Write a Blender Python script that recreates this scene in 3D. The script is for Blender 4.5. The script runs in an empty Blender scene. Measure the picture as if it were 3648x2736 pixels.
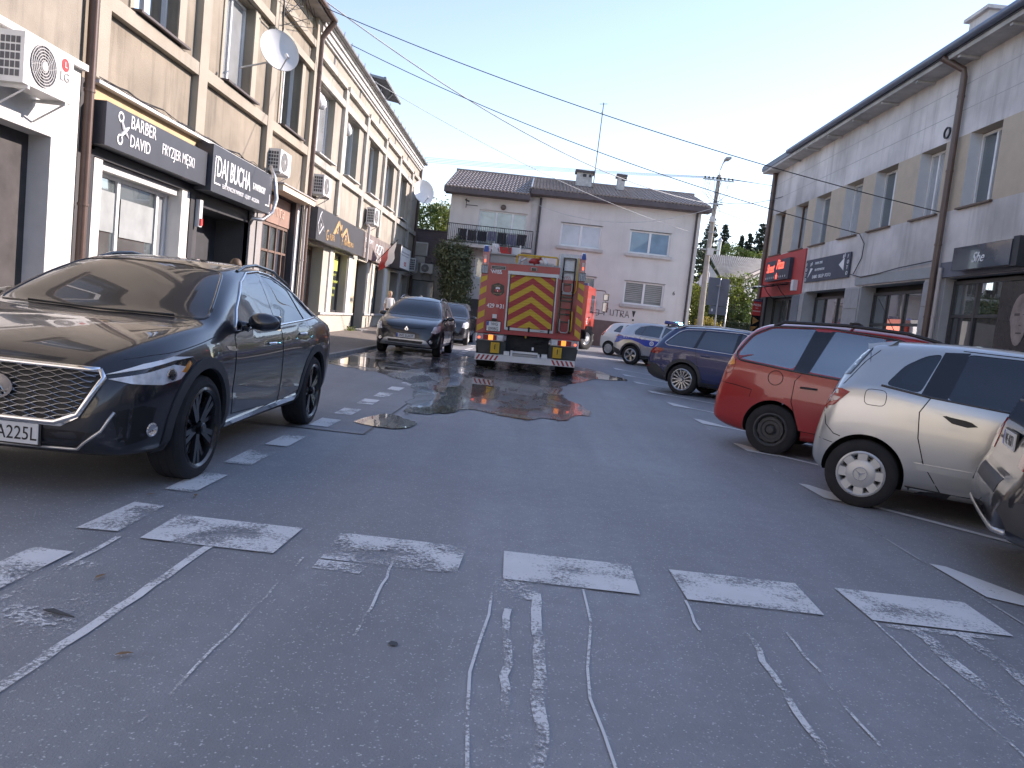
import bpy, bmesh, math, random
from mathutils import Vector, Matrix
from mathutils.bvhtree import BVHTree
from mathutils.geometry import delaunay_2d_cdt
from mathutils.interpolate import poly_3d_calc
random.seed(7)
sc = bpy.context.scene
COL = sc.collection
# ------------------------------------------------------------------ camera
cd = bpy.data.cameras.new('camera'); cam = bpy.data.objects.new('camera', cd); COL.objects.link(cam)
cd.sensor_width = 36.0; cd.lens = 27.04; cd.clip_start = 0.05; cd.clip_end = 2000
cam.matrix_world = Matrix(((0.99398627, -0.10894571, 0.01105069, 0.0),
                           (0.02036024, 0.08471313, -0.99619734, 0.0),
                           (0.10759529, 0.99043148, 0.08642185, 1.40),
                           (0, 0, 0, 1)))
sc.camera = cam
# ------------------------------------------------------------------ light: low morning sun from the far right
SUN_AZ, SUN_EL = math.radians(66.0), math.radians(26.5)
w = bpy.data.worlds.new('World'); sc.world = w; w.use_nodes = True
nt = w.node_tree; bg = nt.nodes['Background']
sky = nt.nodes.new('ShaderNodeTexSky'); sky.sky_type = 'NISHITA'; sky.sun_disc = False
sky.sun_elevation = SUN_EL; sky.sun_rotation = SUN_AZ
sky.air_density = 1.0; sky.dust_density = .12; sky.ozone_density = 1.5; sky.altitude = 150
nt.links.new(sky.outputs[0], bg.inputs[0]); bg.inputs[1].default_value = 0.104
sd = bpy.data.lights.new('sun', 'SUN'); sd.energy = 2.35; sd.angle = math.radians(0.53); sd.color = (1.0, 0.97, 0.92)
sun = bpy.data.objects.new('sun', sd); COL.objects.link(sun); sun.location = (40, 18, 30)
sdir = Vector((math.sin(SUN_AZ)*math.cos(SUN_EL), math.cos(SUN_AZ)*math.cos(SUN_EL), math.sin(SUN_EL)))
sun.rotation_euler = sdir.to_track_quat('Z', 'Y').to_euler()
vs = sc.view_settings; sc.display_settings.display_device = 'sRGB'
vs.view_transform = 'Standard'; vs.look = 'None'; vs.gamma = 1.0; vs.exposure = 1.75
vs.use_white_balance = True; vs.white_balance_temperature = 7300; vs.white_balance_tint = 22
sc.cycles.max_bounces = 8; sc.cycles.transparent_max_bounces = 16
sc.cycles.caustics_reflective = False; sc.cycles.caustics_refractive = False
# ------------------------------------------------------------------ helpers
def V(*a): return Vector(a)
class MB:
    """collects faces; build() links them as ONE mesh object"""
    def __init__(s): s.v = []; s.f = []; s.m = []; s.mi = 0
    def add(s, vs, fs):
        n = len(s.v); s.v += [tuple(v) for v in vs]
        for f in fs: s.f.append(tuple(i+n for i in f)); s.m.append(s.mi)
        return s
    def box(s, x0, x1, y0, y1, z0, z1):
        vs = [(x, y, z) for x in (x0, x1) for y in (y0, y1) for z in (z0, z1)]
        return s.add(vs, [(0,1,3,2),(4,6,7,5),(0,4,5,1),(2,3,7,6),(0,2,6,4),(1,5,7,3)])
    def hexa(s, p): # 8 points: bottom 4 ccw, top 4 ccw
        return s.add(p, [(3,2,1,0),(4,5,6,7),(0,1,5,4),(1,2,6,5),(2,3,7,6),(3,0,4,7)])
    def quad(s, a, b, c, d): return s.add([a, b, c, d], [(0,1,2,3)])
    def poly(s, pts): return s.add(pts, [tuple(range(len(pts)))])
    def prism(s, pts, off):
        n = len(pts); off = Vector(off); vs = [Vector(p) for p in pts]; vs += [p+off for p in vs]
        return s.add(vs, [tuple(reversed(range(n))), tuple(range(n, 2*n))] + [(i, (i+1) % n, n+(i+1) % n, n+i) for i in range(n)])
    def tube(s, path, r, n=8, cap=True, r2=None):
        path = [Vector(p) for p in path]; k = len(path); vs = []; up = Vector((0.13, 0.21, 0.97)); pn = None
        for i, p in enumerate(path):
            t = (path[min(i+1, k-1)] - path[max(i-1, 0)]).normalized()
            if pn is None:
                a = t.cross(up)
                if a.length < .05: a = t.cross(Vector((1, 0, 0)))
                a.normalize()
            else:
                a = (pn - t*pn.dot(t)).normalized()
            pn = a; b = t.cross(a)
            rr = r if r2 is None else r + (r2-r)*i/max(1, k-1)
            if isinstance(r, (list, tuple)): rr = r[i]
            vs += [p + (a*math.cos(2*math.pi*j/n) + b*math.sin(2*math.pi*j/n))*rr for j in range(n)]
        fs = [(i*n+j, i*n+(j+1) % n, (i+1)*n+(j+1) % n, (i+1)*n+j) for i in range(k-1) for j in range(n)]
        if cap: fs += [tuple(reversed(range(n))), tuple(range((k-1)*n, k*n))]
        return s.add(vs, fs)
    def lathe(s, prof, n=24, c=(0,0,0), axis='Y', closed=False, a0=0., a1=2*math.pi):
        c = Vector(c); k = len(prof); vs = []; full = abs(a1-a0-2*math.pi) < 1e-6; m = n if full else n+1
        for i in range(m):
            a = a0+(a1-a0)*i/n; ca, sa = math.cos(a), math.sin(a)
            for r, h in prof:
                vs.append(c + (Vector((r*ca, h, r*sa)) if axis == 'Y' else Vector((r*ca, r*sa, h)) if axis == 'Z' else Vector((h, r*ca, r*sa))))
        fs = []
        for i in range(n):
            j = (i+1) % m
            for q in range(k if closed else k-1):
                q2 = (q+1) % k; fs.append((i*k+q, i*k+q2, j*k+q2, j*k+q))
        return s.add(vs, fs)
    def xf(s, M):
        s.v = [tuple(M @ Vector(p)) for p in s.v]; return s
    def mesh(s, name, mats, smooth=False, angle=None, fix=True):
        me = bpy.data.meshes.new(name); me.from_pydata(s.v, [], s.f)
        for m in (mats if isinstance(mats, (list, tuple)) else [mats]): me.materials.append(m)
        if len(set(s.m)) > 1: me.polygons.foreach_set('material_index', s.m)
        if fix:
            bm = bmesh.new(); bm.from_mesh(me); bmesh.ops.recalc_face_normals(bm, faces=bm.faces); bm.to_mesh(me); bm.free()
        if smooth:
            me.polygons.foreach_set('use_smooth', [True]*len(me.polygons))
            if angle: me.set_sharp_from_angle(angle=math.radians(angle))
        me.update(); return me
    def build(s, name, mats, parent=None, smooth=False, angle=None, fix=True, world=True):
        return link(name, s.mesh(name, mats, smooth, angle, fix), parent, world)
def link(name, me, parent=None, world=True):
    o = bpy.data.objects.new(name, me); COL.objects.link(o)
    if parent is not None:
        o.parent = parent
        if world and parent.parent is None and parent.type == 'EMPTY': o.location = -parent.location
    return o
def tag(o, label=None, cat=None, group=None, kind=None):
    if label: o['label'] = label
    if cat: o['category'] = cat
    if group: o['group'] = group
    if kind: o['kind'] = kind
    return o
def thing(name, label, cat, loc=(0,0,0), rotz=0., group=None):
    o = bpy.data.objects.new(name, None); COL.objects.link(o); o.empty_display_size = .1
    o.location = loc; o.rotation_euler = (0, 0, rotz); return tag(o, label, cat, group)
def dup(o, parent=None, loc=None, rotz=None, label=None):
    c = o.copy(); COL.objects.link(c)
    if parent is not None: c.parent = parent
    if loc is not None: c.location = loc
    if rotz is not None: c.rotation_euler = (0, 0, rotz)
    if label: c['label'] = label
    for ch in o.children: dup(ch, c)
    return c
# ------------------------------------------------------------------ materials
def nodes_of(name):
    m = bpy.data.materials.new(name); m.use_nodes = True; t = m.node_tree
    return m, t, t.nodes['Principled BSDF']
def NN(t, typ, **kw):
    n = t.nodes.new(typ)
    for k, v in kw.items():
        if k.startswith('i_'):
            n.inputs[k[2:].replace('_', ' ')].default_value = v
        else: setattr(n, k, v)
    return n
def coords(t, scale=(1,1,1), kind='Object', rot=(0,0,0)):
    tc = NN(t, 'ShaderNodeTexCoord'); mp = NN(t, 'ShaderNodeMapping')
    mp.inputs['Scale'].default_value = scale; mp.inputs['Rotation'].default_value = rot
    t.links.new(tc.outputs[kind], mp.inputs['Vector']); return mp.outputs[0]
def noise(t, vec, scale, detail=4., rough=.55, dist=0.):
    n = NN(t, 'ShaderNodeTexNoise'); n.inputs['Scale'].default_value = scale; n.inputs['Detail'].default_value = detail
    n.inputs['Roughness'].default_value = rough; n.inputs['Distortion'].default_value = dist
    t.links.new(vec, n.inputs['Vector']); return n.outputs[0]
def ramp(t, fac, stops):
    r = NN(t, 'ShaderNodeValToRGB'); e = r.color_ramp.elements
    while len(e) < len(stops): e.new(.5)
    for q, (p, c) in zip(e, stops):
        q.position = p; q.color = (c, c, c, 1) if isinstance(c, (int, float)) else (*c, 1)
    t.links.new(fac, r.inputs[0]); return r.outputs[0]
def mix(t, fac, a, b, mode='MIX'):
    n = NN(t, 'ShaderNodeMix', data_type='RGBA', blend_type=mode)
    for s, v in ((n.inputs[0], fac), (n.inputs[6], a), (n.inputs[7], b)):
        if isinstance(v, bpy.types.NodeSocket): t.links.new(v, s)
        elif isinstance(v, (int, float)): s.default_value = v
        else: s.default_value = (*v, 1)
    return n.outputs[2]
def math_(t, op, a, b=0.):
    n = NN(t, 'ShaderNodeMath', operation=op)
    for s, v in ((n.inputs[0], a), (n.inputs[1], b)):
        if isinstance(v, bpy.types.NodeSocket): t.links.new(v, s)
        else: s.default_value = v
    return n.outputs[0]
def bump(t, p, h, strength=.3, dist=.01):
    b = NN(t, 'ShaderNodeBump'); b.inputs['Strength'].default_value = strength; b.inputs['Distance'].default_value = dist
    t.links.new(h, b.inputs['Height']); t.links.new(b.outputs[0], p.inputs['Normal'])
def lighten(c, k): return tuple(min(1, x*k) for x in c)
MATS = {}
def pm(name, col, rough=.6, metal=0., var=.18, scale=3., bmp=0., bscale=60., coat=0., spec=.5, rvar=0., alpha=None, emit=None, estr=0., streak=0.):
    """Principled with a mottled base colour, optional relief and vertical weather streaks"""
    if name in MATS: return MATS[name]
    m, t, p = nodes_of(name)
    p.inputs['Roughness'].default_value = rough; p.inputs['Metallic'].default_value = metal
    p.inputs['Coat Weight'].default_value = coat; p.inputs['Coat Roughness'].default_value = .03
    p.inputs['Specular IOR Level'].default_value = spec
    v = coords(t)
    if var > 0:
        n1 = noise(t, v, scale, 5)
        f = ramp(t, n1, [(.3, 0.), (.72, 1.)])
        c = mix(t, f, lighten(col, 1-var), lighten(col, 1+var*.7))
        if streak > 0:
            v2 = coords(t, (1.6, 1.6, .14))
            s1 = ramp(t, noise(t, v2, 2.2, 6, .65), [(.5, 0.), (.78, streak)])
            c = mix(t, s1, c, lighten(col, .42))
        t.links.new(c, p.inputs['Base Color'])
        if rvar:
            r = NN(t, 'ShaderNodeMapRange'); r.inputs[3].default_value = max(0, rough-rvar); r.inputs[4].default_value = min(1, rough+rvar)
            t.links.new(n1, r.inputs[0]); t.links.new(r.outputs[0], p.inputs['Roughness'])
    else: p.inputs['Base Color'].default_value = (*col, 1)
    if bmp: bump(t, p, noise(t, v, bscale, 6, .7), bmp, .02)
    if emit: p.inputs['Emission Color'].default_value = (*emit, 1); p.inputs['Emission Strength'].default_value = estr
    MATS[name] = m; return m
def glassmat(name, tint=(.05, .07, .08), rough=.02, var=.25, spec=.9, refl=.16):
    """opaque-looking window glass: dark room behind, strong mirror of the street"""
    if name in MATS: return MATS[name]
    m, t, p = nodes_of(name); v = coords(t)
    c = mix(t, ramp(t, noise(t, v, 1.1, 3), [(.35, 0.), (.65, 1.)]), lighten(tint, 1-var), lighten(tint, 1+var))
    t.links.new(c, p.inputs['Base Color']); p.inputs['Roughness'].default_value = .25; p.inputs['Specular IOR Level'].default_value = .3
    g = NN(t, 'ShaderNodeBsdfGlossy'); g.inputs['Roughness'].default_value = rough; g.inputs['Color'].default_value = (.92, .96, 1, 1)
    fr = NN(t, 'ShaderNodeFresnel'); fr.inputs[0].default_value = 1.55
    bp = NN(t, 'ShaderNodeBump'); bp.inputs['Strength'].default_value = .035; bp.inputs['Distance'].default_value = .05
    t.links.new(noise(t, v, .9, 2), bp.inputs['Height']); t.links.new(bp.outputs[0], g.inputs['Normal'])
    f = math_(t, 'ADD', math_(t, 'MULTIPLY', fr.outputs[0], .9), refl)
    ms = NN(t, 'ShaderNodeMixShader'); t.links.new(f, ms.inputs[0]); t.links.new(p.outputs[0], ms.inputs[1]); t.links.new(g.outputs[0], ms.inputs[2])
    t.links.new(ms.outputs[0], t.nodes['Material Output'].inputs[0]); MATS[name] = m; return m
def clearglass(name, tint=(.75, .82, .8), refl=.06):
    if name in MATS: return MATS[name]
    m, t, p = nodes_of(name); t.nodes.remove(p); v = coords(t)
    tr = NN(t, 'ShaderNodeBsdfTransparent'); c = mix(t, noise(t, v, 2., 2), lighten(tint, .92), tint); t.links.new(c, tr.inputs[0])
    g = NN(t, 'ShaderNodeBsdfGlossy'); g.inputs['Roughness'].default_value = .012; g.inputs['Color'].default_value = (.95, .97, 1, 1)
    fr = NN(t, 'ShaderNodeFresnel'); fr.inputs[0].default_value = 1.6
    f = math_(t, 'ADD', fr.outputs[0], refl)
    ms = NN(t, 'ShaderNodeMixShader'); t.links.new(f, ms.inputs[0]); t.links.new(tr.outputs[0], ms.inputs[1]); t.links.new(g.outputs[0], ms.inputs[2])
    t.links.new(ms.outputs[0], t.nodes['Material Output'].inputs[0]); MATS[name] = m; return m
# text as flat raised lettering
def text_mesh(s, size, mat, depth=.006, squeeze=1., align='LEFT', space=1., shear=0., off=0., font=None):
    cu = bpy.data.curves.new('lettering', 'FONT'); cu.body = s; cu.size = size; cu.extrude = depth; cu.align_x = align
    cu.space_character = space; cu.shear = shear; cu.offset = off; cu.resolution_u = 3
    o = bpy.data.objects.new('tmp_text', cu)
    me = bpy.data.meshes.new_from_object(o)
    bpy.data.objects.remove(o); bpy.data.curves.remove(cu)
    me.name = 'lettering'; me.materials.clear(); me.materials.append(mat)
    if squeeze != 1.: me.transform(Matrix.Diagonal((squeeze, 1, 1, 1)))
    return me
class Face:
    """a vertical facade frame: u along the wall (to the viewer's right), z up, d outwards"""
    def __init__(s, o, u, n): s.o = Vector(o); s.u = Vector(u); s.n = Vector(n)
    def P(s, u, z, d=0.): return s.o + s.u*u + s.n*d + Vector((0, 0, z))
    def box(s, mb, u0, u1, z0, z1, d0, d1):
        return mb.hexa([s.P(u0,z0,d0), s.P(u1,z0,d0), s.P(u1,z0,d1), s.P(u0,z0,d1), s.P(u0,z1,d0), s.P(u1,z1,d0), s.P(u1,z1,d1), s.P(u0,z1,d1)])
    def wall(s, mb, u0, u1, z0, z1, holes=(), depth=.25, d=0.):
        us = sorted({u0, u1, *[h[0] for h in holes], *[h[1] for h in holes]}); zs = sorted({z0, z1, *[h[2] for h in holes], *[h[3] for h in holes]})
        us = [q for q in us if u0 <= q <= u1]; zs = [q for q in zs if z0 <= q <= z1]
        for a, b in zip(us, us[1:]):
            for c, e in zip(zs, zs[1:]):
                um, zm = (a+b)/2, (c+e)/2
                if any(h[0] < um < h[1] and h[2] < zm < h[3] for h in holes): continue
                mb.quad(s.P(a,c,d), s.P(b,c,d), s.P(b,e,d), s.P(a,e,d))
        for h in holes:
            a, b, c, e = h[:4]; q = d-(h[4] if len(h) > 4 else depth)
            mb.quad(s.P(a,c,d), s.P(a,e,d), s.P(a,e,q), s.P(a,c,q)); mb.quad(s.P(b,c,q), s.P(b,e,q), s.P(b,e,d), s.P(b,c,d))
            mb.quad(s.P(a,e,d), s.P(b,e,d), s.P(b,e,q), s.P(a,e,q)); mb.quad(s.P(a,c,q), s.P(b,c,q), s.P(b,c,d), s.P(a,c,d))
        return mb
    def text(s, string, u, z, size, mat, parent, d=.01, squeeze=1., align='LEFT', shear=0., off=0., space=1., rot=0., name='lettering', depth=.006):
        me = text_mesh(string, size, mat, depth, squeeze, align, space, shear, off)
        M = Matrix((( s.u.x, 0, s.n.x), (s.u.y, 0, s.n.y), (0, 1, 0))).to_4x4()
        p = s.P(u, z, d)
        me.transform(Matrix.Translation(p) @ M @ Matrix.Rotation(rot, 4, 'Z'))
        return link(name, me, parent)
# ================================================================== ground, road, pavements, markings
def gz(y):
    if y <= 18: return 0.
    return .00065*(min(y, 42)-18)**2
YS = [-14, 0, 10, 18] + [18+2*i for i in range(1, 13)] + [46, 60]
def strip(mb, x0, x1, y0, y1, dz=0.):
    ys = [y0] + [y for y in YS if y0 < y < y1] + [y1]
    for a, b in zip(ys, ys[1:]): mb.quad((x0, a, gz(a)+dz), (x1, a, gz(a)+dz), (x1, b, gz(b)+dz), (x0, b, gz(b)+dz))
    return mb
def asphalt(name, col, wet=0., light=1.):
    m, t, p = nodes_of(name); v = coords(t)
    big = ramp(t, noise(t, v, .35, 5, .6), [(.3, 0.), (.7, 1.)])
    c = mix(t, big, lighten(col, .80), lighten(col, 1.16)); trk = ramp(t, noise(t, coords(t, (1.1, .06, 1)), 1.3, 4, .6), [(.42, 0.), (.62, .5)]); c = mix(t, trk, c, lighten(col, .70))
    mid = ramp(t, noise(t, v, 7., 4, .6), [(.4, 0.), (.75, .35)]); c = mix(t, mid, c, lighten(col, .62))
    vo = NN(t, 'ShaderNodeTexVoronoi'); vo.inputs['Scale'].default_value = 75.; t.links.new(v, vo.inputs['Vector'])
    chip = ramp(t, vo.outputs['Distance'], [(.2, 1.), (.36, 0.)])
    sel = ramp(t, noise(t, v, 38., 2, .5), [(.5, 0.), (.62, 1.)])
    c = mix(t, math_(t, 'MULTIPLY', math_(t, 'MULTIPLY', chip, sel), (.95*light)), c, (.6, .61, .62))
    vo3 = NN(t, 'ShaderNodeTexVoronoi'); vo3.inputs['Scale'].default_value = 17.; t.links.new(v, vo3.inputs['Vector'])
    big_chip = math_(t, 'MULTIPLY', ramp(t, vo3.outputs['Distance'], [(.1, 1.), (.15, 0.)]), ramp(t, noise(t, v, 9., 2, .5), [(.54, 0.), (.6, 1.)]))
    c = mix(t, math_(t, 'MULTIPLY', big_chip, .6*light), c, (.42, .43, .43))
    vo2 = NN(t, 'ShaderNodeTexVoronoi'); vo2.inputs['Scale'].default_value = 130.; t.links.new(v, vo2.inputs['Vector'])
    pit = ramp(t, vo2.outputs['Distance'], [(.12, 1.), (.24, 0.)])
    c = mix(t, math_(t, 'MULTIPLY', pit, .5), c, lighten(col, .3))
    t.links.new(c, p.inputs['Base Color'])
    p.inputs['Roughness'].default_value = .60; p.inputs['Specular IOR Level'].default_value = .5
    h = math_(t, 'ADD', noise(t, v, 95., 3, .7), math_(t, 'MULTIPLY', noise(t, v, 3., 3, .6), .6))
    bump(t, p, h, .45 if not wet else .08, .012)
    if wet:
        at = NN(t, 'ShaderNodeAttribute', attribute_name='edge'); tr = NN(t, 'ShaderNodeBsdfTransparent'); ms = NN(t, 'ShaderNodeMixShader')
        al = ramp(t, math_(t, 'ADD', at.outputs['Fac'], math_(t, 'MULTIPLY', math_(t, 'SUBTRACT', noise(t, coords(t, (1.5, .5, 1)), 2.6, 5, .65), .5), 1.5 if wet < .8 else .5)), [(.12, 0.), (.34 if wet < .8 else .22, 1.)])
        t.links.new(al, ms.inputs[0]); t.links.new(tr.outputs[0], ms.inputs[1]); t.links.new(p.outputs[0], ms.inputs[2]); t.links.new(ms.outputs[0], t.nodes['Material Output'].inputs[0])
        st = coords(t, (1.3, .35, 1)); wn = noise(t, st, 1.5, 5, .6, .6)
        r = ramp(t, wn, [(.36, .05), (.48, .2), (.62, .5)])
        t.links.new(r, p.inputs['Roughness']); p.inputs['Specular IOR Level'].default_value = .55
        p.inputs['Coat Weight'].default_value = wet; p.inputs['Coat Roughness'].default_value = .015
        if wet > .8:
            wv = NN(t, 'ShaderNodeBump'); wv.inputs['Strength'].default_value = .05; wv.inputs['Distance'].default_value = .02
            t.links.new(noise(t, coords(t, (1, .5, 1)), 3.5, 2), wv.inputs['Height']); t.links.new(wv.outputs[0], p.inputs['Coat Normal'])
    return m
M_ASPH = asphalt('asphalt', (.285, .295, .315))
M_PATCH = asphalt('asphalt_newer', (.24, .25, .27), light=.7)
M_WET = asphalt('asphalt_wet', (.13, .132, .138), wet=.35, light=.5)
M_WATER = asphalt('puddle_water', (.03, .028, .026), wet=1., light=.15)
g = MB()
for a, b in ((-700, -14), (-14, 18), (18, 26), (26, 34), (34, 42), (42, 1500)):
    g.quad((-900, a, gz(a)-.03), (900, a, gz(a)-.03), (900, b, gz(b)-.03), (-900, b, gz(b)-.03))
tag(g.build('ground', pm('bare_ground', (.13, .12, .09), .95, var=.35, scale=.4, bmp=.3, bscale=20)), kind='structure')
r = MB(); strip(r, -4.42, 7.7, -14, 34.2); strip(r, -60, 60, 34.2, 41.2)
road = tag(r.build('road', M_ASPH), kind='structure')
mb = MB(); strip(mb, -4.42, -1.58, 8.0, 24.6, .004); mb.build('asphalt_patch', M_PATCH, road)
# tarred seam round the patch
mb = MB()
for (x0, y0, x1, y1) in ((-1.6, 8., -1.575, 24.6), (-2.9, 7.985, -1.6, 8.01)): strip(mb, x0, x1, y0, y1, .0065)
mb.build('tar_seam', pm('tar', (.025, .026, .03), .5), road)
# wear-speckled road paint
def paint(name, lo, hi, col=(.78, .79, .79), sc_=14.):
    m, t, p = nodes_of(name); v = coords(t)
    t.links.new(mix(t, noise(t, v, 5., 4), lighten(col, .8), col), p.inputs['Base Color']); p.inputs['Roughness'].default_value = .7
    n = math_(t, 'ADD', math_(t, 'MULTIPLY', noise(t, v, 2.2, 2), .55), math_(t, 'MULTIPLY', noise(t, v, sc_*4, 6, .75), .55))
    a = ramp(t, n, [(lo, 0.), (hi, 1.)])
    tr = NN(t, 'ShaderNodeBsdfTransparent'); ms = NN(t, 'ShaderNodeMixShader')
    t.links.new(a, ms.inputs[0]); t.links.new(tr.outputs[0], ms.inputs[1]); t.links.new(p.outputs[0], ms.inputs[2])
    t.links.new(ms.outputs[0], t.nodes['Material Output'].inputs[0]); return m
M_P1 = paint('road_paint', .44, .545); M_P2 = paint('road_paint_worn', .52, .61); M_P3 = paint('road_paint_faded', .50, .62, (.55, .56, .56))
M_PN = paint('road_paint_fresh', .36, .42, (.8, .81, .81))
def sheet(name, pts, m, dz=.009):
    b = MB(); n = len(pts)
    b.poly([(x, y, gz(y)+dz) for x, y in pts]); return b.build(name, m, road)
ys = [3.14, 4.07, 5.02, 6.0, 6.9, 8.2, 9.25, 10.38, 11.38, 12.44, 13.47] + [14.5+1.045*i for i in range(16)]
for y in ys:
    x = -2.33+.018*(y-3); k = .58+random.uniform(-.03, .03)
    if x > -2.12: x = -2.12
    j = lambda: random.uniform(-.012, .012)
    sheet('dash_mark', [(x+j(), y+j()), (x+.21+j(), y+j()), (x+.21+j(), y+k+j()), (x+j(), y+k+j())], M_P1)
for x0, x1, m in ((-1.95, -1.21, M_P1), (-.97, -.22, M_P2), (.015, .765, M_P1), (1.005, 1.75, M_P1), (1.995, 2.755, M_P1)):
    sheet('crossing_block', [(x0+.005, 4.01), (x1-.01, 4.005), (x1+.005, 4.5), (x0-.005, 4.5)], m)
# remains of older paint under the blocks
def ribbon(name, pts, wd, m, dz=.006):
    b = MB(); L = []; R = []
    for i, (x, y) in enumerate(pts):
        a = pts[max(i-1, 0)]; c = pts[min(i+1, len(pts)-1)]; dx, dy = c[0]-a[0], c[1]-a[1]; l = math.hypot(dx, dy) or 1
        L.append((x-dy/l*wd/2, y+dx/l*wd/2)); R.append((x+dy/l*wd/2, y-dx/l*wd/2))
    for i in range(len(pts)-1):
        q = [R[i], R[i+1], L[i+1], L[i]]; b.poly([(x, y, gz(y)+dz) for x, y in q])
    return b.build(name, m, road)
def wob(x0, y0, x1, y1, n, a): return [(x0+(x1-x0)*i/n+random.uniform(-a, a), y0+(y1-y0)*i/n) for i in range(n+1)]
for pts, wd, m in ((wob(-1.57, 4.06, -1.6, 2.2, 14, .008), .045, M_P1), (wob(-2.05, 4.0, -2.06, 2.9, 9, .008), .03, M_P2), (wob(-.58, 4.05, -.58, 3.1, 9, .012), .014, M_P1),
                   ([(-.03, 3.8), (-.03, 3.5), (-.055, 3.2), (-.075, 2.9), (-.06, 2.6), (-.03, 2.2)], .013, M_P1), ([(.45, 3.99), (.455, 3.55), (.40, 3.05), (.39, 2.8), (.42, 2.55), (.45, 2.2)], .012, M_P1),
                   (wob(.195, 3.85, .19, 2.2, 14, .014), .05, M_P2), (wob(.06, 3.6, .07, 2.4, 12, .012), .035, M_P2), (wob(1.22, 4.0, 1.2, 2.2, 16, .016), .03, M_P2), (wob(1.0, 4.0, .98, 3.6, 4, .006), .014, M_P1),
                   (wob(1.45, 4.0, 1.42, 2.3, 12, .012), .014, M_P2), (wob(2.0, 4.0, 1.98, 2.3, 12, .008), .012, M_P1), (wob(2.2, 3.95, 2.12, 2.4, 12, .02), .08, M_P2), (wob(2.45, 3.95, 2.42, 2.4, 12, .02), .07, M_P2),
                   (wob(-1.05, 4.0, -1.08, 2.3, 12, .01), .012, M_P2), (wob(2.94, 2.4, 3.06, 29., 40, .004), .016, M_P3)):
    ribbon('paint_remnant', pts, wd, m)
sheet('paint_remnant', [(-.045, 3.8), (.2, 3.74), (.21, 4.05), (-.045, 4.06)], M_P2, .005)
sheet('paint_remnant', [(-.97, 3.86), (-.72, 3.85), (-.7, 4.0), (-.97, 4.0)], M_P2, .005)
sheet('paint_remnant', [(-2.05, 2.4), (-1.62, 2.4), (-1.62, 3.6), (-2.04, 3.6)], paint('road_paint_ghost', .60, .68, sc_=9.), .005)
sheet('paint_remnant', [(2.05, 3.93), (2.6, 3.93), (2.6, 3.99), (2.05, 3.99)], M_P2, .005)
# angled bays on the right: kite-shaped start and a thin line
PA = math.radians(-50)
for k, y in enumerate((5.3, 7.93, 10.55, 13.15, 15.75, 18.4, 21.0, 23.6, 26.2)):
    x = 2.97+.012*k; d = (math.cos(PA), math.sin(PA)); n = (-d[1], d[0])
    sheet('bay_mark', [(x, y), (x+.10, y-.03), (x+.34, y-.56), (x+.36, y-.84), (x+.30, y-.80), (x+.02, y-.64)], M_PN)
    a = (x+.33, y-.66); l = 4.3
    sheet('bay_line', [(a[0]-n[0]*.045, a[1]-n[1]*.045), (a[0]+d[0]*l-n[0]*.045, a[1]+d[1]*l-n[1]*.045), (a[0]+d[0]*l+n[0]*.045, a[1]+d[1]*l+n[1]*.045), (a[0]+n[0]*.045, a[1]+n[1]*.045)], M_PN, .0075)
    if k < 4:
        a = (x+.62, y-.62)
        sheet('bay_line', [(a[0]-n[0]*.03, a[1]-n[1]*.03), (a[0]+d[0]*3.4-n[0]*.03, a[1]+d[1]*3.4-n[1]*.03), (a[0]+d[0]*3.4+n[0]*.03, a[1]+d[1]*3.4+n[1]*.03), (a[0]+n[0]*.03, a[1]+n[1]*.03)], M_P3, .0075)
# water: one irregular wet sheet spreading from the truck, and real puddles in it
def blob(name, pts, m, dz, parent=None, sub=5, amp=.08, feather=.22):
    out = []; n = len(pts)
    for i in range(n):
        p0, p1, p2, p3 = [Vector(pts[(i+k) % n]) for k in (-1, 0, 1, 2)]
        for q in range(sub):
            t = q/sub
            p = .5*((2*p1)+(p2-p0)*t+(2*p0-5*p1+4*p2-p3)*t*t+(3*p1-p0-3*p2+p3)*t**3)
            out.append((p.x+random.uniform(-amp, amp)*.5, p.y+random.uniform(-amp, amp)*2))
    inn = []; m_ = len(out); ins = feather
    area = sum(out[i-1][0]*out[i][1]-out[i][0]*out[i-1][1] for i in range(m_)); sgn = 1 if area > 0 else -1
    for i in range(0, m_, 2):
        a, c = Vector(out[i-2]), Vector(out[(i+2) % m_]); d = (c-a).normalized(); p = Vector(out[i])+Vector((-d.y, d.x*2.2))*sgn*ins
        if all((p-Vector(q)).length > ins*.75 for q in out): inn.append(p)
    vv, ee, ff, ov, *_ = delaunay_2d_cdt([Vector(p) for p in out] + inn, [], [list(range(m_))], 1, 1e-5)
    edge = [any(q < m_ for q in o_) for o_ in ov]
    bm = bmesh.new(); lay = bm.verts.layers.float.new('edge'); bv = [bm.verts.new((p.x, p.y, 0)) for p in vv]
    for q, e_ in zip(bv, edge): q[lay] = 0. if e_ else 1.
    for f in ff:
        try: bm.faces.new([bv[i] for i in f])
        except ValueError: pass
    for y in range(18, 30, 2):
        bmesh.ops.bisect_plane(bm, geom=bm.verts[:]+bm.edges[:]+bm.faces[:], plane_co=(0, y, 0), plane_no=(0, 1, 0))
    for q in bm.verts: q.co.z = gz(q.co.y)+dz
    me = bpy.data.meshes.new(name); bm.to_mesh(me); bm.free(); me.materials.append(m)
    for pl in me.polygons:
        if pl.normal.z < 0: pl.flip()
    return tag(link(name, me), kind='structure')
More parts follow.
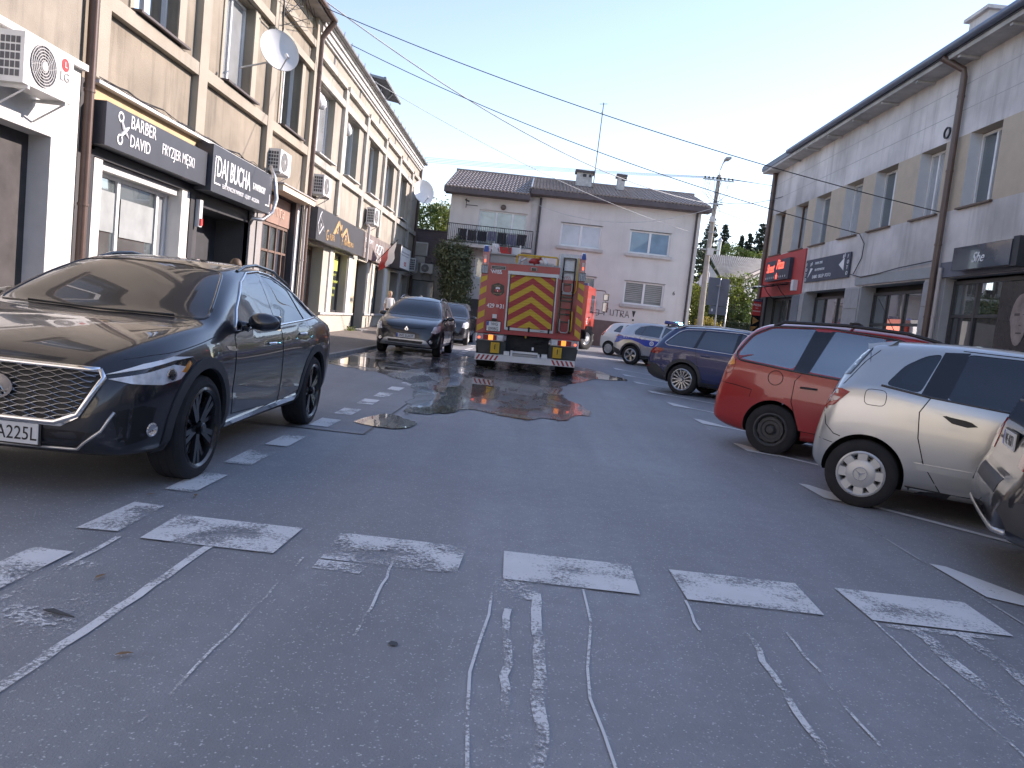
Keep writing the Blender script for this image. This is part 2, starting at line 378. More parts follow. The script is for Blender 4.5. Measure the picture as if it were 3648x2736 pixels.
blob('wet_road', [(-4.42, 18.2), (-4.2, 16.2), (-3.3, 15.4), (-2.5, 14.7), (-1.9, 13.2), (-1.62, 11.2), (-1.5, 10.0), (-1.12, 10.0), (-.75, 10.9), (-.2, 10.5), (.35, 10.7), (.85, 11.2), (1.2, 12.6), (.9, 14.5), (1.0, 17.), (1.9, 20.), (2.6, 22.5), (1.9, 24.6), (0., 25.), (-1.8, 24.), (-3., 23.4), (-4.42, 22.4)], M_WET, .0105)
blob('puddle', [(-1.88, 8.75), (-1.78, 9.3), (-1.62, 9.75), (-1.42, 9.5), (-1.18, 9.2), (-1.24, 8.7), (-1.5, 8.5), (-1.72, 8.58)], M_WATER, .0125, amp=.02, feather=.08)
blob('puddle', [(-1.5, 9.95), (-1.1, 10.15), (-.75, 11.0), (-.8, 12.4), (-.5, 14.), (-.6, 16.2), (-1.1, 18.), (-1.5, 17.), (-1.55, 13.5), (-1.35, 12.), (-1.45, 11.)], M_WATER, .0125, amp=.07)
blob('puddle', [(-4.4, 16.8), (-3.4, 16.1), (-2.6, 16.4), (-2.5, 17.6), (-3.2, 18.8), (-4.4, 19.)], M_WATER, .0125, amp=.05)
blob('puddle', [(1.55, 20.6), (2.1, 20.2), (2.9, 20.9), (2.8, 22.), (2.1, 22.5), (1.6, 21.8)], M_WATER, .0125, amp=.05)
# pavements
def paving(name, col, sx, sy):
    m, t, p = nodes_of(name); v = coords(t)
    b = NN(t, 'ShaderNodeTexBrick'); b.inputs['Scale'].default_value = 1.; b.inputs['Brick Width'].default_value = sx; b.inputs['Row Height'].default_value = sy
    b.inputs['Mortar Size'].default_value = .006; b.inputs['Color1'].default_value = (*lighten(col, .8), 1); b.inputs['Color2'].default_value = (*lighten(col, 1.15), 1); b.inputs['Mortar'].default_value = (*lighten(col, .35), 1)
    t.links.new(v, b.inputs['Vector']); c = mix(t, .5, b.outputs['Color'], mix(t, noise(t, v, 1.2, 5), lighten(col, .6), lighten(col, 1.2)))
    t.links.new(c, p.inputs['Base Color']); p.inputs['Roughness'].default_value = .85
    bump(t, p, math_(t, 'SUBTRACT', 1., b.outputs['Fac']), .5, .01); return m
M_PAV = paving('paving_blocks', (.2, .17, .15), .2, .1)
mb = MB(); strip(mb, -7.1, -4.56, -14, 46, .085)
pav = tag(mb.build('pavement_left', M_PAV), kind='structure')
mk = pm('kerb_concrete', (.3, .29, .27), .85, var=.25, scale=6, bmp=.2)
ks = MB(); ks.hexa([(-.07, -.495, -.1), (.07, -.495, -.1), (.07, .495, -.1), (-.07, .495, -.1), (-.07, -.495, .09), (.05, -.495, .09), (.05, .495, .09), (-.07, .495, .09)]); ksm = ks.mesh('kerb_stone', mk)
for i in range(36):
    o = link('kerb_stone', ksm, pav, False); o.location = (-4.49, -1.+i, gz(-1.+i)+random.uniform(-.004, .004)); o.rotation_euler.z = random.uniform(-.004, .004)
mb = MB(); strip(mb, 7.86, 9.6, -14, 33.5, .11)
pavr = tag(mb.build('pavement_right', paving('paving_slabs', (.26, .25, .23), .35, .35)), kind='structure')
for i in range(33):
    o = link('kerb_stone', ksm, pavr, False); o.location = (7.79, .5+i, gz(.5+i)+.03); o.rotation_euler.z = math.pi
# ================================================================== buildings: shared bits
M_WHITEFR = pm('white_window_frame', (.78, .79, .79), .35, var=.06)
M_BROWNFR = pm('brown_window_frame', (.13, .075, .05), .5, var=.2)
M_DKFR = pm('anthracite_frame', (.045, .047, .052), .45, var=.15)
M_GLASS = glassmat('window_glass'); M_GLASSC = glassmat('window_glass_curtain', (.34, .36, .37), .03, .15); M_GLASSB = glassmat('window_glass_blue_curtain', (.16, .26, .34), .03, .2)
M_SHOPGL = glassmat('shop_glass', (.10, .12, .12), .015, .35, refl=.2)
M_SHOPDK = glassmat('shop_glass_dark', (.025, .026, .03), .02, .35, refl=.12)
M_PIPE = pm('brown_downpipe', (.12, .075, .06), .4, var=.2, spec=.6); M_PIPEL = pm('pale_pipe', (.5, .46, .44), .4, var=.1)
M_GUT = pm('zinc_gutter', (.25, .24, .24), .45, metal=.5, var=.2); M_ROOFDK = pm('roof_felt', (.07, .065, .065), .85, var=.3)
M_WHITE = pm('white_plastic', (.76, .77, .77), .4, var=.06); M_BLACKP = pm('black_plastic', (.02, .02, .022), .45, var=.2)
M_STEEL = pm('galvanised_steel', (.45, .46, .47), .4, metal=.8, var=.2); M_RED = pm('sign_red', (.55, .045, .04), .45, var=.1)
M_LW = pm('lettering_white', (.85, .86, .86), .5, var=.03); M_LG = pm('lettering_gold', (.62, .40, .20), .4, var=.1); M_CABLE = pm('black_cable', (.02, .02, .022), .5, var=.1)
def window(F, root, u0, u1, z0, z1, d, fm=None, cols=2, gm=None, fw=.06, rows=None, name='window', bar=.07):
    fm = fm or M_WHITEFR; gm = gm or M_GLASS; b = MB()
    F.box(b, u0, u1, z0, z0+fw, d-.03, d+.03); F.box(b, u0, u1, z1-fw, z1, d-.03, d+.03)
    F.box(b, u0, u0+fw, z0+fw, z1-fw, d-.03, d+.03); F.box(b, u1-fw, u1, z0+fw, z1-fw, d-.03, d+.03)
    cu = [u0+fw] + [u0+(u1-u0)*i/cols if isinstance(cols, int) else u0+(u1-u0)*cols[i-1] for i in range(1, (cols if isinstance(cols, int) else len(cols)+1))] + [u1-fw]
    for c in cu[1:-1]: F.box(b, c-bar/2, c+bar/2, z0+fw, z1-fw, d-.026, d+.034)
    rz = [z0+fw] + list(rows or []) + [z1-fw]
    for c in rz[1:-1]: F.box(b, u0+fw, u1-fw, c-bar/2, c+bar/2, d-.022, d+.027)
    w_ = b.build(name, fm, root)
    for a, c in zip(cu, cu[1:]):
        for e, f in zip(rz, rz[1:]):
            p = MB(); p.quad(F.P(a-.01, e-.01, d-.012), F.P(c+.01, e-.01, d-.012), F.P(c+.01, f+.01, d-.012), F.P(a-.01, f+.01, d-.012))
            p.build('pane', gm if not isinstance(gm, list) else random.choice(gm), w_)
    return w_
def fbox(F, name, root, mat, *boxes):
    if name not in ('print_line', 'render_joint'):      # every piece an object of its own
        r = None
        for q in boxes:
            b = MB(); F.box(b, *q); o = b.build(name, mat, root); r = r or o
        return r
    b = MB()
    for q in boxes: F.box(b, *q)
    return b.build(name, mat, root)
def sill(F, parent, u0, u1, z, d0, d1, mat, t=.04):
    b = MB(); b.hexa([F.P(u0,z-t,d0), F.P(u1,z-t,d0), F.P(u1,z-t-.02,d1), F.P(u0,z-t-.02,d1), F.P(u0,z,d0), F.P(u1,z,d0), F.P(u1,z-.02,d1), F.P(u0,z-.02,d1)])
    return b.build('sill', mat, parent)
def pipe_down(F, root, u, z0, z1, d=.12, r=.055, mat=None, top=None, name='downpipe', lean=0.):
    b = MB(); pts = [F.P(u, z0, d), F.P(u+lean, z1, d)]
    if top: pts += [F.P(*q) for q in top]
    b.tube(pts, r, 10)
    k = z0+.6
    while k < z1:
        b.lathe([(r+.012, -.02), (r+.012, .02)], 10, F.P(u+lean*(k-z0)/(z1-z0), k, d), 'Z'); k += 1.7
    return b.build(name, mat or M_PIPE, root, True, 40)
def stucco(name, col, streak=.5, var=.2, scale=1.2): return pm(name, col, .92, var=var, scale=scale, bmp=.5, bscale=45, streak=streak, spec=.2)
FL = Face((-7.1, 0, 0), (0, 1, 0), (1, 0, 0))
# ------------------------------------------------------------------ left row: near white-fronted building
b0 = thing('shop_building', 'two-storey building with white rendered ground floor and beige upper wall beside brown downpipe', 'building', (-12, 3, 0))
FW = Face((-6.98, 0, 0), (0, 1, 0), (1, 0, 0))
mw = stucco('white_render', (.74, .73, .70), .12, .08, 3.); mbg = stucco('beige_render', (.32, .285, .235), .55, .2)
holes = [(8.2, 11.0, 0., 3.22, .62), (1.5, 5.6, .8, 3.2, .4)]
mb = MB(); FW.wall(mb, -8, 11.62, 0, 4.36, holes); mb.quad(FW.P(11.62, 0, 0), FW.P(11.62, 4.36, 0), FW.P(11.62, 4.36, -.3), FW.P(11.62, 0, -.3)); mb.build('ground_floor_wall', mw, b0)
wins0 = [(8.2, 9.7), (4.6, 6.1), (1., 2.5), (-3, -1.5)]
mb = MB(); FW.wall(mb, -8, 11.62, 4.42, 9.6, [(a, b, 5.85, 7.9) for a, b in wins0], .3, -.04); mb.quad(FW.P(11.62, 4.42, -.04), FW.P(11.62, 9.6, -.04), FW.P(11.62, 9.6, -.3), FW.P(11.62, 4.42, -.3)); mb.build('upper_wall', mbg, b0)
fbox(FW, 'ledge', b0, mw, (-8, 11.66, 4.33, 4.42, -.2, .09))
for a, b in wins0: q = window(FW, b0, a, b, 5.85, 7.9, -.3); sill(FW, q, a-.05, b+.05, 5.85, -.1, .07, M_BROWNFR)
window(FW, b0, 8.25, 10.98, .05, 3.2, -.6, M_WHITEFR, [.32, .78], pm('door_panel_white', (.70, .71, .71), .4, var=.06), .08, [2.75], 'door'); window(FW, b0, 1.5, 5.6, .8, 3.2, -.38, M_WHITEFR, 3, M_SHOPGL, .08)
fbox(FW, 'floor_step', b0, mw, (8.0, 11., .0, .16, -.6, .12))
mb = MB(); mb.box(-17, -7.3, -8, 11.6, 0, 9.5); mb.build('core', M_ROOFDK, b0)
fbox(FW, 'eaves', b0, mbg, (-8, 11.7, 9.6, 9.75, -1., .4)); mb = MB(); mb.hexa([FW.P(-8, 9.76, -10), FW.P(11.7, 9.76, -10), FW.P(11.7, 9.76, .5), FW.P(-8, 9.76, .5), FW.P(-8, 11.6, -10), FW.P(11.7, 11.6, -10), FW.P(11.7, 9.86, .5), FW.P(-8, 9.86, .5)]); mb.build('roof', M_ROOFDK, b0)
# ------------------------------------------------------------------ left row: middle building with barber and e-cigarette shop
b1 = thing('shop_building', 'beige stucco building with raised frame bands above the barber and e-cigarette signs', 'building', (-12, 17.7, 0))
mp1 = stucco('beige_panel', (.30, .262, .21), .75, .25, .9); mb1 = stucco('beige_band', (.41, .37, .305), .3, .12)
W1 = [(13.15, 14.75), (16.85, 18.5), (20.65, 22.25)]
mb = MB(); FL.wall(mb, 11.72, 23.5, 4.3, 9.45, [(a, b, 5.78, 7.85) for a, b in W1], .32); mb.build('upper_wall', mp1, b1)
fbox(FL, 'sill_band', b1, mb1, (12.3, 15.5, 5.46, 5.7, 0, .13), (15.9, 19.5, 5.46, 5.7, 0, .13), (19.9, 23.0, 5.46, 5.7, 0, .13))
for n_, z0, z1 in (('header_band', 7.88, 8.08), ('frieze_band', 8.55, 8.74)):
    fbox(FL, n_, b1, mb1, (12.3, 15.5, z0, z1, 0, .13), (15.9, 19.5, z0, z1, 0, .13), (19.9, 23.0, z0, z1, 0, .13))
for a, b in ((11.98, 12.3), (15.5, 15.9), (19.5, 19.9), (23.0, 23.3)): fbox(FL, 'pilaster', b1, mb1, (a, b, 4.36, 9.4, 0, .14))
for a, b in W1:
    q = window(FL, b1, a, b, 5.78, 7.85, -.24, cols=2, gm=M_GLASSC); sill(FL, q, a-.1, b+.15, 5.79, -.05, .22, pm('brown_sill', (.10, .075, .07), .5))
    fbox(FL, 'window_surround', b1, mb1, (a-.12, a, 5.72, 7.86, 0, .03), (b, b+.28, 5.72, 7.86, 0, .03))
fbox(FL, 'eaves', b1, pm('eaves_plaster', (.42, .4, .38), .9, var=.35, scale=2), (11.7, 23.3, 9.4, 9.5, -.2, .42))
mb = MB(); mb.hexa([FL.P(11.7, 9.51, -10), FL.P(23.4, 9.51, -10), FL.P(23.4, 9.51, .46), FL.P(11.7, 9.51, .46), FL.P(11.7, 11.4, -10), FL.P(23.4, 11.4, -10), FL.P(23.4, 9.6, .46), FL.P(11.7, 9.6, .46)]); mb.build('roof', M_ROOFDK, b1)
mb = MB(); mb.tube([FL.P(11.7, 9.53, .5), FL.P(23.45, 9.5, .5)], .075, 10); mb.build('gutter', M_PIPE, b1, True, 40)
pipe_down(FL, b1, 11.83, .1, 9.2, .14, .07, M_PIPE, [(11.83, 9.48, .45)])
pipe_down(FL, b1, 23.36, .1, 8.9, .16, .085, M_PIPE, [(23.36, 9.15, .3), (23.4, 9.45, .5)]); pipe_down(FL, b1, 23.56, .1, 8.95, .14, .05, M_PIPEL)
pipe_down(FL, b1, 23.02, .1, 4.2, .22, .04, M_PIPEL)
mdk = pm('shop_black', (.035, .036, .042), .6, var=.2); mwp = stucco('white_pillar', (.72, .71, .68), .1, .06, 3.); mgp = stucco('grey_pillar', (.38, .37, .36), .2, .15)
mb = MB(); FL.wall(mb, 11.72, 23.5, 0, 4.3, [(12.25, 15.75, .5, 3.22, .35), (16.2, 19.1, .1, 3.3, .9), (19.65, 22.75, .6, 4.0, .3)]); mb.build('ground_floor_wall', stucco('dark_front', (.10, .10, .105), .2, .15), b1)
fbox(FL, 'cream_fascia', b1, pm('cream_fascia', (.62, .44, .25), .8), (12.0, 16.2, 3.95, 4.27, 0, .06), (12.0, 12.22, 3.3, 3.95, 0, .05)); fbox(FL, 'cover_strip', b1, M_WHITE, (11.98, 20.2, 4.27, 4.32, 0, .2))
fbox(FL, 'shop_frame', b1, mdk, (12.02, 12.2, .1, 3.35, 0, .05), (15.72, 15.9, .1, 3.35, 0, .05), (12.2, 15.72, 3.2, 3.36, 0, .05))
fbox(FL, 'pillar', b1, mwp, (12.26, 12.5, .1, 3.2, -.34, .03)); fbox(FL, 'pillar', b1, mwp, (15.36, 15.7, .1, 3.2, -.34, .03)); fbox(FL, 'apron', b1, mwp, (12.5, 15.36, .1, .9, -.34, -.04)); fbox(FL, 'lintel', b1, mwp, (12.5, 15.36, 3.06, 3.2, -.34, -.06))
window(FL, b1, 12.52, 15.34, .9, 3.06, -.28, M_WHITEFR, [.36, .86], [M_SHOPGL, M_GLASSC], .07, None, 'shop_window', .09)
fbox(FL, 'window_blind', b1, pm('frosted_film', (.34, .37, .37), .5), (12.62, 13.45, 2.1, 2.78, -.27, -.262), (13.66, 14.85, 2.05, 2.72, -.27, -.262))
# dark entrance under the e-cigarette sign
fbox(FL, 'door', b1, pm('dark_door', (.06, .062, .07), .5), (17.6, 19.08, .1, 3.0, -.88, -.8)); fbox(FL, 'door_leaf', b1, M_SHOPDK, (16.75, 17.5, .12, 2.6, -.86, -.8)); fbox(FL, 'door_frame', b1, M_STEEL, (17.5, 17.6, .1, 2.9, -.86, -.74)); fbox(FL, 'green_strip', b1, pm('green_film', (.35, .6, .12), .5), (16.55, 16.68, .2, 2.75, -.8, -.77)); fbox(FL, 'door_jamb', b1, M_WHITE, (16.4, 16.55, .1, 2.9, -.86, -.7))  # the narrow strip by the jamb is plain green film
fbox(FL, 'threshold', b1, mgp, (16.2, 19.1, .08, .2, -.9, .1)); fbox(FL, 'soffit', b1, mdk, (16.2, 19.1, 3.0, 3.3, -.9, -.02))
fbox(FL, 'pillar', b1, mgp, (19.1, 19.45, .1, 3.3, -.1, .05)); fbox(FL, 'pillar', b1, mgp, (19.62, 19.98, .1, 3.9, -.28, .03))
# timber-framed shop window
mwood = pm('brown_timber', (.20, .13, .10), .6, var=.25, scale=5)
window(FL, b1, 20.0, 22.72, .65, 3.22, -.2, mwood, [.2, .42, .64, .84], M_SHOPGL, .07, [2.48], 'shop_window', .06)
pn = fbox(FL, 'transom_panel', b1, pm('faded_brown_panel', (.36, .23, .18), .6, var=.2), (20.0, 22.72, 3.24, 3.98, -.24, -.14)); fbox(FL, 'transom_post', b1, mwood, (20.62, 20.68, 3.24, 3.98, -.14, -.11))
for q, uu in (('Office', 20.95), ('off', 20.05)):
    FL.text(q, uu, 3.45, .55, pm('faded_letter', (.55, .38, .31), .6), pn, -.135, .9)
fbox(FL, 'cream_canopy', b1, pm('cream_paint', (.72, .64, .5), .7), (20.2, 23.2, 4.02, 4.18, 0, .42)); fbox(FL, 'canopy_top', b1, M_PIPEL, (20.15, 23.25, 4.18, 4.215, 0, .46)); fbox(FL, 'post', b1, mwp, (22.76, 22.98, .1, 4.02, -.2, .06))
mb = MB(); mb.box(-17, -8.05, 11.65, 23.5, 0, 9.4); mb.box(-8.04, -7.5, 11.75, 23.45, 4.4, 9.3); mb.build('core', M_ROOFDK, b1)
# ------------------------------------------------------------------ left row: long far building
b2 = thing('shop_building', 'long pale stucco building with peeling cornice and gold house logo sign, Polish flag on front', 'building', (-12, 34.5, 0))
mp2 = stucco('pale_panel', (.40, .365, .31), .45, .16, .9); mb2 = stucco('pale_band', (.48, .455, .41), .5, .25, 2.5); mco = stucco('cornice_white', (.56, .555, .54), .45, .2, 2.)
W2 = [(24.05, 26.05), (27.85, 29.7), (31.7, 33.55), (35.45, 37.25), (39.35, 41.15)]
H2 = [(24.0, 26.1, .1, 3.02, .45), (27.5, 29.6, .85, 3.05, .35), (31.0, 33.2, .1, 3.02, .45), (34.7, 37.0, .85, 3.05, .35), (38.6, 41.0, .1, 3.02, .5), (42., 44.2, .85, 3.05, .35)]
mb = MB(); FL.wall(mb, 23.5, 45.2, 4.2, 9.3, [(a, b, 5.8, 7.85) for a, b in W2], .34); mb.build('upper_wall', mp2, b2)
mb = MB(); FL.wall(mb, 23.5, 45.2, 0, 4.2, H2); mb.build('ground_floor_wall', stucco('cream_front', (.52, .49, .42), .2, .12), b2)
mb = MB(); mb.quad((-7.1, 45.2, 0), (-17, 45.2, 0), (-17, 45.2, 9.3), (-7.1, 45.2, 9.3)); mb.build('end_wall', mp2, b2)
pb = [(26.95, 27.3), (30.5, 30.85), (34.45, 34.8), (38.15, 38.55), (42.2, 42.6)]
for a, b in pb: fbox(FL, 'pilaster', b2, mb2, (a, b, 4.25, 8.5, 0, .12))
us = [23.6] + [q for p_ in pb for q in p_] + [45.2]
for n_, z0, z1, dd in (('sill_band', 5.43, 5.66, .125), ('header_band', 7.88, 8.1, .11), ('frieze_band', 8.5, 8.68, .14)):
    fbox(FL, n_, b2, mb2, *[(a, b, z0, z1, 0, dd) for a, b in zip(us[::2], us[1::2])])
for i in range(5): fbox(FL, 'vent_slot', b2, mdk, (25.4+3.8*i, 25.6+3.8*i, 8.86, 9.1, -.02, .004))
for i, (a, b) in enumerate(W2):
    q = window(FL, b2, a, b, 5.8, 7.85, -.26, cols=2, gm=[M_GLASSC, M_GLASS]); sill(FL, q, a-.05, b+.08, 5.81, -.05, .2, mco)
b = MB()
for z0, z1, dd in ((9.12, 9.2, .08), (9.2, 9.38, .14), (9.38, 9.5, .2), (9.5, 9.56, .27)): FL.box(b, 23.5, 45.25, z0, z1, -.1, dd)
b.build('cornice', mco, b2)
mb = MB(); mb.tube([FL.P(23.5, 9.6, .32), FL.P(45.35, 9.6, .32)], .075, 10)
for i in range(22): mb.tube([FL.P(23.9+i, 9.53, .25), FL.P(23.9+i, 9.53, .41), FL.P(23.9+i, 9.7, .42)], .012, 5)
mb.build('gutter', M_GUT, b2, True, 40)
mb = MB(); mb.hexa([FL.P(23.45, 9.57, -10), FL.P(45.3, 9.57, -10), FL.P(45.3, 9.57, .3), FL.P(23.45, 9.57, .3), FL.P(23.45, 11.9, -10), FL.P(45.3, 11.9, -10), FL.P(45.3, 9.66, .3), FL.P(23.45, 9.66, .3)]); rf = mb.build('roof', M_ROOFDK, b2)
# ragged tin dormer on the roof
mt = pm('weathered_tin', (.25, .27, .29), .5, metal=.4, var=.3); mb = MB()
mb.hexa([(-9.3, 34.6, 9.7), (-9.3, 37.4, 9.7), (-7.95, 37.4, 9.7), (-7.95, 34.6, 9.7), (-9.3, 34.6, 11.3), (-9.3, 37.4, 11.3), (-7.95, 37.4, 11.05), (-7.95, 34.6, 11.05)])
mb.hexa([(-9.8, 34.2, 11.35), (-9.8, 37.9, 11.35), (-7.3, 37.9, 10.98), (-7.3, 34.2, 10.98), (-9.8, 34.2, 11.47), (-9.8, 37.9, 11.47), (-7.3, 37.9, 11.08), (-7.3, 34.2, 11.08)]); mb.tube([(-7.26, 34.1, 11.02), (-7.26, 38.0, 11.02)], .07, 8)
mb.tube([(-7.3, 36.2, 10.98), (-7.6, 36.2, 10.6), (-7.9, 36.2, 10.5)], .05, 8); mb.build('dormer', mt, b2)
pipe_down(FL, b2, 45.0, .1, 9.3, .1, .08, M_PIPE)
fbox(FL, 'plinth_ledge', b2, mco, *[(a, b, .78, .86, 0, .07) for a, b in ((23.7, 24.0), (26.1, 31.0), (33.2, 38.6), (41., 45.2))])
for a, b in ((26.85, 27.45), (29.65, 30.95), (33.25, 33.5), (34.2, 34.65), (37.05, 38.55), (41.05, 41.9)):
    fbox(FL, 'pillar', b2, mwp, (a, (a+b)/2-.01, .87, 3.05, 0, .06)); fbox(FL, 'pillar', b2, pm('cream_pillar', (.68, .58, .40), .85, var=.1), ((a+b)/2+.01, b, .87, 3.05, 0, .05))
yf = pm('yellow_film', (.60, .68, .16), .5, var=.1)
d_ = window(FL, b2, 24.05, 26.05, .12, 3.0, -.4, M_BROWNFR, [.5], M_SHOPDK, .1, None, 'door'); fbox(FL, 'poster', d_, yf, (24.15, 24.9, 1.0, 2.3, -.39, -.38))
d_ = window(FL, b2, 27.5, 29.6, .86, 3.03, -.3, M_DKFR, [.5], M_SHOPDK, .07, None, 'shop_window'); fbox(FL, 'poster', d_, yf, (27.62, 28.35, 1.95, 2.85, -.295, -.285), (28.65, 29.3, 2.4, 2.85, -.295, -.285))
for k, q in enumerate(('KREDYTY', 'GOTOWKOWE', 'HIPOTEKI', 'LEASING')): FL.text(q, 28.62, 2.2-.25*k, .13, yf, d_, -.29)
window(FL, b2, 31.05, 33.15, .12, 3.0, -.4, M_DKFR, [.5], M_SHOPGL, .09, None, 'door'); window(FL, b2, 34.7, 37.0, .86, 3.03, -.3, M_DKFR, [.33, .66], M_SHOPGL, .07, None, 'shop_window')
window(FL, b2, 38.65, 40.95, .12, 3.0, -.45, M_DKFR, [.5], M_SHOPDK, .09, None, 'door'); window(FL, b2, 42., 44.2, .86, 3.03, -.3, M_WHITEFR, [.5], M_GLASSC, .07, None, 'shop_window')
fbox(FL, 'doorstep', b2, mgp, (30.8, 33.4, .08, .22, 0, .5)); fbox(FL, 'doorstep', b2, mgp, (23.9, 26.2, .08, .2, 0, .4))
pipe_down(FL, b2, 31.55, 3.0, 4.4, .3, .06, M_PIPEL, [(31.8, 4.55, .1)], 'drain_pipe')
mb = MB(); mb.box(-17, -7.75, 23.55, 45.1, 0, 9.2); mb.build('core', M_ROOFDK, b2)
for i, (uu, zz) in enumerate(((24.45, 7.35), (28.3, 7.35))):
    mb = MB()
    for k in range(2 if i == 0 else 1): mb.lathe([(.001, .36), (.06, .3), (.16, .12), (.17, 0), (.1, -.1), (.001, -.13)], 10, FL.P(uu+.34*k, zz, -.1), 'Z')
    tag(mb.build('white_bag', pm('white_foil', (.8, .8, .8), .5, var=.1), None, True), ['pair of white plastic bags hanging in upper window next to the paired downpipes', 'single white plastic bag hanging from upper window lintel of pale building'][i], 'bag')
# ------------------------------------------------------------------ shop signs on the left row
def signbox(F, name, label, u0, u1, z0, z1, d0, d1, mat, side=None):
    t = thing(name, label, 'sign', F.P((u0+u1)/2, z0, d0)); fbox(F, 'panel', t, mat, (u0, u1, z0, z1, d0, d1)); return t
msg = pm('sign_slate', (.052, .058, .072), .45, var=.12)
s = signbox(FL, 'shop_sign', 'slate grey barber sign with white scissors and BARBER DAVID lettering', 12.0, 15.72, 3.36, 4.02, .06, .32, msg)
FL.text('BARBER', 12.72, 3.78, .30, M_LW, s, .322, .82); FL.text('DAVID', 12.72, 3.49, .28, M_LW, s, .322, .82); FL.text('FRYZJER MĘSKI', 13.82, 3.60, .27, M_LW, s, .322, .74)
mb = MB()
for zz in (3.88, 3.53):
    mb.lathe([(.055, -.004), (.085, -.004), (.085, .004), (.055, .004)], 18, FL.P(12.42, zz, .325), 'X', True)
for pa in ([(12.44, 3.82), (12.5, 3.72), (12.58, 3.66), (12.68, 3.6)], [(12.44, 3.59), (12.52, 3.66), (12.62, 3.74), (12.68, 3.78)]): mb.tube([FL.P(a, b, .326) for a, b in pa], [.02, .03, .025, .008], 6)
mb.build('scissors_mark', M_LW, s)
s = signbox(FL, 'shop_sign', 'dark lightbox sign reading DAJ BUCHA with white corner brackets', 15.76, 19.35, 3.28, 4.22, .06, .42, msg)
FL.text('DAJ BUCHA', 15.96, 3.62, .58, M_LW, s, .425, .62, off=.006); FL.text('E-PAPIEROSY', 18.05, 3.7, .2, M_LW, s, .425, .72, off=.005); FL.text('ELEKTRONICZNE PAPIEROSY - LIQUIDY - AKCESORIA', 16.3, 3.42, .125, M_LW, s, .425, .74)
fbox(FL, 'bracket_mark', s, M_LW, (15.88, 15.91, 3.45, 4.0, .42, .428), (15.91, 16.2, 3.45, 3.48, .42, .428), (15.88, 15.97, 3.98, 4.01, .42, .428), (19.2, 19.23, 3.45, 3.75, .42, .428), (18.95, 19.2, 3.45, 3.48, .42, .428))
s = signbox(FL, 'alarm_siren', 'small white and red alarm siren box beside e-cigarette shop doorway', 15.96, 16.1, 2.55, 3.1, .05, .14, M_WHITE); fbox(FL, 'lamp', s, M_RED, (15.98, 16.08, 2.58, 2.72, .14, .17)); s['category'] = 'alarm'
s = signbox(FL, 'shop_sign', 'dark curved banner with gold house roof logo and Grupa Finansowa lettering', 23.85, 30.6, 3.12, 4.12, .08, .34, pm('sign_graphite', (.06, .064, .072), .5, var=.15))
mb = MB(); mg = .345
for pl in ([(25.85, 3.52), (26.45, 4.0), (26.6, 3.88), (26.08, 3.5)], [(26.45, 4.0), (26.58, 4.02), (27.15, 3.55), (26.95, 3.52)], [(26.85, 3.92), (26.98, 3.92), (26.98, 3.6), (26.85, 3.62)], [(26.95, 3.52), (27.6, 3.9), (27.7, 3.78), (27.15, 3.5)], [(27.6, 3.9), (27.72, 3.86), (28.25, 3.42), (28.05, 3.4)]):
    mb.prism([FL.P(a, b, mg-.004) for a, b in pl], (.008, 0, 0))
for a, b in ((26.28, 3.6), (26.4, 3.6), (26.28, 3.7), (26.4, 3.7), (27.52, 3.5), (27.62, 3.5), (27.52, 3.6), (27.62, 3.6)): FL.box(mb, a, a+.09, b-.04, b+.04, mg-.004, mg+.004)
mb.build('house_mark', M_LG, s)
FL.text('G', 25.0, 3.22, .5, M_LG, s, mg, .8); FL.text('RUPA', 25.42, 3.26, .3, M_LG, s, mg, .9); FL.text('F', 27.05, 3.24, .45, M_LG, s, mg, .8); FL.text('INANSOWA', 27.4, 3.28, .28, M_LG, s, mg, .95)
mb = MB()
for a, b, c, e in ((24.15, 3.9, 24.6, 3.6), (24.6, 3.6, 24.15, 3.3), (24.15, 3.3, 23.95, 3.6), (23.95, 3.6, 24.15, 3.9), (24.6, 3.6, 24.7, 3.45), (24.15, 3.9, 24.3, 4.02)): mb.tube([FL.P(a, b, mg), FL.P(c, e, mg)], .016, 5)
mb.build('diamond_mark', M_LW, s); FL.text('P', 24.25, 3.5, .22, M_LW, s, mg)
s = signbox(FL, 'shop_sign', 'narrow grey side panel with fine print beside paired brown downpipes', 23.62, 23.83, 3.12, 4.0, .05, .1, pm('sign_grey', (.2, .21, .22), .6)); fbox(FL, 'print_line', s, M_LW, *[(23.65, 23.8, 3.35+.06*i, 3.37+.06*i, .1, .103) for i in range(7)])
s = signbox(FL, 'shop_sign', 'weathered brown printed banner with bicycle picture above far shop window', 31.3, 37.8, 3.15, 4.18, .05, .16, pm('banner_brown', (.24, .20, .19), .6, var=.45, scale=1.4))
FL.text('ROWEROWY', 31.6, 3.8, .26, M_LW, s, .165); FL.text('SERWIS', 31.7, 3.4, .2, M_LW, s, .165); FL.text('HURT', 36.4, 3.75, .34, pm('orange_letter', (.6, .25, .12), .6), s, .165)
mb = MB()
for a in (34.1, 35.3): mb.lathe([(.33, -.004), (.38, -.004), (.38, .006), (.33, .006)], 18, FL.P(a, 3.55, .168), 'X', True)
for a, b, c, e in ((34.1, 3.55, 34.5, 3.9), (34.5, 3.9, 35.2, 3.9), (34.5, 3.9, 34.75, 3.5), (34.75, 3.5, 35.2, 3.9), (34.75, 3.5, 34.1, 3.55), (35.2, 4.0, 35.3, 3.55)): mb.tube([FL.P(a, b, .168), FL.P(c, e, .168)], .02, 5)
mb.build('bicycle_mark', M_LW, s)
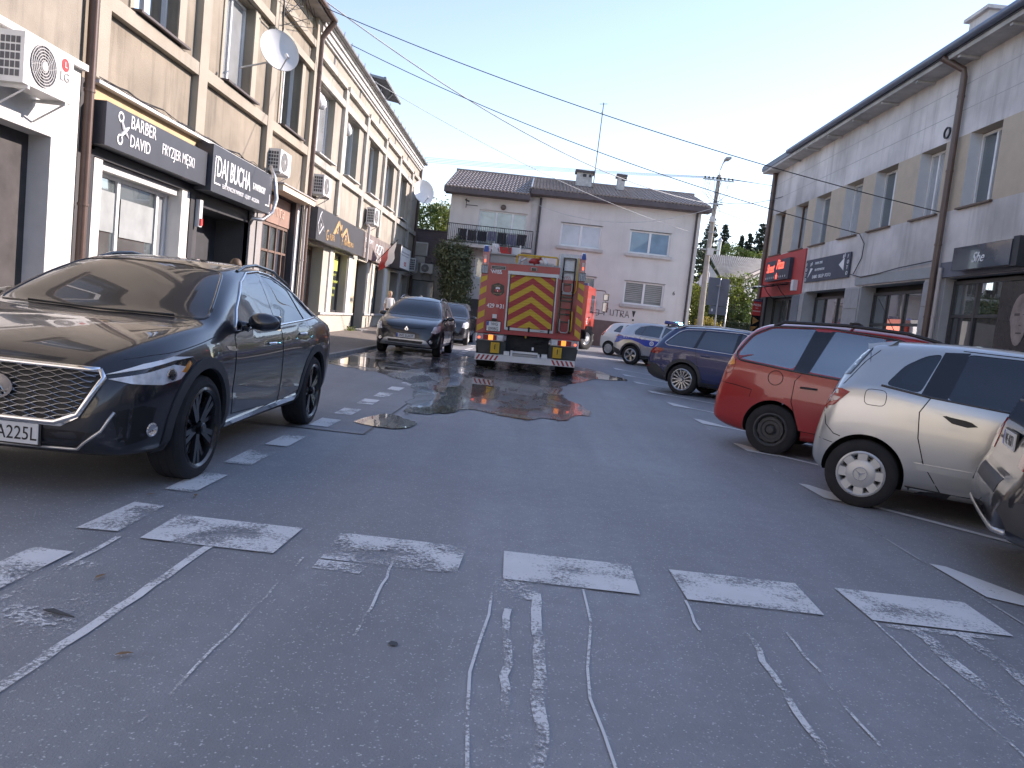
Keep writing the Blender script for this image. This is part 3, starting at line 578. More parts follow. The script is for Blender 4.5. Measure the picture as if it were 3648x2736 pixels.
s = signbox(FL, 'shop_sign', 'white projecting lightbox with dark frame and small red lettering next to flag', 37.6, 40.7, 3.2, 4.25, .3, .62, M_WHITE); fbox(FL, 'frame', s, M_DKFR, (37.52, 37.6, 3.15, 4.3, .1, .64), (37.6, 40.7, 4.25, 4.3, .1, .64), (37.6, 40.7, 3.15, 3.2, .1, .64))
FL.text('OCS', 38.9, 3.35, .3, M_RED, s, .625); fbox(FL, 'print_line', s, pm('grey_print', (.45, .45, .47), .6), (38.0, 40.3, 3.95, 4.02, .62, .626), (38.0, 40.1, 3.82, 3.87, .62, .626))
# ------------------------------------------------------------------ air conditioners
M_ACW = pm('ac_casing', (.72, .72, .70), .45, var=.08); M_ACG = pm('ac_grille_dark', (.09, .09, .1), .5); M_ACF = pm('ac_fan_grey', (.42, .42, .41), .5)
def ac_unit(F, u0, z0, label, w=.86, h=.58, dd=.34, logo=False, off=.1, sidegrid=True):
    t = thing('air_conditioner', label, 'air conditioner', F.P(u0+w/2, z0, off), group=None)
    fbox(F, 'casing', t, M_ACW, (u0, u0+w, z0, z0+h, off, off+dd))
    cx, cz, r = u0+w*.37, z0+h*.5, h*.42; ax = F.n; c = F.P(cx, cz, off+dd)
    Mx = Matrix.Translation(c) @ ax.to_track_quat('Z', 'Y').to_matrix().to_4x4()
    q = MB(); q.lathe([(r, 0), (r, .004), (.001, .004)], 28, (0, 0, 0), 'Z'); q.xf(Mx).build('fan_opening', M_ACG, t, True, 30)
    q = MB()
    for k in range(7):
        rr = r*(k+1)/7.2; q.lathe([(rr-.006, .012), (rr+.006, .012), (rr+.006, .02), (rr-.006, .02)], 24, (0, 0, 0), 'Z', True)
    for k in range(12):
        a = k*math.pi/6; q.tube([(math.cos(a)*.05, math.sin(a)*.05, .014), (math.cos(a+.5)*r*.55, math.sin(a+.5)*r*.55, .016), (math.cos(a+.7)*r, math.sin(a+.7)*r, .014)], .005, 4)
    q.lathe([(.06, .012), (.06, .026), (.001, .03)], 14, (0, 0, 0), 'Z'); q.xf(Mx).build('fan_guard', M_ACF, t, True, 30)
    if sidegrid:
        q = MB()
        for i in range(4):
            for j in range(5):
                a = off+.04+i*(dd-.08)/4; e = z0+.07+j*(h-.12)/5
                F.box(q, u0-.004, u0+.002, e, e+(h-.12)/5-.022, a, a+(dd-.08)/4-.014)
        q.build('side_grille', M_ACG, t)
    for uu in (u0+.12, u0+w-.12):
        q = MB(); F.box(q, uu-.02, uu+.02, z0-.045, z0-.002, 0.0, off+dd); q.tube([F.P(uu, z0-.3, .01), F.P(uu, z0-.04, off+dd-.04)], .014, 5); q.build('bracket', M_ACW, t)
    if logo:
        q = MB(); q.lathe([(.085, 0), (.085, .004), (.001, .004)], 20, (0, 0, 0), 'Z'); q.xf(Matrix.Translation(F.P(u0+w*.82, z0+h*.76, off+dd)) @ ax.to_track_quat('Z', 'Y').to_matrix().to_4x4()).build('round_mark', M_RED, t)
        F.text('LG', u0+w*.71, z0+h*.42, .17, pm('grey_letter', (.3, .3, .3), .5), t, off+dd+.003); F.text('L', u0+w*.795, z0+h*.71, .11, M_LW, t, off+dd+.006)
    return t
FA = Face((-6.98, 0, 0), (0, 1, 0), (1, 0, 0))
ac_unit(FA, 9.66, 3.62, 'large white air conditioner with red round mark on white wall near downpipe', 1.02, .62, .34, True, .12)
ac_unit(FL, 19.75, 4.42, 'white air conditioner above cream canopy between sign and downpipes', .86, .56); ac_unit(FL, 23.9, 4.5, 'white air conditioner above dark banner with gold logo, touching the downpipes', .9, .6)
ac_unit(FL, 31.75, 4.55, 'white air conditioner above weathered bicycle banner', .92, .66); ac_unit(FL, 43.4, 3.35, 'white air conditioner at far end of pale building beside white lightbox', .95, .72, .42)
# insulated AC hose wrapped in foil
mb = MB(); mb.tube([FL.P(19.62, 4.5, .25), FL.P(19.5, 4.2, .42), FL.P(19.52, 3.7, .5), FL.P(19.45, 3.35, .45), FL.P(19.2, 3.12, .3), FL.P(18.9, 3.1, .12)], .05, 8)
tag(mb.build('foil_hose', pm('foil', (.7, .7, .7), .3, metal=.7, var=.25, scale=20), None, True), 'foil wrapped hose looping round the end of the e-cigarette sign', 'hose')
# ------------------------------------------------------------------ satellite dishes
def dish(c, nrm, r, label, arm_to, mat=None):
    t = thing('satellite_dish', label, 'satellite dish', c); c = Vector(c); nrm = Vector(nrm).normalized()
    Mx = Matrix.Translation(c) @ nrm.to_track_quat('Z', 'Y').to_matrix().to_4x4()
    q = MB(); pr = [(.001, -.16*r)] + [(r*k/8, -.16*r+.3*r*(k/8)**2) for k in range(1, 9)] + [(r*1.02, .14*r+.012), (r*1.02, .14*r-.012)] + [(r*k/8, -.175*r+.3*r*(k/8)**2) for k in range(8, 0, -1)] + [(.001, -.175*r)]
    q.lathe(pr, 36, (0, 0, 0), 'Z'); q.v = [(x*.93, y, z) for x, y, z in q.v]; q.xf(Mx).build('reflector', mat or pm('dish_grey', (.62, .64, .65), .45, var=.06), t, True, 50)
    low = Mx @ Vector((0, -r*.98, .12*r)); foc = Mx @ Vector((0, -r*.75, r*.95)); bk = Mx @ Vector((0, -.05, -.22*r))
    q = MB(); q.tube([low, foc], .016, 6); q.build('arm', M_STEEL, t)
    q = MB(); d = (c+nrm*.2-foc).normalized(); q.tube([foc-d*.05, foc+d*.1], .035, 8); q.build('receiver', M_WHITE, t)
    q = MB(); q.tube([bk, Mx @ Vector((0, -.3*r, -.3*r)), Vector(arm_to)], .02, 6); q.build('mount', M_STEEL, t)
    return t
dish((-6.15, 17.55, 6.68), (.62, -.72, .28), .47, 'large grey satellite dish on wall beside first-floor windows of beige building', (-7.1, 17.9, 6.35))
dish((-6.2, 41.1, 7.4), (.55, -.8, .22), .62, 'big white satellite dish on corner of long pale building', (-7.1, 42.6, 7.0), pm('dish_white', (.8, .8, .79), .45, var=.05))
# wall lamp / camera brackets and loose cable bundles under the eaves
mb = MB()
for k in range(5):
    mb.tube([FL.P(12.2+.6*i+random.uniform(-.2, .2), 4.33+random.uniform(-.01, .05)+(.04 if i % 2 else 0), .1+random.uniform(-.04, .08)) for i in range(14)], .008, 4)
tag(mb.build('cable_bundle', M_CABLE), 'tangled black cables lying along ledge above the barber sign', 'cables')
mb = MB(); mb.tube([FL.P(19.75, 9.4, .2), FL.P(19.75, 7.6, .25)], .02, 6); mb.tube([FL.P(18.9, 8.0, .5), FL.P(19.75, 7.9, .25)], .02, 6); mb.tube([FL.P(19.75, 8.9, .2), FL.P(20.6, 8.5, .6)], .015, 6)
for k in range(9): a = 19.6+random.uniform(-.4, 2.8); mb.tube([FL.P(a, 9.3, .25), FL.P(a+random.uniform(-.3, .3), 8.9+random.uniform(-.3, .2), .35), FL.P(19.75+random.uniform(-.2, .2), 8.2+random.uniform(-.5, .4), .22)], .009, 4)
tag(mb.build('cable_bracket', M_CABLE), 'rusty pole with knotted cables under eaves of beige building', 'cable bracket')
# ================================================================== right row (in shade)
FR = Face((9.5, 0, 0), (0, -1, 0), (-1, 0, 0))
def ry(a, b): return (-b, -a)           # street interval Y a..b as wall interval
br = thing('shop_building', 'long two-storey grey rendered building in shade with tan panels between upper windows', 'building', (14, 12, 0))
mgr = stucco('grey_render', (.66, .63, .61), .6, .34, .55); mtan = pm('tan_panel', (.52, .43, .33), .8, var=.08, bmp=.1)
WR = [(30.45, 31.75), (28.05, 29.35), (26.0, 27.3), (23.55, 24.8), (21.4, 22.7), (19.0, 20.2), (16.8, 18.0), (13.4, 14.6), (11., 12.2), (8.6, 9.8), (6.2, 7.4), (3.8, 5.), (1., 2.2), (-2., -.8)]
holes = [(*ry(a, b), 4.94, 6.64, .34) for a, b in WR]
mb = MB(); FR.wall(mb, -32.3, 8, 4.94, 6.64, holes); mb.build('window_band_wall', mtan, br)
mb = MB(); FR.wall(mb, -32.3, 8, 6.64, 8.5); FR.wall(mb, -32.3, 8, 3.36, 4.94); mb.build('upper_wall', mgr, br)
HR = [(*ry(28.2, 31.7), .2, 3.3, .4), (*ry(23.75, 27.15), .2, 3.36, .42), (*ry(19.05, 22.6), .2, 3.36, .42), (*ry(10., 18.1), .2, 3.36, .25), (*ry(-4, 8), .5, 3.2, .3)]
mb = MB(); FR.wall(mb, -32.3, 8, 0, 3.36, HR); mb.build('ground_floor_wall', pm('grey_cladding', (.44, .445, .445), .6, var=.12, scale=2), br)
mb = MB(); mb.quad((9.5, 32.3, 0), (19, 32.3, 0), (19, 32.3, 8.5), (9.5, 32.3, 8.5)); mb.build('end_wall', mgr, br)
mrv = pm('white_reveal', (.66, .67, .68), .8, var=.1, scale=2)
for i, (a, b) in enumerate(WR):
    u0, u1 = ry(a, b); q = window(FR, br, u0, u1, 4.96, 6.62, -.3, M_BROWNFR if i < 2 else M_WHITEFR, 2 if i != 5 else [.35], [M_GLASS, M_GLASSC][i % 2], .06)
    sill(FR, q, u0-.06, u1+.06, 4.97, -.26, .08, M_BROWNFR)
    fbox(FR, 'reveal', br, mrv, (u0, u0+.004, 4.975, 6.638, -.26, -.002), (u1-.004, u1, 4.975, 6.638, -.26, -.002))
# fine joints of the rendered insulation boards
fbox(FR, 'render_joint', br, pm('joint_grey', (.33, .33, .33), .9), *[(-32.2, 8, z, z+.012, 0, .002) for z in (7.25, 7.85)])
# eaves, roof, gutter
msof = stucco('soffit', (.5, .49, .475), .5, .25)
fbox(FR, 'eaves', br, msof, (-32.6, 8, 8.36, 8.46, -.2, .5)); fbox(FR, 'fascia', br, pm('fascia_blue_grey', (.12, .14, .18), .5), (-32.7, 8, 8.46, 8.6, .3, .53))
for i in range(20): fbox(FR, 'rafter_end', br, msof, (-31.5+1.9*i, -31.4+1.9*i, 8.3, 8.355, 0, .46))
mb = MB(); mb.tube([FR.P(-29.3, 8.56, .6), FR.P(8, 8.56, .6)], .085, 10); mb.build('gutter', pm('blue_grey_gutter', (.13, .16, .22), .35, metal=.3), br, True, 40)
mb = MB(); mb.hexa([FR.P(-32.75, 8.61, -9), FR.P(8, 8.61, -9), FR.P(8, 8.61, .5), FR.P(-32.75, 8.61, .5), FR.P(-32.75, 9.9, -9), FR.P(8, 9.9, -9), FR.P(8, 8.68, .5), FR.P(-32.75, 8.68, .5)]); mb.build('roof', pm('roof_blue_grey', (.13, .15, .19), .6, var=.2), br)
mb = MB(); FR.box(mb, -19.4, -18.6, 8.6, 9.6, -.9, -.3); FR.box(mb, -19.5, -18.5, 9.6, 9.68, -1., -.2); mb.build('chimney', mgr, br)
pipe_down(FR, br, -18.45, .15, 8.0, .12, .075, M_PIPE, [(-18.45, 8.15, .15), (-18.62, 8.42, .6)]); pipe_down(FR, br, -32.2, .15, 8.35, .1, .09, M_PIPE); pipe_down(FR, br, -18.2, .15, 3.6, .1, .05, M_PIPEL)
# pizza shop
fbox(FR, 'red_panel', br, pm('red_panel', (.52, .06, .055), .55, var=.06), (*ry(27.5, 32.1), 3.3, 4.9, 0, .05))
window(FR, br, *ry(28.2, 31.6), .25, 3.25, -.36, M_DKFR, [.3, .55, .8], M_SHOPGL, .07, None, 'shop_window'); fbox(FR, 'dark_post', br, mdk, (*ry(31.3, 32.0), .2, 3.28, 0, .08)); fbox(FR, 'grey_board', br, pm('blue_grey_board', (.16, .19, .23), .6), (*ry(27.55, 28.3), .3, 3.26, 0, .05))
# tiled pillars and shop windows
window(FR, br, *ry(23.8, 27.1), .25, 3.2, -.38, M_DKFR, [.28, .6], M_SHOPGL, .08, None, 'shop_window'); window(FR, br, *ry(19.1, 22.55), .25, 3.2, -.38, M_DKFR, [.25, .55, .85], M_SHOPGL, .08, [2.3], 'shop_window')
mtile = pm('stone_tile', (.36, .365, .37), .55, var=.1, scale=5); tl = MB(); tl.box(-.001, .03, -.245, .245, -.292, .292); tlm = tl.mesh('wall_tile', mtile)
for c0, n in ((22.92, 2), (27.4, 1), (18.78, 1)):
    for k in range(n):
        for j in range(5):
            o = link('wall_tile', tlm, br); o.location = Vector((9.47, c0+.5*k, .62+.6*j)) - br.location
fbox(FR, 'grey_fascia', br, pm('fascia_grey', (.36, .375, .38), .7, var=.1), (*ry(18.65, 23.0), 3.4, 3.66, 0, .05))
window(FR, br, *ry(10.05, 18.05), .25, 3.3, -.2, M_DKFR, [.12, .26, .40, .55, .7, .85], [M_SHOPDK, M_SHOPGL], .08, [2.5], 'shop_window'); fbox(FR, 'dark_fascia', br, pm('fascia_slate', (.11, .125, .16), .5), (*ry(9.9, 18.3), 3.37, 3.72, 0, .07)); window(FR, br, *ry(-4, 8), .5, 3.2, -.25, M_DKFR, 6, M_SHOPGL, .08, None, 'shop_window')
mb = MB(); mb.box(10.05, 19, -8, 32.25, 0, 8.5); mb.build('core', M_ROOFDK, br)
# signs on the right row
s = signbox(FR, 'shop_sign', 'dark panel with red neon Street Pizza script and star', *ry(28.6, 31.35), 3.88, 4.66, .05, .2, pm('sign_navy', (.045, .05, .075), .5))
mne = pm('neon_red', (.8, .1, .07), .4, emit=(1., .12, .08), estr=.6)
FR.text('Street', -31.2, 4.22, .48, mne, s, .21, .72, shear=.35, off=.004); FR.text('Pizza', -30.05, 4.3, .52, mne, s, .21, .8, shear=.35, off=.004)
def star(F, u, z, r, d): return [F.P(u+math.sin(i*math.pi/5)*(r if i % 2 == 0 else r*.42), z+math.cos(i*math.pi/5)*(r if i % 2 == 0 else r*.42), d) for i in range(10)]
mb = MB(); mb.prism(star(FR, -29.95, 4.03, .14, .205), (-.01, 0, 0)); mb.build('star_mark', mne, s)
mb = MB()
for i in range(10):
    uu = -31.2+i*.25
    if abs(uu+29.95) > .2: mb.prism(star(FR, uu, 4.0, .05, .203), (-.006, 0, 0))
mb.build('small_stars', M_LW, s)
s = signbox(FR, 'shop_sign', 'slate FOTO banner with white corner triangles on grey rendered wall', *ry(23.55, 27.25), 3.68, 4.44, .03, .06, pm('banner_slate', (.06, .07, .10), .6, var=.15))
for k, ch in enumerate('FOTO'):
    FR.text(ch, -27.2, 4.22-.17*k, .17, M_LW, s, .065); FR.text(ch, -23.75, 4.26-.17*k, .17, M_LW, s, .065)
mb = MB()
for pl in ([(-26.95, 3.82), (-26.75, 4.15), (-26.55, 4.12)], [(-23.95, 3.9), (-23.98, 4.3), (-24.35, 4.1)]): q = MB(); q.prism([FR.P(a, b, .062) for a, b in pl], (-.006, 0, 0)); q.build('triangle_mark', M_LW, s)
for a, b in ((-26.8, 4.27), (-26.7, 4.3), (-24.1, 4.34), (-24.0, 4.37)): FR.box(mb, a, a+.05, b-.06, b+.05, .06, .066)
mb.build('dot_marks', M_LW, s); FR.text('ANNA SMA', -26.4, 4.24, .13, M_LW, s, .065); FR.text('LABO  SKLEP  FOTO', -26.5, 3.78, .16, M_LW, s, .065, 1.1); FR.text('NA PRYWATNE', -26.35, 4.02, .12, M_LW, s, .065)
s = signbox(FR, 'shop_sign', 'glossy blue tilted salon sign with thin white script', -17.35, -15.3, 3.45, 3.95, .1, .32, pm('sign_gloss_navy', (.035, .05, .085), .12, var=.1, coat=.6)); FR.text('She', -16.6, 3.58, .3, M_LW, s, .325, 1., shear=.4); fbox(FR, 'side', s, mdk, (-15.3, -15.1, 3.42, 4.0, .05, .3))
# window graphics of the salon: a plain portrait-like oval and the shop name
s = thing('window_graphic', 'dark salon window film with pale face-like portrait and cream script', 'window graphic', FR.P(-15.2, .5, -.15)); fbox(FR, 'film', s, pm('film_black', (.03, .03, .036), .25), (-16.2, -12.2, 1.5, 3.2, -.17, -.16))
mfc = pm('portrait_tone', (.30, .24, .22), .5, var=.5, scale=3.)
mb = MB(); mb.prism([FR.P(-15.45+math.cos(a)*.28*(1.08 if math.sin(a) > 0 else .86), 2.42+math.sin(a)*.52, -.158) for a in [i*math.pi/10 for i in range(20)]], (-.004, 0, 0)); mb.build('portrait', mfc, s)
mb = MB()
for a, b, c, e in ((-15.62, 2.5, -15.46, 2.53), (-15.36, 2.53, -15.24, 2.5), (-15.5, 2.14, -15.33, 2.15), (-15.44, 2.3, -15.38, 2.3)): FR.box(mb, a, c, b, e+.02, -.156, -.15)
mb.build('portrait_features', pm('portrait_dark', (.07, .05, .05), .5), s)
FR.text('She', -14.75, 1.95, .55, pm('cream_letter', (.6, .56, .45), .5), s, -.155, 1., shear=.4); FR.text('SALON', -14.6, 1.68, .12, pm('cream_letter', (.6, .56, .45), .5), s, -.155, 1.2); FR.text('FRYZJERSKI', -14.75, 1.52, .12, pm('cream_letter', (.6, .56, .45), .5), s, -.155, 1.2)
# small canopy over the pizza door, lamp
t = thing('door_canopy', 'small clear curved canopy with black brackets on red pizza panel', 'canopy', FR.P(-29.6, 3.3, .05))
mb = MB(); n = 8
for i in range(n):
    a, b = i/n, (i+1)/n; f = lambda q: (3.72-.22*q*q, .06+.95*q)
    (z0, d0), (z1, d1) = f(a), f(b); mb.hexa([FR.P(-31.0, z1, d1), FR.P(-28.4, z1, d1), FR.P(-28.4, z0, d0), FR.P(-31.0, z0, d0), FR.P(-31.0, z1+.02, d1), FR.P(-28.4, z1+.02, d1), FR.P(-28.4, z0+.02, d0), FR.P(-31.0, z0+.02, d0)])
mb.build('sheet', clearglass('canopy_sheet', (.8, .85, .88), .05), t)
for u in (-30.5, -28.9):
    mb = MB(); mb.tube([FR.P(u, 3.7, .06), FR.P(u, 3.62, .5), FR.P(u, 3.5, .9)], .018, 6); mb.tube([FR.P(u, 3.2, .06), FR.P(u, 3.4, .28), FR.P(u, 3.64, .45)], .015, 6); mb.build('bracket', M_BLACKP, t)
mb = MB(); FR.box(mb, -28.1, -27.85, 3.42, 3.8, .06, .22); tag(mb.build('wall_lamp', M_WHITE), 'white box lamp at right edge of red pizza panel', 'lamp')
# sagging service cables on the grey front
for lab, pts in (('thin cable drooping along grey fascia between shop windows', [(-23.4, 3.75, .06), (-22.6, 3.62, .07), (-21.5, 3.66, .07), (-20.4, 3.74, .07), (-18.6, 3.8, .08)]), ('loose cable running down grey wall beside FOTO banner', [(-23.1, 4.92, .08), (-22.75, 4.6, .05), (-22.8, 4.2, .04), (-23.2, 3.75, .05)])):
    mb = MB(); mb.tube([FR.P(*q) for q in pts], .014, 5); tag(mb.build('wall_cable', M_CABLE), lab, 'cable')
mb = MB(); mb.lathe([(.11, -.02), (.14, -.02), (.14, .02), (.11, .02)], 16, FR.P(-18.95, 6.85, .06), 'X', True); tag(mb.build('cable_coil', M_CABLE), 'small black cable coil hanging high beside brown downpipe', 'cable coil')
# ================================================================== house number 6 across the junction
FH = Face((0, 42, 0), (1, 0, 0), (0, -1, 0))
hs = thing('house', 'grey two-storey house with brown tiled roof, balcony and graffiti', 'house', (2, 46, .3))
mh = stucco('house_render', (.68, .655, .63), .18, .1, .8); mpl = pm('brown_plinth', (.17, .13, .12), .85, var=.15)
HW = [(1.24, 3.46, 5.5, 6.73), (4.98, 7.17, 5.5, 6.73), (1.24, 3.46, 2.77, 4.01), (5.0, 7.16, 2.77, 4.01)]
mb = MB(); FH.wall(mb, -.05, 8.65, 1.75, 8.1, [(*q, .16) for q in HW]); FH.wall(mb, -4.8, -.05, 2.15, 7.9, [(-3.2, -.62, 5.0, 6.97, .2), (-3.17, -1.6, 3.27, 4.47, .15)], d=-.05); mb.build('wall', mh, hs)
mb = MB(); mb.quad((8.65, 42, .2), (8.65, 52, .2), (8.65, 52, 9.), (8.65, 42, 8.1)); mb.quad((-4.8, 42.05, .2), (-4.8, 52, .2), (-4.8, 52, 9.), (-4.8, 42.05, 7.9)); mb.build('side_wall', mh, hs)
fbox(FH, 'plinth', hs, mpl, (-.05, 8.68, .1, 1.75, -.3, .03)); fbox(FH, 'garage_front', hs, pm('garage_dark', (.09, .075, .075), .7), (-4.8, -.06, .1, 2.15, -.3, -.03))
fbox(FH, 'render_strip', hs, stucco('strip_white', (.6, .59, .57), .2), (-.42, -.1, 2.15, 7.9, -.04, .02))
pipe_down(FH, hs, .02, .4, 7.9, .1, .06, pm('dark_pipe', (.05, .045, .05), .5)); pipe_down(FH, hs, 8.42, .4, 8.0, .1, .07, pm('dark_pipe', (.05, .045, .05), .5))
msl = stucco('stone_sill', (.56, .54, .52), .3)
for i, (a, b, c, e) in enumerate(HW):
    q = window(FH, hs, a, b, c, e, -.12, M_WHITEFR, 2, [glassmat('house_glass_net', (.42, .45, .50), .03, .2, refl=.0), glassmat('house_glass_blue', (.20, .32, .42), .03, .15, refl=.0), M_GLASS, glassmat('window_glass_blind', (.20, .22, .21), .03, .3, refl=.0)][i], .09, bar=.12)
    fbox(FH, 'sill', q, msl, (a-.16, b+.16, c-.16, c-.02, -.1, .16), (a-.1, b+.1, c-.2, c-.16, -.1, .1)); fbox(FH, 'lintel_line', q, M_DKFR, (a-.04, b+.04, e, e+.02, -.1, .015))
    if i == 3:
        for k in range(9): fbox(FH, 'blind_slat', q, pm('blind_slat', (.33, .34, .33), .6), (a+.12, (a+b)/2-.08, e-.2-.1*k, e-.15-.1*k, -.125, -.118), ((a+b)/2+.08, b-.12, e-.2-.1*k, e-.15-.1*k, -.125, -.118))
window(FH, hs, -3.2, -.62, 5.0, 6.97, -.22, M_WHITEFR, [.36, .70], glassmat('house_glass_pale', (.36, .40, .38), .02, .25, refl=.04), .08, None, 'balcony_window', .1); window(FH, hs, -3.17, -1.6, 3.27, 4.47, -.17, M_WHITEFR, [.5], M_GLASSC, .1)
# balcony
fbox(FH, 'balcony_slab', hs, msl, (-4.75, -.2, 4.82, 4.98, -.05, 1.15))
mb = MB()
for z in (5.06, 5.95): mb.tube([FH.P(-4.72, z, 0), FH.P(-4.72, z, 1.1), FH.P(-.22, z, 1.1), FH.P(-.22, z, 0)], .022, 6)
for i in range(46): mb.tube([FH.P(-4.72+4.5*i/45, 5.06, 1.1), FH.P(-4.72+4.5*i/45, 5.95, 1.1)], .011 if i % 15 else .025, 5)
mb.build('balcony_railing', pm('railing_black', (.03, .03, .035), .5), hs)
FH.text('6', 7.62, 3.5, .3, pm('number_dark', (.05, .05, .06), .5), hs, .01, name='house_number')
mb = MB(); gs = [[(3.62, 2.28), (3.8, 2.28), (3.8, 2.02), (3.66, 1.98)], [(4.08, 2.02), (4.1, 2.4), (4.3, 2.4)], [(4.1, 2.22), (4.25, 2.22)], [(4.4, 2.38), (4.42, 2.08), (4.58, 2.06), (4.6, 2.38)], [(4.66, 2.38), (4.92, 2.38)], [(4.79, 2.38), (4.79, 2.03)], [(4.97, 2.02), (4.98, 2.38), (5.14, 2.34), (5.12, 2.22), (4.99, 2.2), (5.16, 2.02)], [(5.22, 2.02), (5.32, 2.4), (5.44, 2.02)], [(5.26, 2.16), (5.4, 2.16)]]
for st in gs: mb.tube([FH.P(a, b, .006) for a, b in st], .02, 4)
mb.prism([FH.P(a, b, .004) for a, b in ((5.58, 2.42), (5.78, 2.42), (5.7, 2.1), (5.66, 2.1))], (0, -.006, 0)); mb.prism([FH.P(a, b, .004) for a, b in ((5.63, 1.98), (5.73, 1.98), (5.73, 1.88), (5.63, 1.88))], (0, -.006, 0))
mb.build('graffiti', pm('spray_black', (.03, .03, .035), .7), hs)
# roof: two tiled slopes with single wave tiles
mfas = pm('brown_fascia', (.10, .08, .085), .6); mtl = pm('roof_tile_brown', (.27, .225, .205), .42, var=.2, scale=2.5, spec=.5)
def slope(x0, x1, z0, y0=41.35, y1=47.): return (Vector((x0, y0, z0)), Vector((0, y1-y0, 9.75-z0)))
def tile_mesh():
    b = MB(); n = 6; tw, tl_ = .196, .62; rows = []
    for j, (yy, zz) in enumerate(((0, -.045), (0, .045), (tl_, .0))):
        for i in range(n+1):
            x = tw*i/n; h = .05*math.sin(math.pi*i/n)**1.2
            b.v.append((x, yy, zz+(h if j else h)))
    for j in range(2):
        for i in range(n): b.f.append((j*(n+1)+i, j*(n+1)+i+1, (j+1)*(n+1)+i+1, (j+1)*(n+1)+i)); b.m.append(0)
    return b
tm = tile_mesh(); tme = tm.mesh('roof_tile', mtl, True, 40, fix=False)
def rows_for(x0, x1, z0, asobj):
    o0, sl = slope(x0, x1, z0); L = sl.length; nrow = 10; ang = math.atan2(sl.z, sl.y); R = Matrix.Rotation(ang, 4, 'X'); nc = int((x1-x0)/.19); big = MB()
    for r_ in range(nrow):
        for c in range(nc):
            p = o0 + Vector((c*.19, 0, 0)) + sl*(r_/nrow)
            if asobj(r_, c):
                o = link('roof_tile', tme, hs); o.location = p-hs.location; o.rotation_euler.x = ang
            else: big.add([R @ Vector(v)+p for v in tm.v], tm.f)
    if big.v:
        q = big.build('roof_tiles', mtl, hs, True, 40, fix=False); q['kind'] = 'stuff'
    b = MB(); a = o0+Vector((0, .05, -.04)); e = a+sl
    b.hexa([a+Vector((0, 0, -.2)), a+Vector((x1-x0, 0, -.2)), e+Vector((x1-x0, 0, -.2)), e+Vector((0, 0, -.2)), a, a+Vector((x1-x0, 0, 0)), e+Vector((x1-x0, 0, 0)), e]); b.build('roof_deck', mfas, hs)
    fbox(FH, 'eaves_board', hs, mfas, (x0, x1, z0-.28, z0-.03, .45, .68)); fbox(FH, 'soffit', hs, mfas, (x0+.05, x1-.05, z0-.3, z0-.27, -.05, .6))
rows_for(-5.15, -.55, 7.9, lambda r_, c: True)
rows_for(-.55, 9.05, 8.25, lambda r_, c: r_ == 0)
mb = MB(); mb.tube([(-5.2, 47, 9.79), (9.1, 47, 9.79)], .1, 8); mb.build('ridge', mtl, hs, True, 40)
mb = MB(); a = Vector((-.55, 41.3, 8.28)); mb.tube([a, a+Vector((0, 5.7, 1.5))], .05, 6); mb.build('joint_flashing', M_STEEL, hs)
mb = MB(); mb.quad((-5.15, 47, 9.7), (9.05, 47, 9.7), (9.05, 53, 8), (-5.15, 53, 8)); mb.build('back_slope', mfas, hs)
mbr = pm('chimney_brick', (.48, .46, .44), .9, var=.25, scale=6)
for x0, x1, zt in ((1.9, 2.8, 10.0), (4.27, 4.68, 10.0)):
    b = MB(); b.box(x0, x1, 44.9, 45.6, 8.9, zt); c = b.build('chimney', mbr, hs); b = MB(); b.box(x0-.1, x1+.1, 44.8, 45.7, zt, zt+.14); b.build('chimney_cap', mfas, c)
    b = MB(); b.box(x0+.35, x0+.5 if x1-x0 < .6 else x0+.55, 44.88, 44.9, zt-.22, zt-.06); b.box(x1-.2, x1-.06, 44.882, 44.902, zt-.22, zt-.06); b.build('flue_opening', mdk, c)
    b = MB(); b.box(x0-.12, x1+.12, 44.72, 45.7, 8.9, 9.22); b.build('flashing', mfas, hs)
mb = MB(); mb.tube([(2.92, 45.3, 9.2), (2.98, 45.3, 14.1)], .03, 6); mb.tube([(2.75, 45.3, 14.0), (3.2, 45.3, 14.05)], .015, 5); mb.tube([(2.9, 45.1, 13.5), (3.05, 45.5, 13.5)], .02, 5)
tag(mb.build('antenna_mast', pm('mast_grey', (.12, .12, .13), .5)), 'tall thin antenna mast beside the wide chimney on the tiled roof', 'antenna')
mb = MB(); mb.tube([FH.P(-3.95, 7.45, .1), FH.P(-3.95, 6.95, .1)], .02, 6); mb.tube([FH.P(-3.95, 7.1, .1), FH.P(-3.3, 7.05, .5)], .02, 6); mb.tube([FH.P(-4.0, 7.35, .15), FH.P(-3.8, 7.25, .45)], .05, 6)
tag(mb.build('wall_camera', M_BLACKP), 'small security camera and arm on house wall above the balcony', 'camera')
mb = MB(); mb.lathe([(.001, .0), (.13, .02), (.15, .05), (.13, .1), (.001, .12)], 14, FH.P(-1.95, 7.18, .05), 'Y'); tag(mb.build('wall_vent', pm('vent_brown', (.16, .13, .12), .7), None, True), 'round brown vent above balcony window', 'vent')
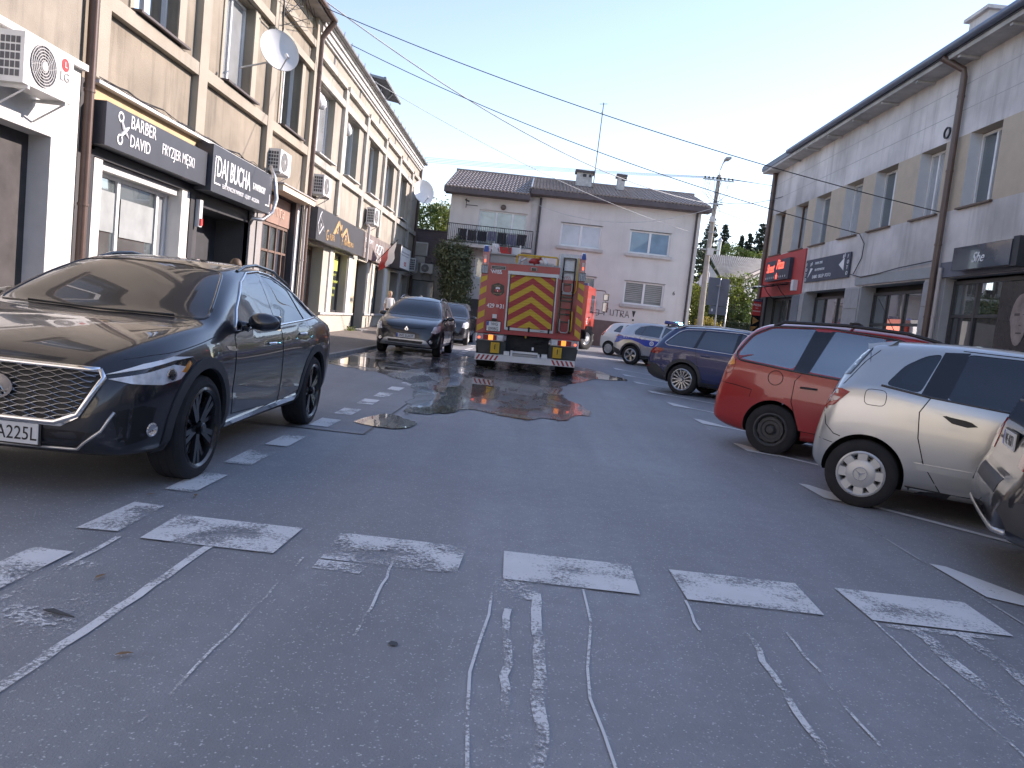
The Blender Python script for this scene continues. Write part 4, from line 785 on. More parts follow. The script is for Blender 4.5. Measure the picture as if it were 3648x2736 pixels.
# washing on the balcony
cols = [(.04, .04, .05), (.05, .05, .06), (.03, .035, .05), (.20, .21, .30), (.04, .045, .055), (.20, .20, .28), (.05, .05, .06)]
labs = ['black shirt on drying rack nearest the left railing corner', 'dark grey towel bunched over balcony drying rack', 'black trousers on balcony drying rack below window edge', 'pale lilac shirt on balcony drying rack', 'charcoal top between two lilac shirts on balcony', 'lilac cardigan hanging in front of balcony door edge', 'dark blanket hanging before the white balcony door']
for i, (c, l) in enumerate(zip(cols, labs)):
    x0 = -4.2+.53*i; b = MB(); n = 8; top = 5.78-random.uniform(0, .05); bot = 5.12+random.uniform(0, .2)
    for k in range(n+1):
        for j in range(4):
            z = top+(bot-top)*j/3; b.v.append((x0+.48*k/n+.01*math.sin(j*3+k), 41.35+.04*math.sin(k*1.9+i)*(j+.6)/2, z+.02*math.sin(k*2.3)))
    for k in range(n):
        for j in range(3): b.f.append((k*4+j, k*4+j+1, k*4+j+5, k*4+j+4)); b.m.append(0)
    me = b.mesh('laundry', pm('cloth_%d' % i, c, .9, var=.2, scale=6), True)
    tag(link('laundry', me), l, 'laundry', 'laundry drying on the balcony'); o = bpy.context.scene.objects[-1] if False else None
mb = MB()
for y in (41.3, 41.42): mb.tube([(-4.3, y, 5.77), (-.5, y, 5.77)], .008, 4)
for x in (-4.2, -2.4, -.6): mb.tube([(x, 41.2, 4.99), (x+.1, 41.36, 5.77)], .01, 4); mb.tube([(x, 41.6, 4.99), (x+.1, 41.36, 5.77)], .01, 4)
tag(mb.build('drying_rack', M_STEEL), 'thin wire drying rack under dark laundry on balcony', 'drying rack')
# low brown annex between the row and the house
an = thing('annex', 'low annex with brown sheet-metal mansard between pale building and house', 'building', (-7, 47, .3)); FX = Face((0, 45.6, 0), (1, 0, 0), (0, -1, 0))
mb = MB(); FX.wall(mb, -12, -4.95, 0, 3.98, [(-7.05, -5.7, 1.2, 2.98, .12)]); mb.build('wall', stucco('annex_wall', (.42, .40, .37), .3), an)
msm = pm('brown_sheet', (.12, .095, .115), .5, var=.12, metal=.2)
for k in range(14): fbox(FX, 'sheet_board', an, msm, (-12, -5.0, 3.99+.14*k, 4.12+.14*k, -.06*k-.3, .1-.06*k))
fbox(FX, 'ridge_cap', an, msm, (-12, -4.95, 5.95, 6.0, -1.3, -.6))
window(FX, an, -7.05, -5.7, 1.2, 2.98, -.1, M_DKFR, 1, M_GLASSC, .05); mb = MB(); mb.box(-12, -4.97, 46.6, 52, 0, 5.9); mb.build('core', msm, an)
t = thing('wall_box', 'pale grey cabinet box on brown sheet metal of the annex', 'cabinet', FX.P(-6.6, 4.4, .1)); fbox(FX, 'case', t, pm('box_grey', (.48, .46, .43), .6), (-7.0, -6.26, 4.38, 5.14, -.1, .2)); fbox(FX, 'rim', t, M_WHITE, (-7.0, -6.26, 5.1, 5.16, .2, .23), (-6.3, -6.26, 4.38, 5.1, .2, .23)); fbox(FX, 'lower_case', t, pm('box_grey', (.48, .46, .43), .6), (-7.0, -6.36, 3.95, 4.34, -.1, .2))
ac_unit(FX, -6.55, 3.4, 'white air conditioner with dark fan on annex wall below brown sheet', .72, .54, .3)
# corrugated-roof outbuilding beyond the junction
ob = thing('outbuilding', 'small outbuilding with ribbed grey roof and steel flue among the trees', 'building', (14, 56, .3))
A, B, C_, D = [Vector(q) for q in ((12.6, 57, 7.45), (17.6, 57, 7.5), (14.0, 53.0, 5.6), (12.75, 53.0, 5.58))]
b = MB(); n = 60
for i in range(n):
    a, e = i/n, (i+1)/n; dz = Vector((0, 0, .07 if i % 2 else 0.)); b.quad(D.lerp(C_, a)+dz, D.lerp(C_, e)+dz, A.lerp(B, e)+dz, A.lerp(B, a)+dz)
    if i: q0 = Vector((0, 0, .07)); b.quad(D.lerp(C_, a), D.lerp(C_, a)+q0, A.lerp(B, a)+q0, A.lerp(B, a))
b.build('roof', pm('fibre_cement', (.36, .34, .31), .8, var=.25, scale=3), ob)
b = MB(); b.poly([(14.1, 53.3, .2), (17.6, 56.8, .2), (17.6, 56.8, 7.3), (14.1, 53.3, 5.4)]); b.poly([(12.7, 53.2, .2), (12.6, 58, .2), (12.6, 57.9, 7.3), (12.7, 53.2, 5.5)]); b.poly([(12.72, 53.2, .2), (14.05, 53.25, .2), (14.05, 53.25, 5.5), (12.72, 53.2, 5.5)]); b.build('wall', stucco('outbuilding_wall', (.52, .52, .53), .2), ob)
b = MB(); b.tube([C_+Vector((.05, -.05, -.1)), B+Vector((.1, -.1, -.1))], .16, 6); b.build('rake_board', mfas, ob)
b = MB(); b.tube([(13.5, 58, 6.8), (13.55, 58, 8.6)], .13, 10); b.lathe([(.2, 8.62), (.2, 8.68), (.05, 8.85)], 10, (13.55, 58, 0), 'Z'); b.build('flue', M_STEEL, ob, True, 40)
# ================================================================== vehicles: one smooth lofted body, cut for cabin, windows and wheels
def pchip(pts):
    xs = [p[0] for p in pts]; ys = [p[1] for p in pts]; n = len(xs)
    h = [xs[i+1]-xs[i] for i in range(n-1)]; d = [(ys[i+1]-ys[i])/h[i] for i in range(n-1)]
    m = [d[0]] + [0. if d[i-1]*d[i] <= 0 else 3*(h[i-1]+h[i])/((2*h[i]+h[i-1])/d[i-1]+(h[i]+2*h[i-1])/d[i]) for i in range(1, n-1)] + [d[-1]]
    def f(x):
        if x <= xs[0]: return ys[0]
        if x >= xs[-1]: return ys[-1]
        i = max(k for k in range(n-1) if xs[k] <= x); t = (x-xs[i])/h[i]
        return (1+2*t)*(1-t)**2*ys[i]+t*(1-t)**2*h[i]*m[i]+t*t*(3-2*t)*ys[i+1]+t*t*(t-1)*h[i]*m[i+1]
    return f
def evaluated(me, mods):
    o = bpy.data.objects.new('tmp_eval', me); COL.objects.link(o); extra = []
    for typ, kw in mods:
        md = o.modifiers.new('m', typ)
        for k, v in kw.items():
            if k == 'cut':
                c = bpy.data.objects.new('tmp_cut', v); COL.objects.link(c); md.object = c; extra.append(c)
            else: setattr(md, k, v)
    dg = bpy.context.evaluated_depsgraph_get(); r = bpy.data.meshes.new_from_object(o.evaluated_get(dg))
    for c in extra+[o]: bpy.data.objects.remove(c)
    return r
def clean_poly(p, n=0):
    return [Vector(q) for q in p]
def rounded(poly, r=.05, k=3):
    out = []; n = len(poly)
    for i in range(n):
        a, b, c = Vector(poly[i-1]), Vector(poly[i]), Vector(poly[(i+1) % n])
        u, v = (a-b), (c-b); ru = min(r, u.length*.45); rv = min(r, v.length*.45); p, q = b+u.normalized()*ru, b+v.normalized()*rv
        for j in range(k+1):
            t = j/k; out.append(tuple((1-t)**2*p+2*t*(1-t)*b+t*t*q))
    return out
def resample(poly, step):
    out = []; n = len(poly)
    for i in range(n):
        a, b = Vector(poly[i]), Vector(poly[(i+1) % n]); m = max(1, int((b-a).length/step))
        out += [a.lerp(b, j/m) for j in range(m)]
    return out
def inside(p, poly):
    r = False; n = len(poly)
    for i in range(n):
        a, b = poly[i], poly[(i+1) % n]
        if (a[1] > p[1]) != (b[1] > p[1]) and p[0] < (b[0]-a[0])*(p[1]-a[1])/(b[1]-a[1])+a[0]: r = not r
    return r
def grow(poly, k):
    c = sum((Vector(p) for p in poly), Vector((0, 0)))/len(poly)
    return [tuple(Vector(p)+(Vector(p)-c).normalized()*k) for p in poly]
def paintmat(name, col, metal=.0, flake=.0, rough=.28):
    if name in MATS: return MATS[name]
    m, t, p = nodes_of(name); v = coords(t)
    dust = ramp(t, noise(t, v, 2.5, 5, .6), [(.35, 0.), (.8, .03)])
    c = mix(t, dust, col, (.30, .28, .25)); t.links.new(c, p.inputs['Base Color'])
    p.inputs['Metallic'].default_value = metal; p.inputs['Roughness'].default_value = rough; p.inputs['Coat Weight'].default_value = 1.; p.inputs['Coat Roughness'].default_value = .012
    r = ramp(t, noise(t, v, 4., 5, .6), [(.4, .008), (.8, .05)]); t.links.new(r, p.inputs['Coat Roughness'])
    if flake:
        b = NN(t, 'ShaderNodeBump'); b.inputs['Strength'].default_value = flake; b.inputs['Distance'].default_value = .002
        t.links.new(noise(t, v, 900., 1), b.inputs['Height']); t.links.new(b.outputs[0], p.inputs['Normal'])
    MATS[name] = m; return m
M_TYRE = pm('tyre_rubber', (.022, .022, .024), .85, var=.3, scale=8, bmp=.15, bscale=120); M_WELL = pm('wheel_well', (.012, .012, .013), .95, var=0)
M_CLAD = pm('grey_cladding_plastic', (.045, .047, .052), .6, var=.15, bmp=.08, bscale=200); M_CHROME = pm('chrome', (.78, .79, .8), .07, metal=1., var=.05)
M_ALU = pm('alloy_silver', (.55, .56, .57), .3, metal=.75, var=.08); M_BLKRIM = pm('alloy_black', (.012, .012, .014), .25, var=.1, coat=.5); M_STEELRIM = pm('steel_wheel_dark', (.06, .06, .062), .6, var=.25, scale=8)
M_GAP = pm('panel_gap', (.004, .004, .005), .8, var=0); M_INT = pm('cabin_dark', (.03, .03, .033), .8, var=.2); M_BEIGE = pm('seat_beige', (.42, .38, .31), .7, var=.1)
M_HEAD = pm('headlight_lens', (.74, .76, .78), .10, metal=.1, var=.35, scale=14, coat=1.); M_TAIL = pm('taillight_lens', (.34, .012, .012), .12, var=.35, scale=16, coat=1.); M_TAILC = pm('taillight_clear', (.6, .45, .42), .12, var=.2, scale=20, coat=1.)
M_AMB = pm('amber_lens', (.75, .25, .03), .15, var=.2, scale=20, coat=1.); M_PLATE = pm('plate_white', (.72, .73, .72), .45, var=.04); M_PLBLUE = pm('plate_blue', (.02, .07, .42), .45, var=.03); M_PLTXT = pm('plate_black', (.015, .015, .016), .5, var=0)
M_WGL = clearglass('car_glass', (.55, .62, .62), .05); M_WGD = clearglass('car_glass_dark', (.10, .12, .14), .06); M_BLK = pm('gloss_black', (.008, .008, .01), .12, var=.1, coat=.7); M_TAN = pm('lamp_black', (.02, .02, .022), .1, var=.1, coat=.8)
class Car:
    def __init__(s, name, label, S, loc, rotz, group=None):
        s.S = S; s.t = thing(name, label, 'car', (0, 0, 0), 0., group); s.L, s.W = S['L'], S['W']; s.x0 = (S['xr']+S['xf'])/2
        s.loc, s.rot = loc, rotz
        s.top, s.bot, s.belt, s.plan, s.rw = [pchip(S[k]) for k in ('top', 'bot', 'belt', 'plan', 'roofw')]
        s.crease = S.get('crease', .72); s.tuck = S.get('tuck', .955)
        me = s.loft(); s.base = evaluated(me, [('SUBSURF', dict(levels=1, render_levels=1))])
        s.base.polygons.foreach_set('use_smooth', [True]*len(s.base.polygons))
        s.nv = [v.normal.copy() for v in s.base.vertices]; s.co = [v.co.copy() for v in s.base.vertices]; s.pl = [tuple(p.vertices) for p in s.base.polygons]
        s.bvh = BVHTree.FromPolygons([tuple(c) for c in s.co], s.pl)
        s.cuts(); s.wheels(); s.interior()
        s.t.location = loc; s.t.rotation_euler = (0, 0, rotz)
    def ring(s, x):
        w, z0, zt = s.plan(x)*s.W/2, s.bot(x), s.top(x); zs = min(s.belt(x), zt-.02*min(1, zt)); zs = max(zs, z0+.06); h = zt-zs; wr = min(s.rw(x)*s.W/2, w*.93); k = zs-z0
        q = s.tuck*w
        return [(0, z0), (.6*w, z0), (.9*w, z0+.015), (.975*w, z0+.14*k), (.995*w, z0+.42*k), (1.*w, z0+s.crease*k), (.985*w, z0+.90*k), (q, zs), (q+(wr-q)*.14, zs+.10*h), (q+(wr-q)*.52, zs+.48*h), (q+(wr-q)*.92, zs+.84*h), (wr*.90, zs+.955*h), (.5*wr, zt-.008), (0, zt)]
    def loft(s):
        L = s.L; xs = sorted({round(L*i/40, 3) for i in range(41)} | {.02, .05, .09, .14, .2, round(L-.02, 3), round(L-.05, 3), round(L-.09, 3), round(L-.14, 3), round(L-.2, 3)})
        b = MB(); n = 14; N = 2*n-2
        for x in xs:
            r = s.ring(x); full = r + [(-y, z) for y, z in reversed(r[1:-1])]
            b.v += [(x-s.x0, y, z) for y, z in full]
        k = len(xs)
        for i in range(k-1):
            for j in range(N): b.f.append((i*N+j, i*N+(j+1) % N, (i+1)*N+(j+1) % N, (i+1)*N+j)); b.m.append(0)
        for i in (0, k-1):
            f = [i*N+j for j in range(N)]
            c = len(b.v); zc = sum(b.v[q][2] for q in f)/N; b.v.append((b.v[f[0]][0], 0, zc))
            for j in range(N): b.f.append((f[j], f[(j+1) % N], c)); b.m.append(0)
        return b.mesh('body', s.S['paint'])
    # --- projection on the untouched body: a 2-D point (a, z) seen from azimuth phi (0 = from the front, 90 = from the left)
    def hit(s, a, z, phi, off=0.):
        d = Vector((math.cos(phi), math.sin(phi), 0)); u = Vector((math.sin(phi), -math.cos(phi), 0))
        if abs(math.sin(phi)) > .999: u = Vector((1, 0, 0)); d = Vector((0, math.copysign(1, math.sin(phi)), 0))
        o = u*a+Vector((0, 0, z))+d*6; loc, nrm, idx, dist = s.bvh.ray_cast(o, -d)
        if loc is None: loc, nrm, idx, dist = s.bvh.find_nearest(u*a+Vector((0, 0, z))+d*(s.L/2 if abs(d.x) > .7 else s.W/2))
        f = s.pl[idx]; ws = poly_3d_calc([s.co[i] for i in f], loc); n = Vector((0, 0, 0))
        for i, w_ in zip(f, ws): n += s.nv[i]*w_
        n.normalize()
        if n.dot(d) < 0: n = -n
        return loc+n*off, n
    def patch(s, name, poly, phi, mat, off=.003, skirt=.012, step=.06, parent=None, side=True):
        """a panel that follows the body; side polygons use x from the rear bumper"""
        if side: poly = [(p[0]-s.x0, p[1]) for p in poly]
        bd = resample(poly, step); pts = list(bd); mn = [min(p[i] for p in bd) for i in (0, 1)]; mx = [max(p[i] for p in bd) for i in (0, 1)]
        pl = [tuple(p) for p in poly]; gx = mn[0]+step/2
        while gx < mx[0]:
            gy = mn[1]+step/2
            while gy < mx[1]:
                if inside((gx, gy), pl) and min((Vector((gx, gy))-q).length for q in bd) > step*.5: pts.append(Vector((gx, gy)))
                gy += step
            gx += step
        nb = len(bd); vv, _, ff, ov, *_r = delaunay_2d_cdt(pts, [], [list(range(nb))], 1, 1e-5)
        b = MB(); ns = []
        for p in vv:
            q, n = s.hit(p[0], p[1], phi, off); b.v.append(tuple(q)); ns.append(n)
        b.f = [tuple(f) for f in ff]; b.m = [0]*len(b.f)
        idx = {}
        for i, o_ in enumerate(ov):
            for q in o_: idx[q] = i
        if skirt:
            bi = [idx[i] for i in range(nb)]; base = len(b.v)
            for i in bi: b.v.append(tuple(Vector(b.v[i])-ns[i]*skirt)); ns.append(ns[i])
            for i in range(nb): b.f.append((bi[i], bi[(i+1) % nb], base+(i+1) % nb, base+i)); b.m.append(0)
        me = b.mesh(name, mat, True, 60 if skirt else None)
        if len(me.vertices) == len(ns):
            fl = 1. if not ff else (1. if sum(me.polygons[0].normal.dot(ns[i]) for i in me.polygons[0].vertices) > 0 else -1.)
            if fl < 0: me.flip_normals()
            if not skirt: me.normals_split_custom_set_from_vertices([tuple(n) for n in ns])
        return link(name, me, parent or s.t, False)
    def line(s, name, pts, phi, mat, r=.005, off=.001, step=.05, parent=None, closed=False, side=True, sec=6):
        if side: pts = [(p[0]-s.x0, p[1]) for p in pts]
        out = []; n = len(pts)
        for i in range(n if closed else n-1):
            a, b_ = Vector(pts[i]), Vector(pts[(i+1) % n]); m = max(1, int((b_-a).length/step)); out += [a.lerp(b_, j/m) for j in range(m)]
        out.append(Vector(pts[0] if closed else pts[-1]))
        b = MB(); b.tube([s.hit(p[0], p[1], phi, off)[0] for p in out], r, sec); return b.build(name, mat, parent or s.t, True, world=False)
    def cuts(s):
        S = s.S; mods = []; x0 = s.x0
        if S.get('cabin'):
            a, e = S['cabin']; cb = MB(); k = 9
            for i in range(k):
                x = a+(e-a)*i/(k-1); zt = s.top(x)-.06; w_ = min(s.plan(x)*s.W/2*.88, s.plan(x)*s.W/2-.07); wr = s.rw(x)*s.W/2*.88; zf = .5; zs = min(s.belt(x), zt-.02)
                r = [(w_*.95, zf), (w_, min(zs, zt-.01)), (wr, zt-.004)]; cb.v += [(x-x0, y, z) for y, z in r]+[(x-x0, -y, z) for y, z in reversed(r)]
            for i in range(k-1):
                for j in range(6): cb.f.append((i*6+j, i*6+(j+1) % 6, (i+1)*6+(j+1) % 6, (i+1)*6+j)); cb.m.append(0)
            cb.f += [tuple(range(6)), tuple(range((k-1)*6, k*6))]; cb.m += [0, 0]
            mods.append(('BOOLEAN', dict(operation='DIFFERENCE', solver='EXACT', material_mode='TRANSFER', cut=cb.mesh('cut', M_INT))))
        wc = MB()
        if S.get('cabin'):
            for poly in S['sidewin']:
                for sg in (1, -1):
                    p = rounded(poly, .05); wc.prism([(q[0]-x0, sg*.42, q[1]) for q in p], (0, sg*1.2, 0))
            if S.get('screen'):
                p = rounded(S['screen'], .06); wc.prism([(S['cabin'][1]-x0-S.get('screendeep', .9), q[0], q[1]) for q in p], (S.get('screendeep', .9)+.8, 0, 0))
            if S.get('rearwin'):
                p = rounded(S['rearwin'], .06); wc.prism([(S['cabin'][0]-x0+.7, q[0], q[1]) for q in p], (-1.6, 0, 0))
            mods.append(('BOOLEAN', dict(operation='DIFFERENCE', solver='EXACT', material_mode='TRANSFER', cut=wc.mesh('cut', M_BLK))))
        ac = MB(); R = S['R']+S.get('gap', .05)
        for xw in (S['xr'], S['xf']):
            for sg in (1, -1):
                ac.prism([(xw-x0+R*math.cos(a)*S.get('archx', 1.), sg*(s.W/2-.30), S['R']+.01+R*math.sin(a)) for a in [i*math.pi/24 for i in range(48)]], (0, sg*.6, 0))
        mods.append(('BOOLEAN', dict(operation='DIFFERENCE', solver='EXACT', material_mode='TRANSFER', cut=ac.mesh('cut', M_WELL))))
        me = evaluated(s.base, mods); me.polygons.foreach_set('use_smooth', [True]*len(me.polygons)); me.set_sharp_from_angle(angle=math.radians(38)); me.name = 'body'
        if len(me.polygons) < 200: print('BOOLEAN FAILED', S['L'], len(me.polygons)); me = s.base
        s.body = link('body', me, s.t, False)
        if S.get('cabin') and S.get('screen'):
            s.line('windscreen_seal', grow(rounded(S['screen'], .06), .006), 0., M_BLK, .013, -.004, .04, side=False, closed=True)
        if S.get('cabin'):
            gm = S.get('glass', M_WGD)
            for i, poly in enumerate(S['sidewin']):
                for sg in (1, -1): s.patch('window', grow(rounded(poly, .05), .012), sg*math.pi/2, S.get('glass%d' % i, gm), -.004, 0, .035)
            if S.get('screen'): s.patch('windscreen', grow(rounded(S['screen'], .06), .014), 0., S.get('sglass', M_WGL), -.004, 0, .04, side=False)
            if S.get('rearwin'): s.patch('rear_window', grow(rounded(S['rearwin'], .06), .014), math.pi, gm, -.008, 0, side=False)
    def wheels(s):
        S = s.S; R = S['R']; tw = S.get('tw', .225); x0 = s.x0; rr = S.get('rim', R*.66); st = S.get('style', 'multi'); rm = S.get('rimmat', M_ALU)
        prof = [(rr-.01, -tw*.36), (rr+.005, -tw*.46), (rr+.03, -tw*.5), (R-.055, -tw*.5), (R-.02, -tw*.46), (R, -tw*.36), (R+.001, 0), (R, tw*.36), (R-.02, tw*.46), (R-.055, tw*.5), (rr+.03, tw*.5), (rr+.005, tw*.46), (rr-.01, tw*.36)]
        ty = MB(); ty.lathe(prof, 40, (0, 0, 0), 'Y')
        for i in range(3):       # tread grooves stand as thin raised rings between
            h = (-.22+.22*i)*tw; ty.lathe([(R+.001, h-.022), (R+.004, h-.018), (R+.004, h+.018), (R+.001, h+.022)], 40, (0, 0, 0), 'Y')
        tym = ty.mesh('tyre', M_TYRE, True, 35)
        # rim: outer face on +y
        f = tw*.40; rb = MB(); rb.lathe([(rr+.012, f+.02), (rr-.004, f+.028), (rr-.02, f+.012), (rr-.035, f-.05), (rr-.045, -tw*.3), (rr, -tw*.45)], 40, (0, 0, 0), 'Y')
        def spoke(a, w0, w1, r0, r1, y0, y1, th=.03):
            ca, sa = math.cos(a), math.sin(a); P = lambda r_, t_, y_: (r_*ca-t_*sa, y_, r_*sa+t_*ca)
            rb.hexa([P(r0, -w0, y0-th), P(r0, w0, y0-th), P(r1, w1, y1-th), P(r1, -w1, y1-th), P(r0, -w0*.8, y0), P(r0, w0*.8, y0), P(r1, w1*.8, y1), P(r1, -w1*.8, y1)])
        if st == 'multi5':
            for i in range(5):
                for k in (-.13, .13): spoke(i*2*math.pi/5+.3+k, .022, .026, .05, rr-.005, f-.005, f+.008)
                spoke(i*2*math.pi/5+.3+math.pi/5, .016, .02, .05, rr-.005, f-.03, f-.015)
        elif st == 'multi':
            for i in range(14): spoke(i*2*math.pi/14, .012, .02, .05, rr-.005, f-.005, f+.012)
        elif st == 'five':
            for i in range(5): spoke(i*2*math.pi/5+.2, .03, .055, .04, rr-.005, f-.01, f+.012); spoke(i*2*math.pi/5+.2+.36, .008, .015, .16, rr-.005, f+.0, f+.012)
        elif st == 'cap8':      # plastic cover with eight broad lobes
            rb.lathe([(.001, f+.03), (.06, f+.03), (.12, f+.024), (rr*.66, f+.018), (rr*.68, f-.01)], 40, (0, 0, 0), 'Y')
            for i in range(8): spoke(i*math.pi/4+math.pi/8, .047*rr/.2, .052*rr/.2, rr*.6, rr-.002, f+.02, f+.022)
        elif st == 'cap9':
            rb.lathe([(.001, f+.028), (.05, f+.028), (rr*.4, f+.018), (rr*.42, f-.01)], 40, (0, 0, 0), 'Y')
            for i in range(9): spoke(i*2*math.pi/9, .03, .045, rr*.35, rr-.002, f+.018, f+.02)
        elif st == 'steel':
            rb.lathe([(.001, f-.03), (.06, f-.03), (.075, f-.01), (rr*.55, f-.012), (rr*.62, f+.004), (rr*.78, f+.002), (rr*.84, f-.04)], 40, (0, 0, 0), 'Y')
            for i in range(12): spoke(i*math.pi/6, .018, .028, rr*.72, rr-.01, f-.02, f-.015)
        rbm = rb.mesh('rim', rm, True, 30)
        hb = MB(); hr = S.get('hub', .038); hb.lathe([(.001, f+.036), (hr*.8, f+.036), (hr, f+.026), (hr, f-.03)], 20, (0, 0, 0), 'Y'); hb.lathe([(rr-.05, -.02), (.001, -.02)], 24, (0, 0, 0), 'Y'); hbm = hb.mesh('wheel', S.get('hubmat', rm), True, 30)
        dk = MB(); dk.lathe([(rr*.72, f-.07), (.03, f-.07), (.03, f-.03)], 24, (0, 0, 0), 'Y'); dkm = dk.mesh('brake_disc', M_STEELRIM, True, 30)
        s.wh = []
        for xw in (S['xr'], S['xf']):
            for sg in (1, -1):
                w_ = link('wheel', hbm, s.t, False); w_.location = (xw-x0, sg*(s.W/2-tw/2-S.get('inset', .015)), R)
                w_.rotation_euler = (0, random.uniform(0, 2) if S.get('spin', True) else 0, 0 if sg > 0 else math.pi)
                if sg < 0: w_.rotation_euler.y = -w_.rotation_euler.y
                for m_, nm in ((tym, 'tyre'), (rbm, 'rim'), (dkm, 'brake_disc')): link(nm, m_, w_, False)
                s.wh.append(w_)
    def interior(s):
        S = s.S
        if not S.get('cabin'): return
        x0 = s.x0; sm = S.get('seat', M_INT); cx = S.get('seatx', S['xf']-1.55); zs = S.get('seatz', .5)
        def seat(x, y):
            b = MB(); b.hexa([(x-.1, y-.23, zs), (x+.4, y-.23, zs), (x+.4, y+.23, zs), (x-.1, y+.23, zs), (x-.12, y-.25, zs+.16), (x+.42, y-.25, zs+.2), (x+.42, y+.25, zs+.2), (x-.12, y+.25, zs+.16)])
            b.hexa([(x-.16, y-.22, zs+.14), (x-.02, y-.24, zs+.14), (x-.02, y+.24, zs+.14), (x-.16, y+.22, zs+.14), (x-.36, y-.16, zs+.7), (x-.24, y-.19, zs+.7), (x-.24, y+.19, zs+.7), (x-.36, y+.16, zs+.7)])
            me = evaluated(b.mesh('seat', sm), [('SUBSURF', dict(levels=2, render_levels=2))]); me.polygons.foreach_set('use_smooth', [True]*len(me.polygons)); o = link('seat', me, s.t, False)
            h = MB(); h.hexa([(x-.4, y-.12, zs+.72), (x-.3, y-.13, zs+.72), (x-.3, y+.13, zs+.72), (x-.4, y+.12, zs+.72), (x-.42, y-.1, zs+.93), (x-.35, y-.11, zs+.93), (x-.35, y+.11, zs+.93), (x-.42, y+.1, zs+.93)])
            me = evaluated(h.mesh('headrest', sm), [('SUBSURF', dict(levels=2, render_levels=2))]); link('headrest', me, o, False)
        for y in (.37, -.37): seat(cx-x0, y); seat(cx-x0-.88, y)
        b = MB(); xd = S['cabin'][1]-x0; zd = S.get('dashz', s.belt(S['cabin'][1])-.06); b.hexa([(xd-.55, -.66, .5), (xd+.1, -.62, .5), (xd+.1, .62, .5), (xd-.55, .66, .5), (xd-.5, -.66, zd-.04), (xd+.08, -.6, zd), (xd+.08, .6, zd), (xd-.5, .66, zd-.04)]); b.build('dashboard', S.get('dash', M_INT), s.t, world=False)
        b = MB(); c = Vector((xd-.62, .37, zd-.04)); ax = Vector((-.85, 0, .5)).normalized(); q = ax.to_track_quat('Z', 'Y').to_matrix().to_4x4()
        b.lathe([(.17, -.014), (.195, -.014), (.195, .014), (.17, .014)], 24, (0, 0, 0), 'Z', True); b.box(-.17, .17, -.02, .02, -.01, .01); b.lathe([(.06, -.03), (.06, .02), (.001, .02)], 12, (0, 0, 0), 'Z'); b.xf(Matrix.Translation(c) @ q).build('steering_wheel', M_INT, s.t, True, 40, world=False)
    # --- ready-made parts
    def mirror(s, x, z, mat, size=1., stalk=True):
        for sg in (1, -1):
            p, n = s.hit(x-s.x0, z, sg*math.pi/2); c = p+Vector((0, sg*.14*size, .03))
            b = MB(); k = size
            b.hexa([c+Vector((-.05*k, -sg*.11*k, -.07*k)), c+Vector((.09*k, -sg*.10*k, -.06*k)), c+Vector((.06*k, sg*.12*k, -.045*k)), c+Vector((-.05*k, sg*.13*k, -.05*k)), c+Vector((-.05*k, -sg*.11*k, .085*k)), c+Vector((.06*k, -sg*.10*k, .075*k)), c+Vector((.04*k, sg*.11*k, .06*k)), c+Vector((-.05*k, sg*.12*k, .07*k))])
            me = evaluated(b.mesh('mirror', mat), [('SUBSURF', dict(levels=2, render_levels=2))]); me.polygons.foreach_set('use_smooth', [True]*len(me.polygons)); o = link('mirror', me, s.t, False)
            b = MB(); b.tube([p-Vector((0, sg*.03, 0)), p+Vector((0, sg*.08, -.015))], .028*k, 8); b.build('stalk', M_BLK, o, True, world=False)
            b = MB(); b.quad(c+Vector((-.045*k, -sg*.085*k, -.045*k)), c+Vector((-.045*k, sg*.095*k, -.035*k)), c+Vector((-.045*k, sg*.09*k, .05*k)), c+Vector((-.045*k, -sg*.085*k, .06*k))); b.build('mirror_glass', M_CHROME, o, world=False)
    def plate(s, front, z, txt, y=0., w_=.52, h=.114, lines=None, tilt=0.):
        sg = 1 if front else -1; p, n = s.hit(-y if front else y, z, 0. if front else math.pi)
        o = bpy.data.objects.new('number_plate', None)
        F = Face((p.x+sg*.02, y, z), (0, sg, 0), (sg, 0, 0)); b = MB(); F.box(b, -w_/2, w_/2, -h/2, h/2, -.012, 0.); o = b.build('number_plate', M_PLATE, s.t, world=False)
        b = MB(); F.box(b, -w_/2+.004, -w_/2+.042, -h/2+.004, h/2-.004, 0, .0015); b.build('blue_band', M_PLBLUE, o, world=False)
        b = MB(); F.box(b, -w_/2-.012, w_/2+.012, -h/2-.012, h/2+.012, -.02, -.008); b.build('holder', M_BLACKP, o, world=False)
        F.text(txt, .02, -h*.32, h*.93, M_PLTXT, o, .0012, .82, 'CENTER', depth=.0006)
    def handle(s, x, z, parent=None, mat=None, w_=.2):
        for sg in (1, -1):
            b = MB(); pts = [s.hit(x-s.x0+w_*(i/5-.5), z, sg*math.pi/2, .004+.03*math.sin(math.pi*i/5)**.5)[0] for i in range(6)]; b.tube(pts, .013, 8); b.build('door_handle', mat or s.S['paint'], (parent or {}).get(sg, s.t), True, 50, world=False)
    def doors(s, polys, hz=None, hx=None, mat=None, hmat=None, swipe=.004):
        for i, poly in enumerate(polys):
            pr = {}
            for sg in (1, -1):
                s.line('panel_gap', poly, sg*math.pi/2, M_GAP, .0065, -.0035, closed=True)
                pr[sg] = s.patch('door', grow(poly, -.006), sg*math.pi/2, mat or s.S['paint'], .0035, .01, .07)
            if hx: s.handle(hx[i], hz[i] if isinstance(hz, (list, tuple)) else hz, pr, hmat)
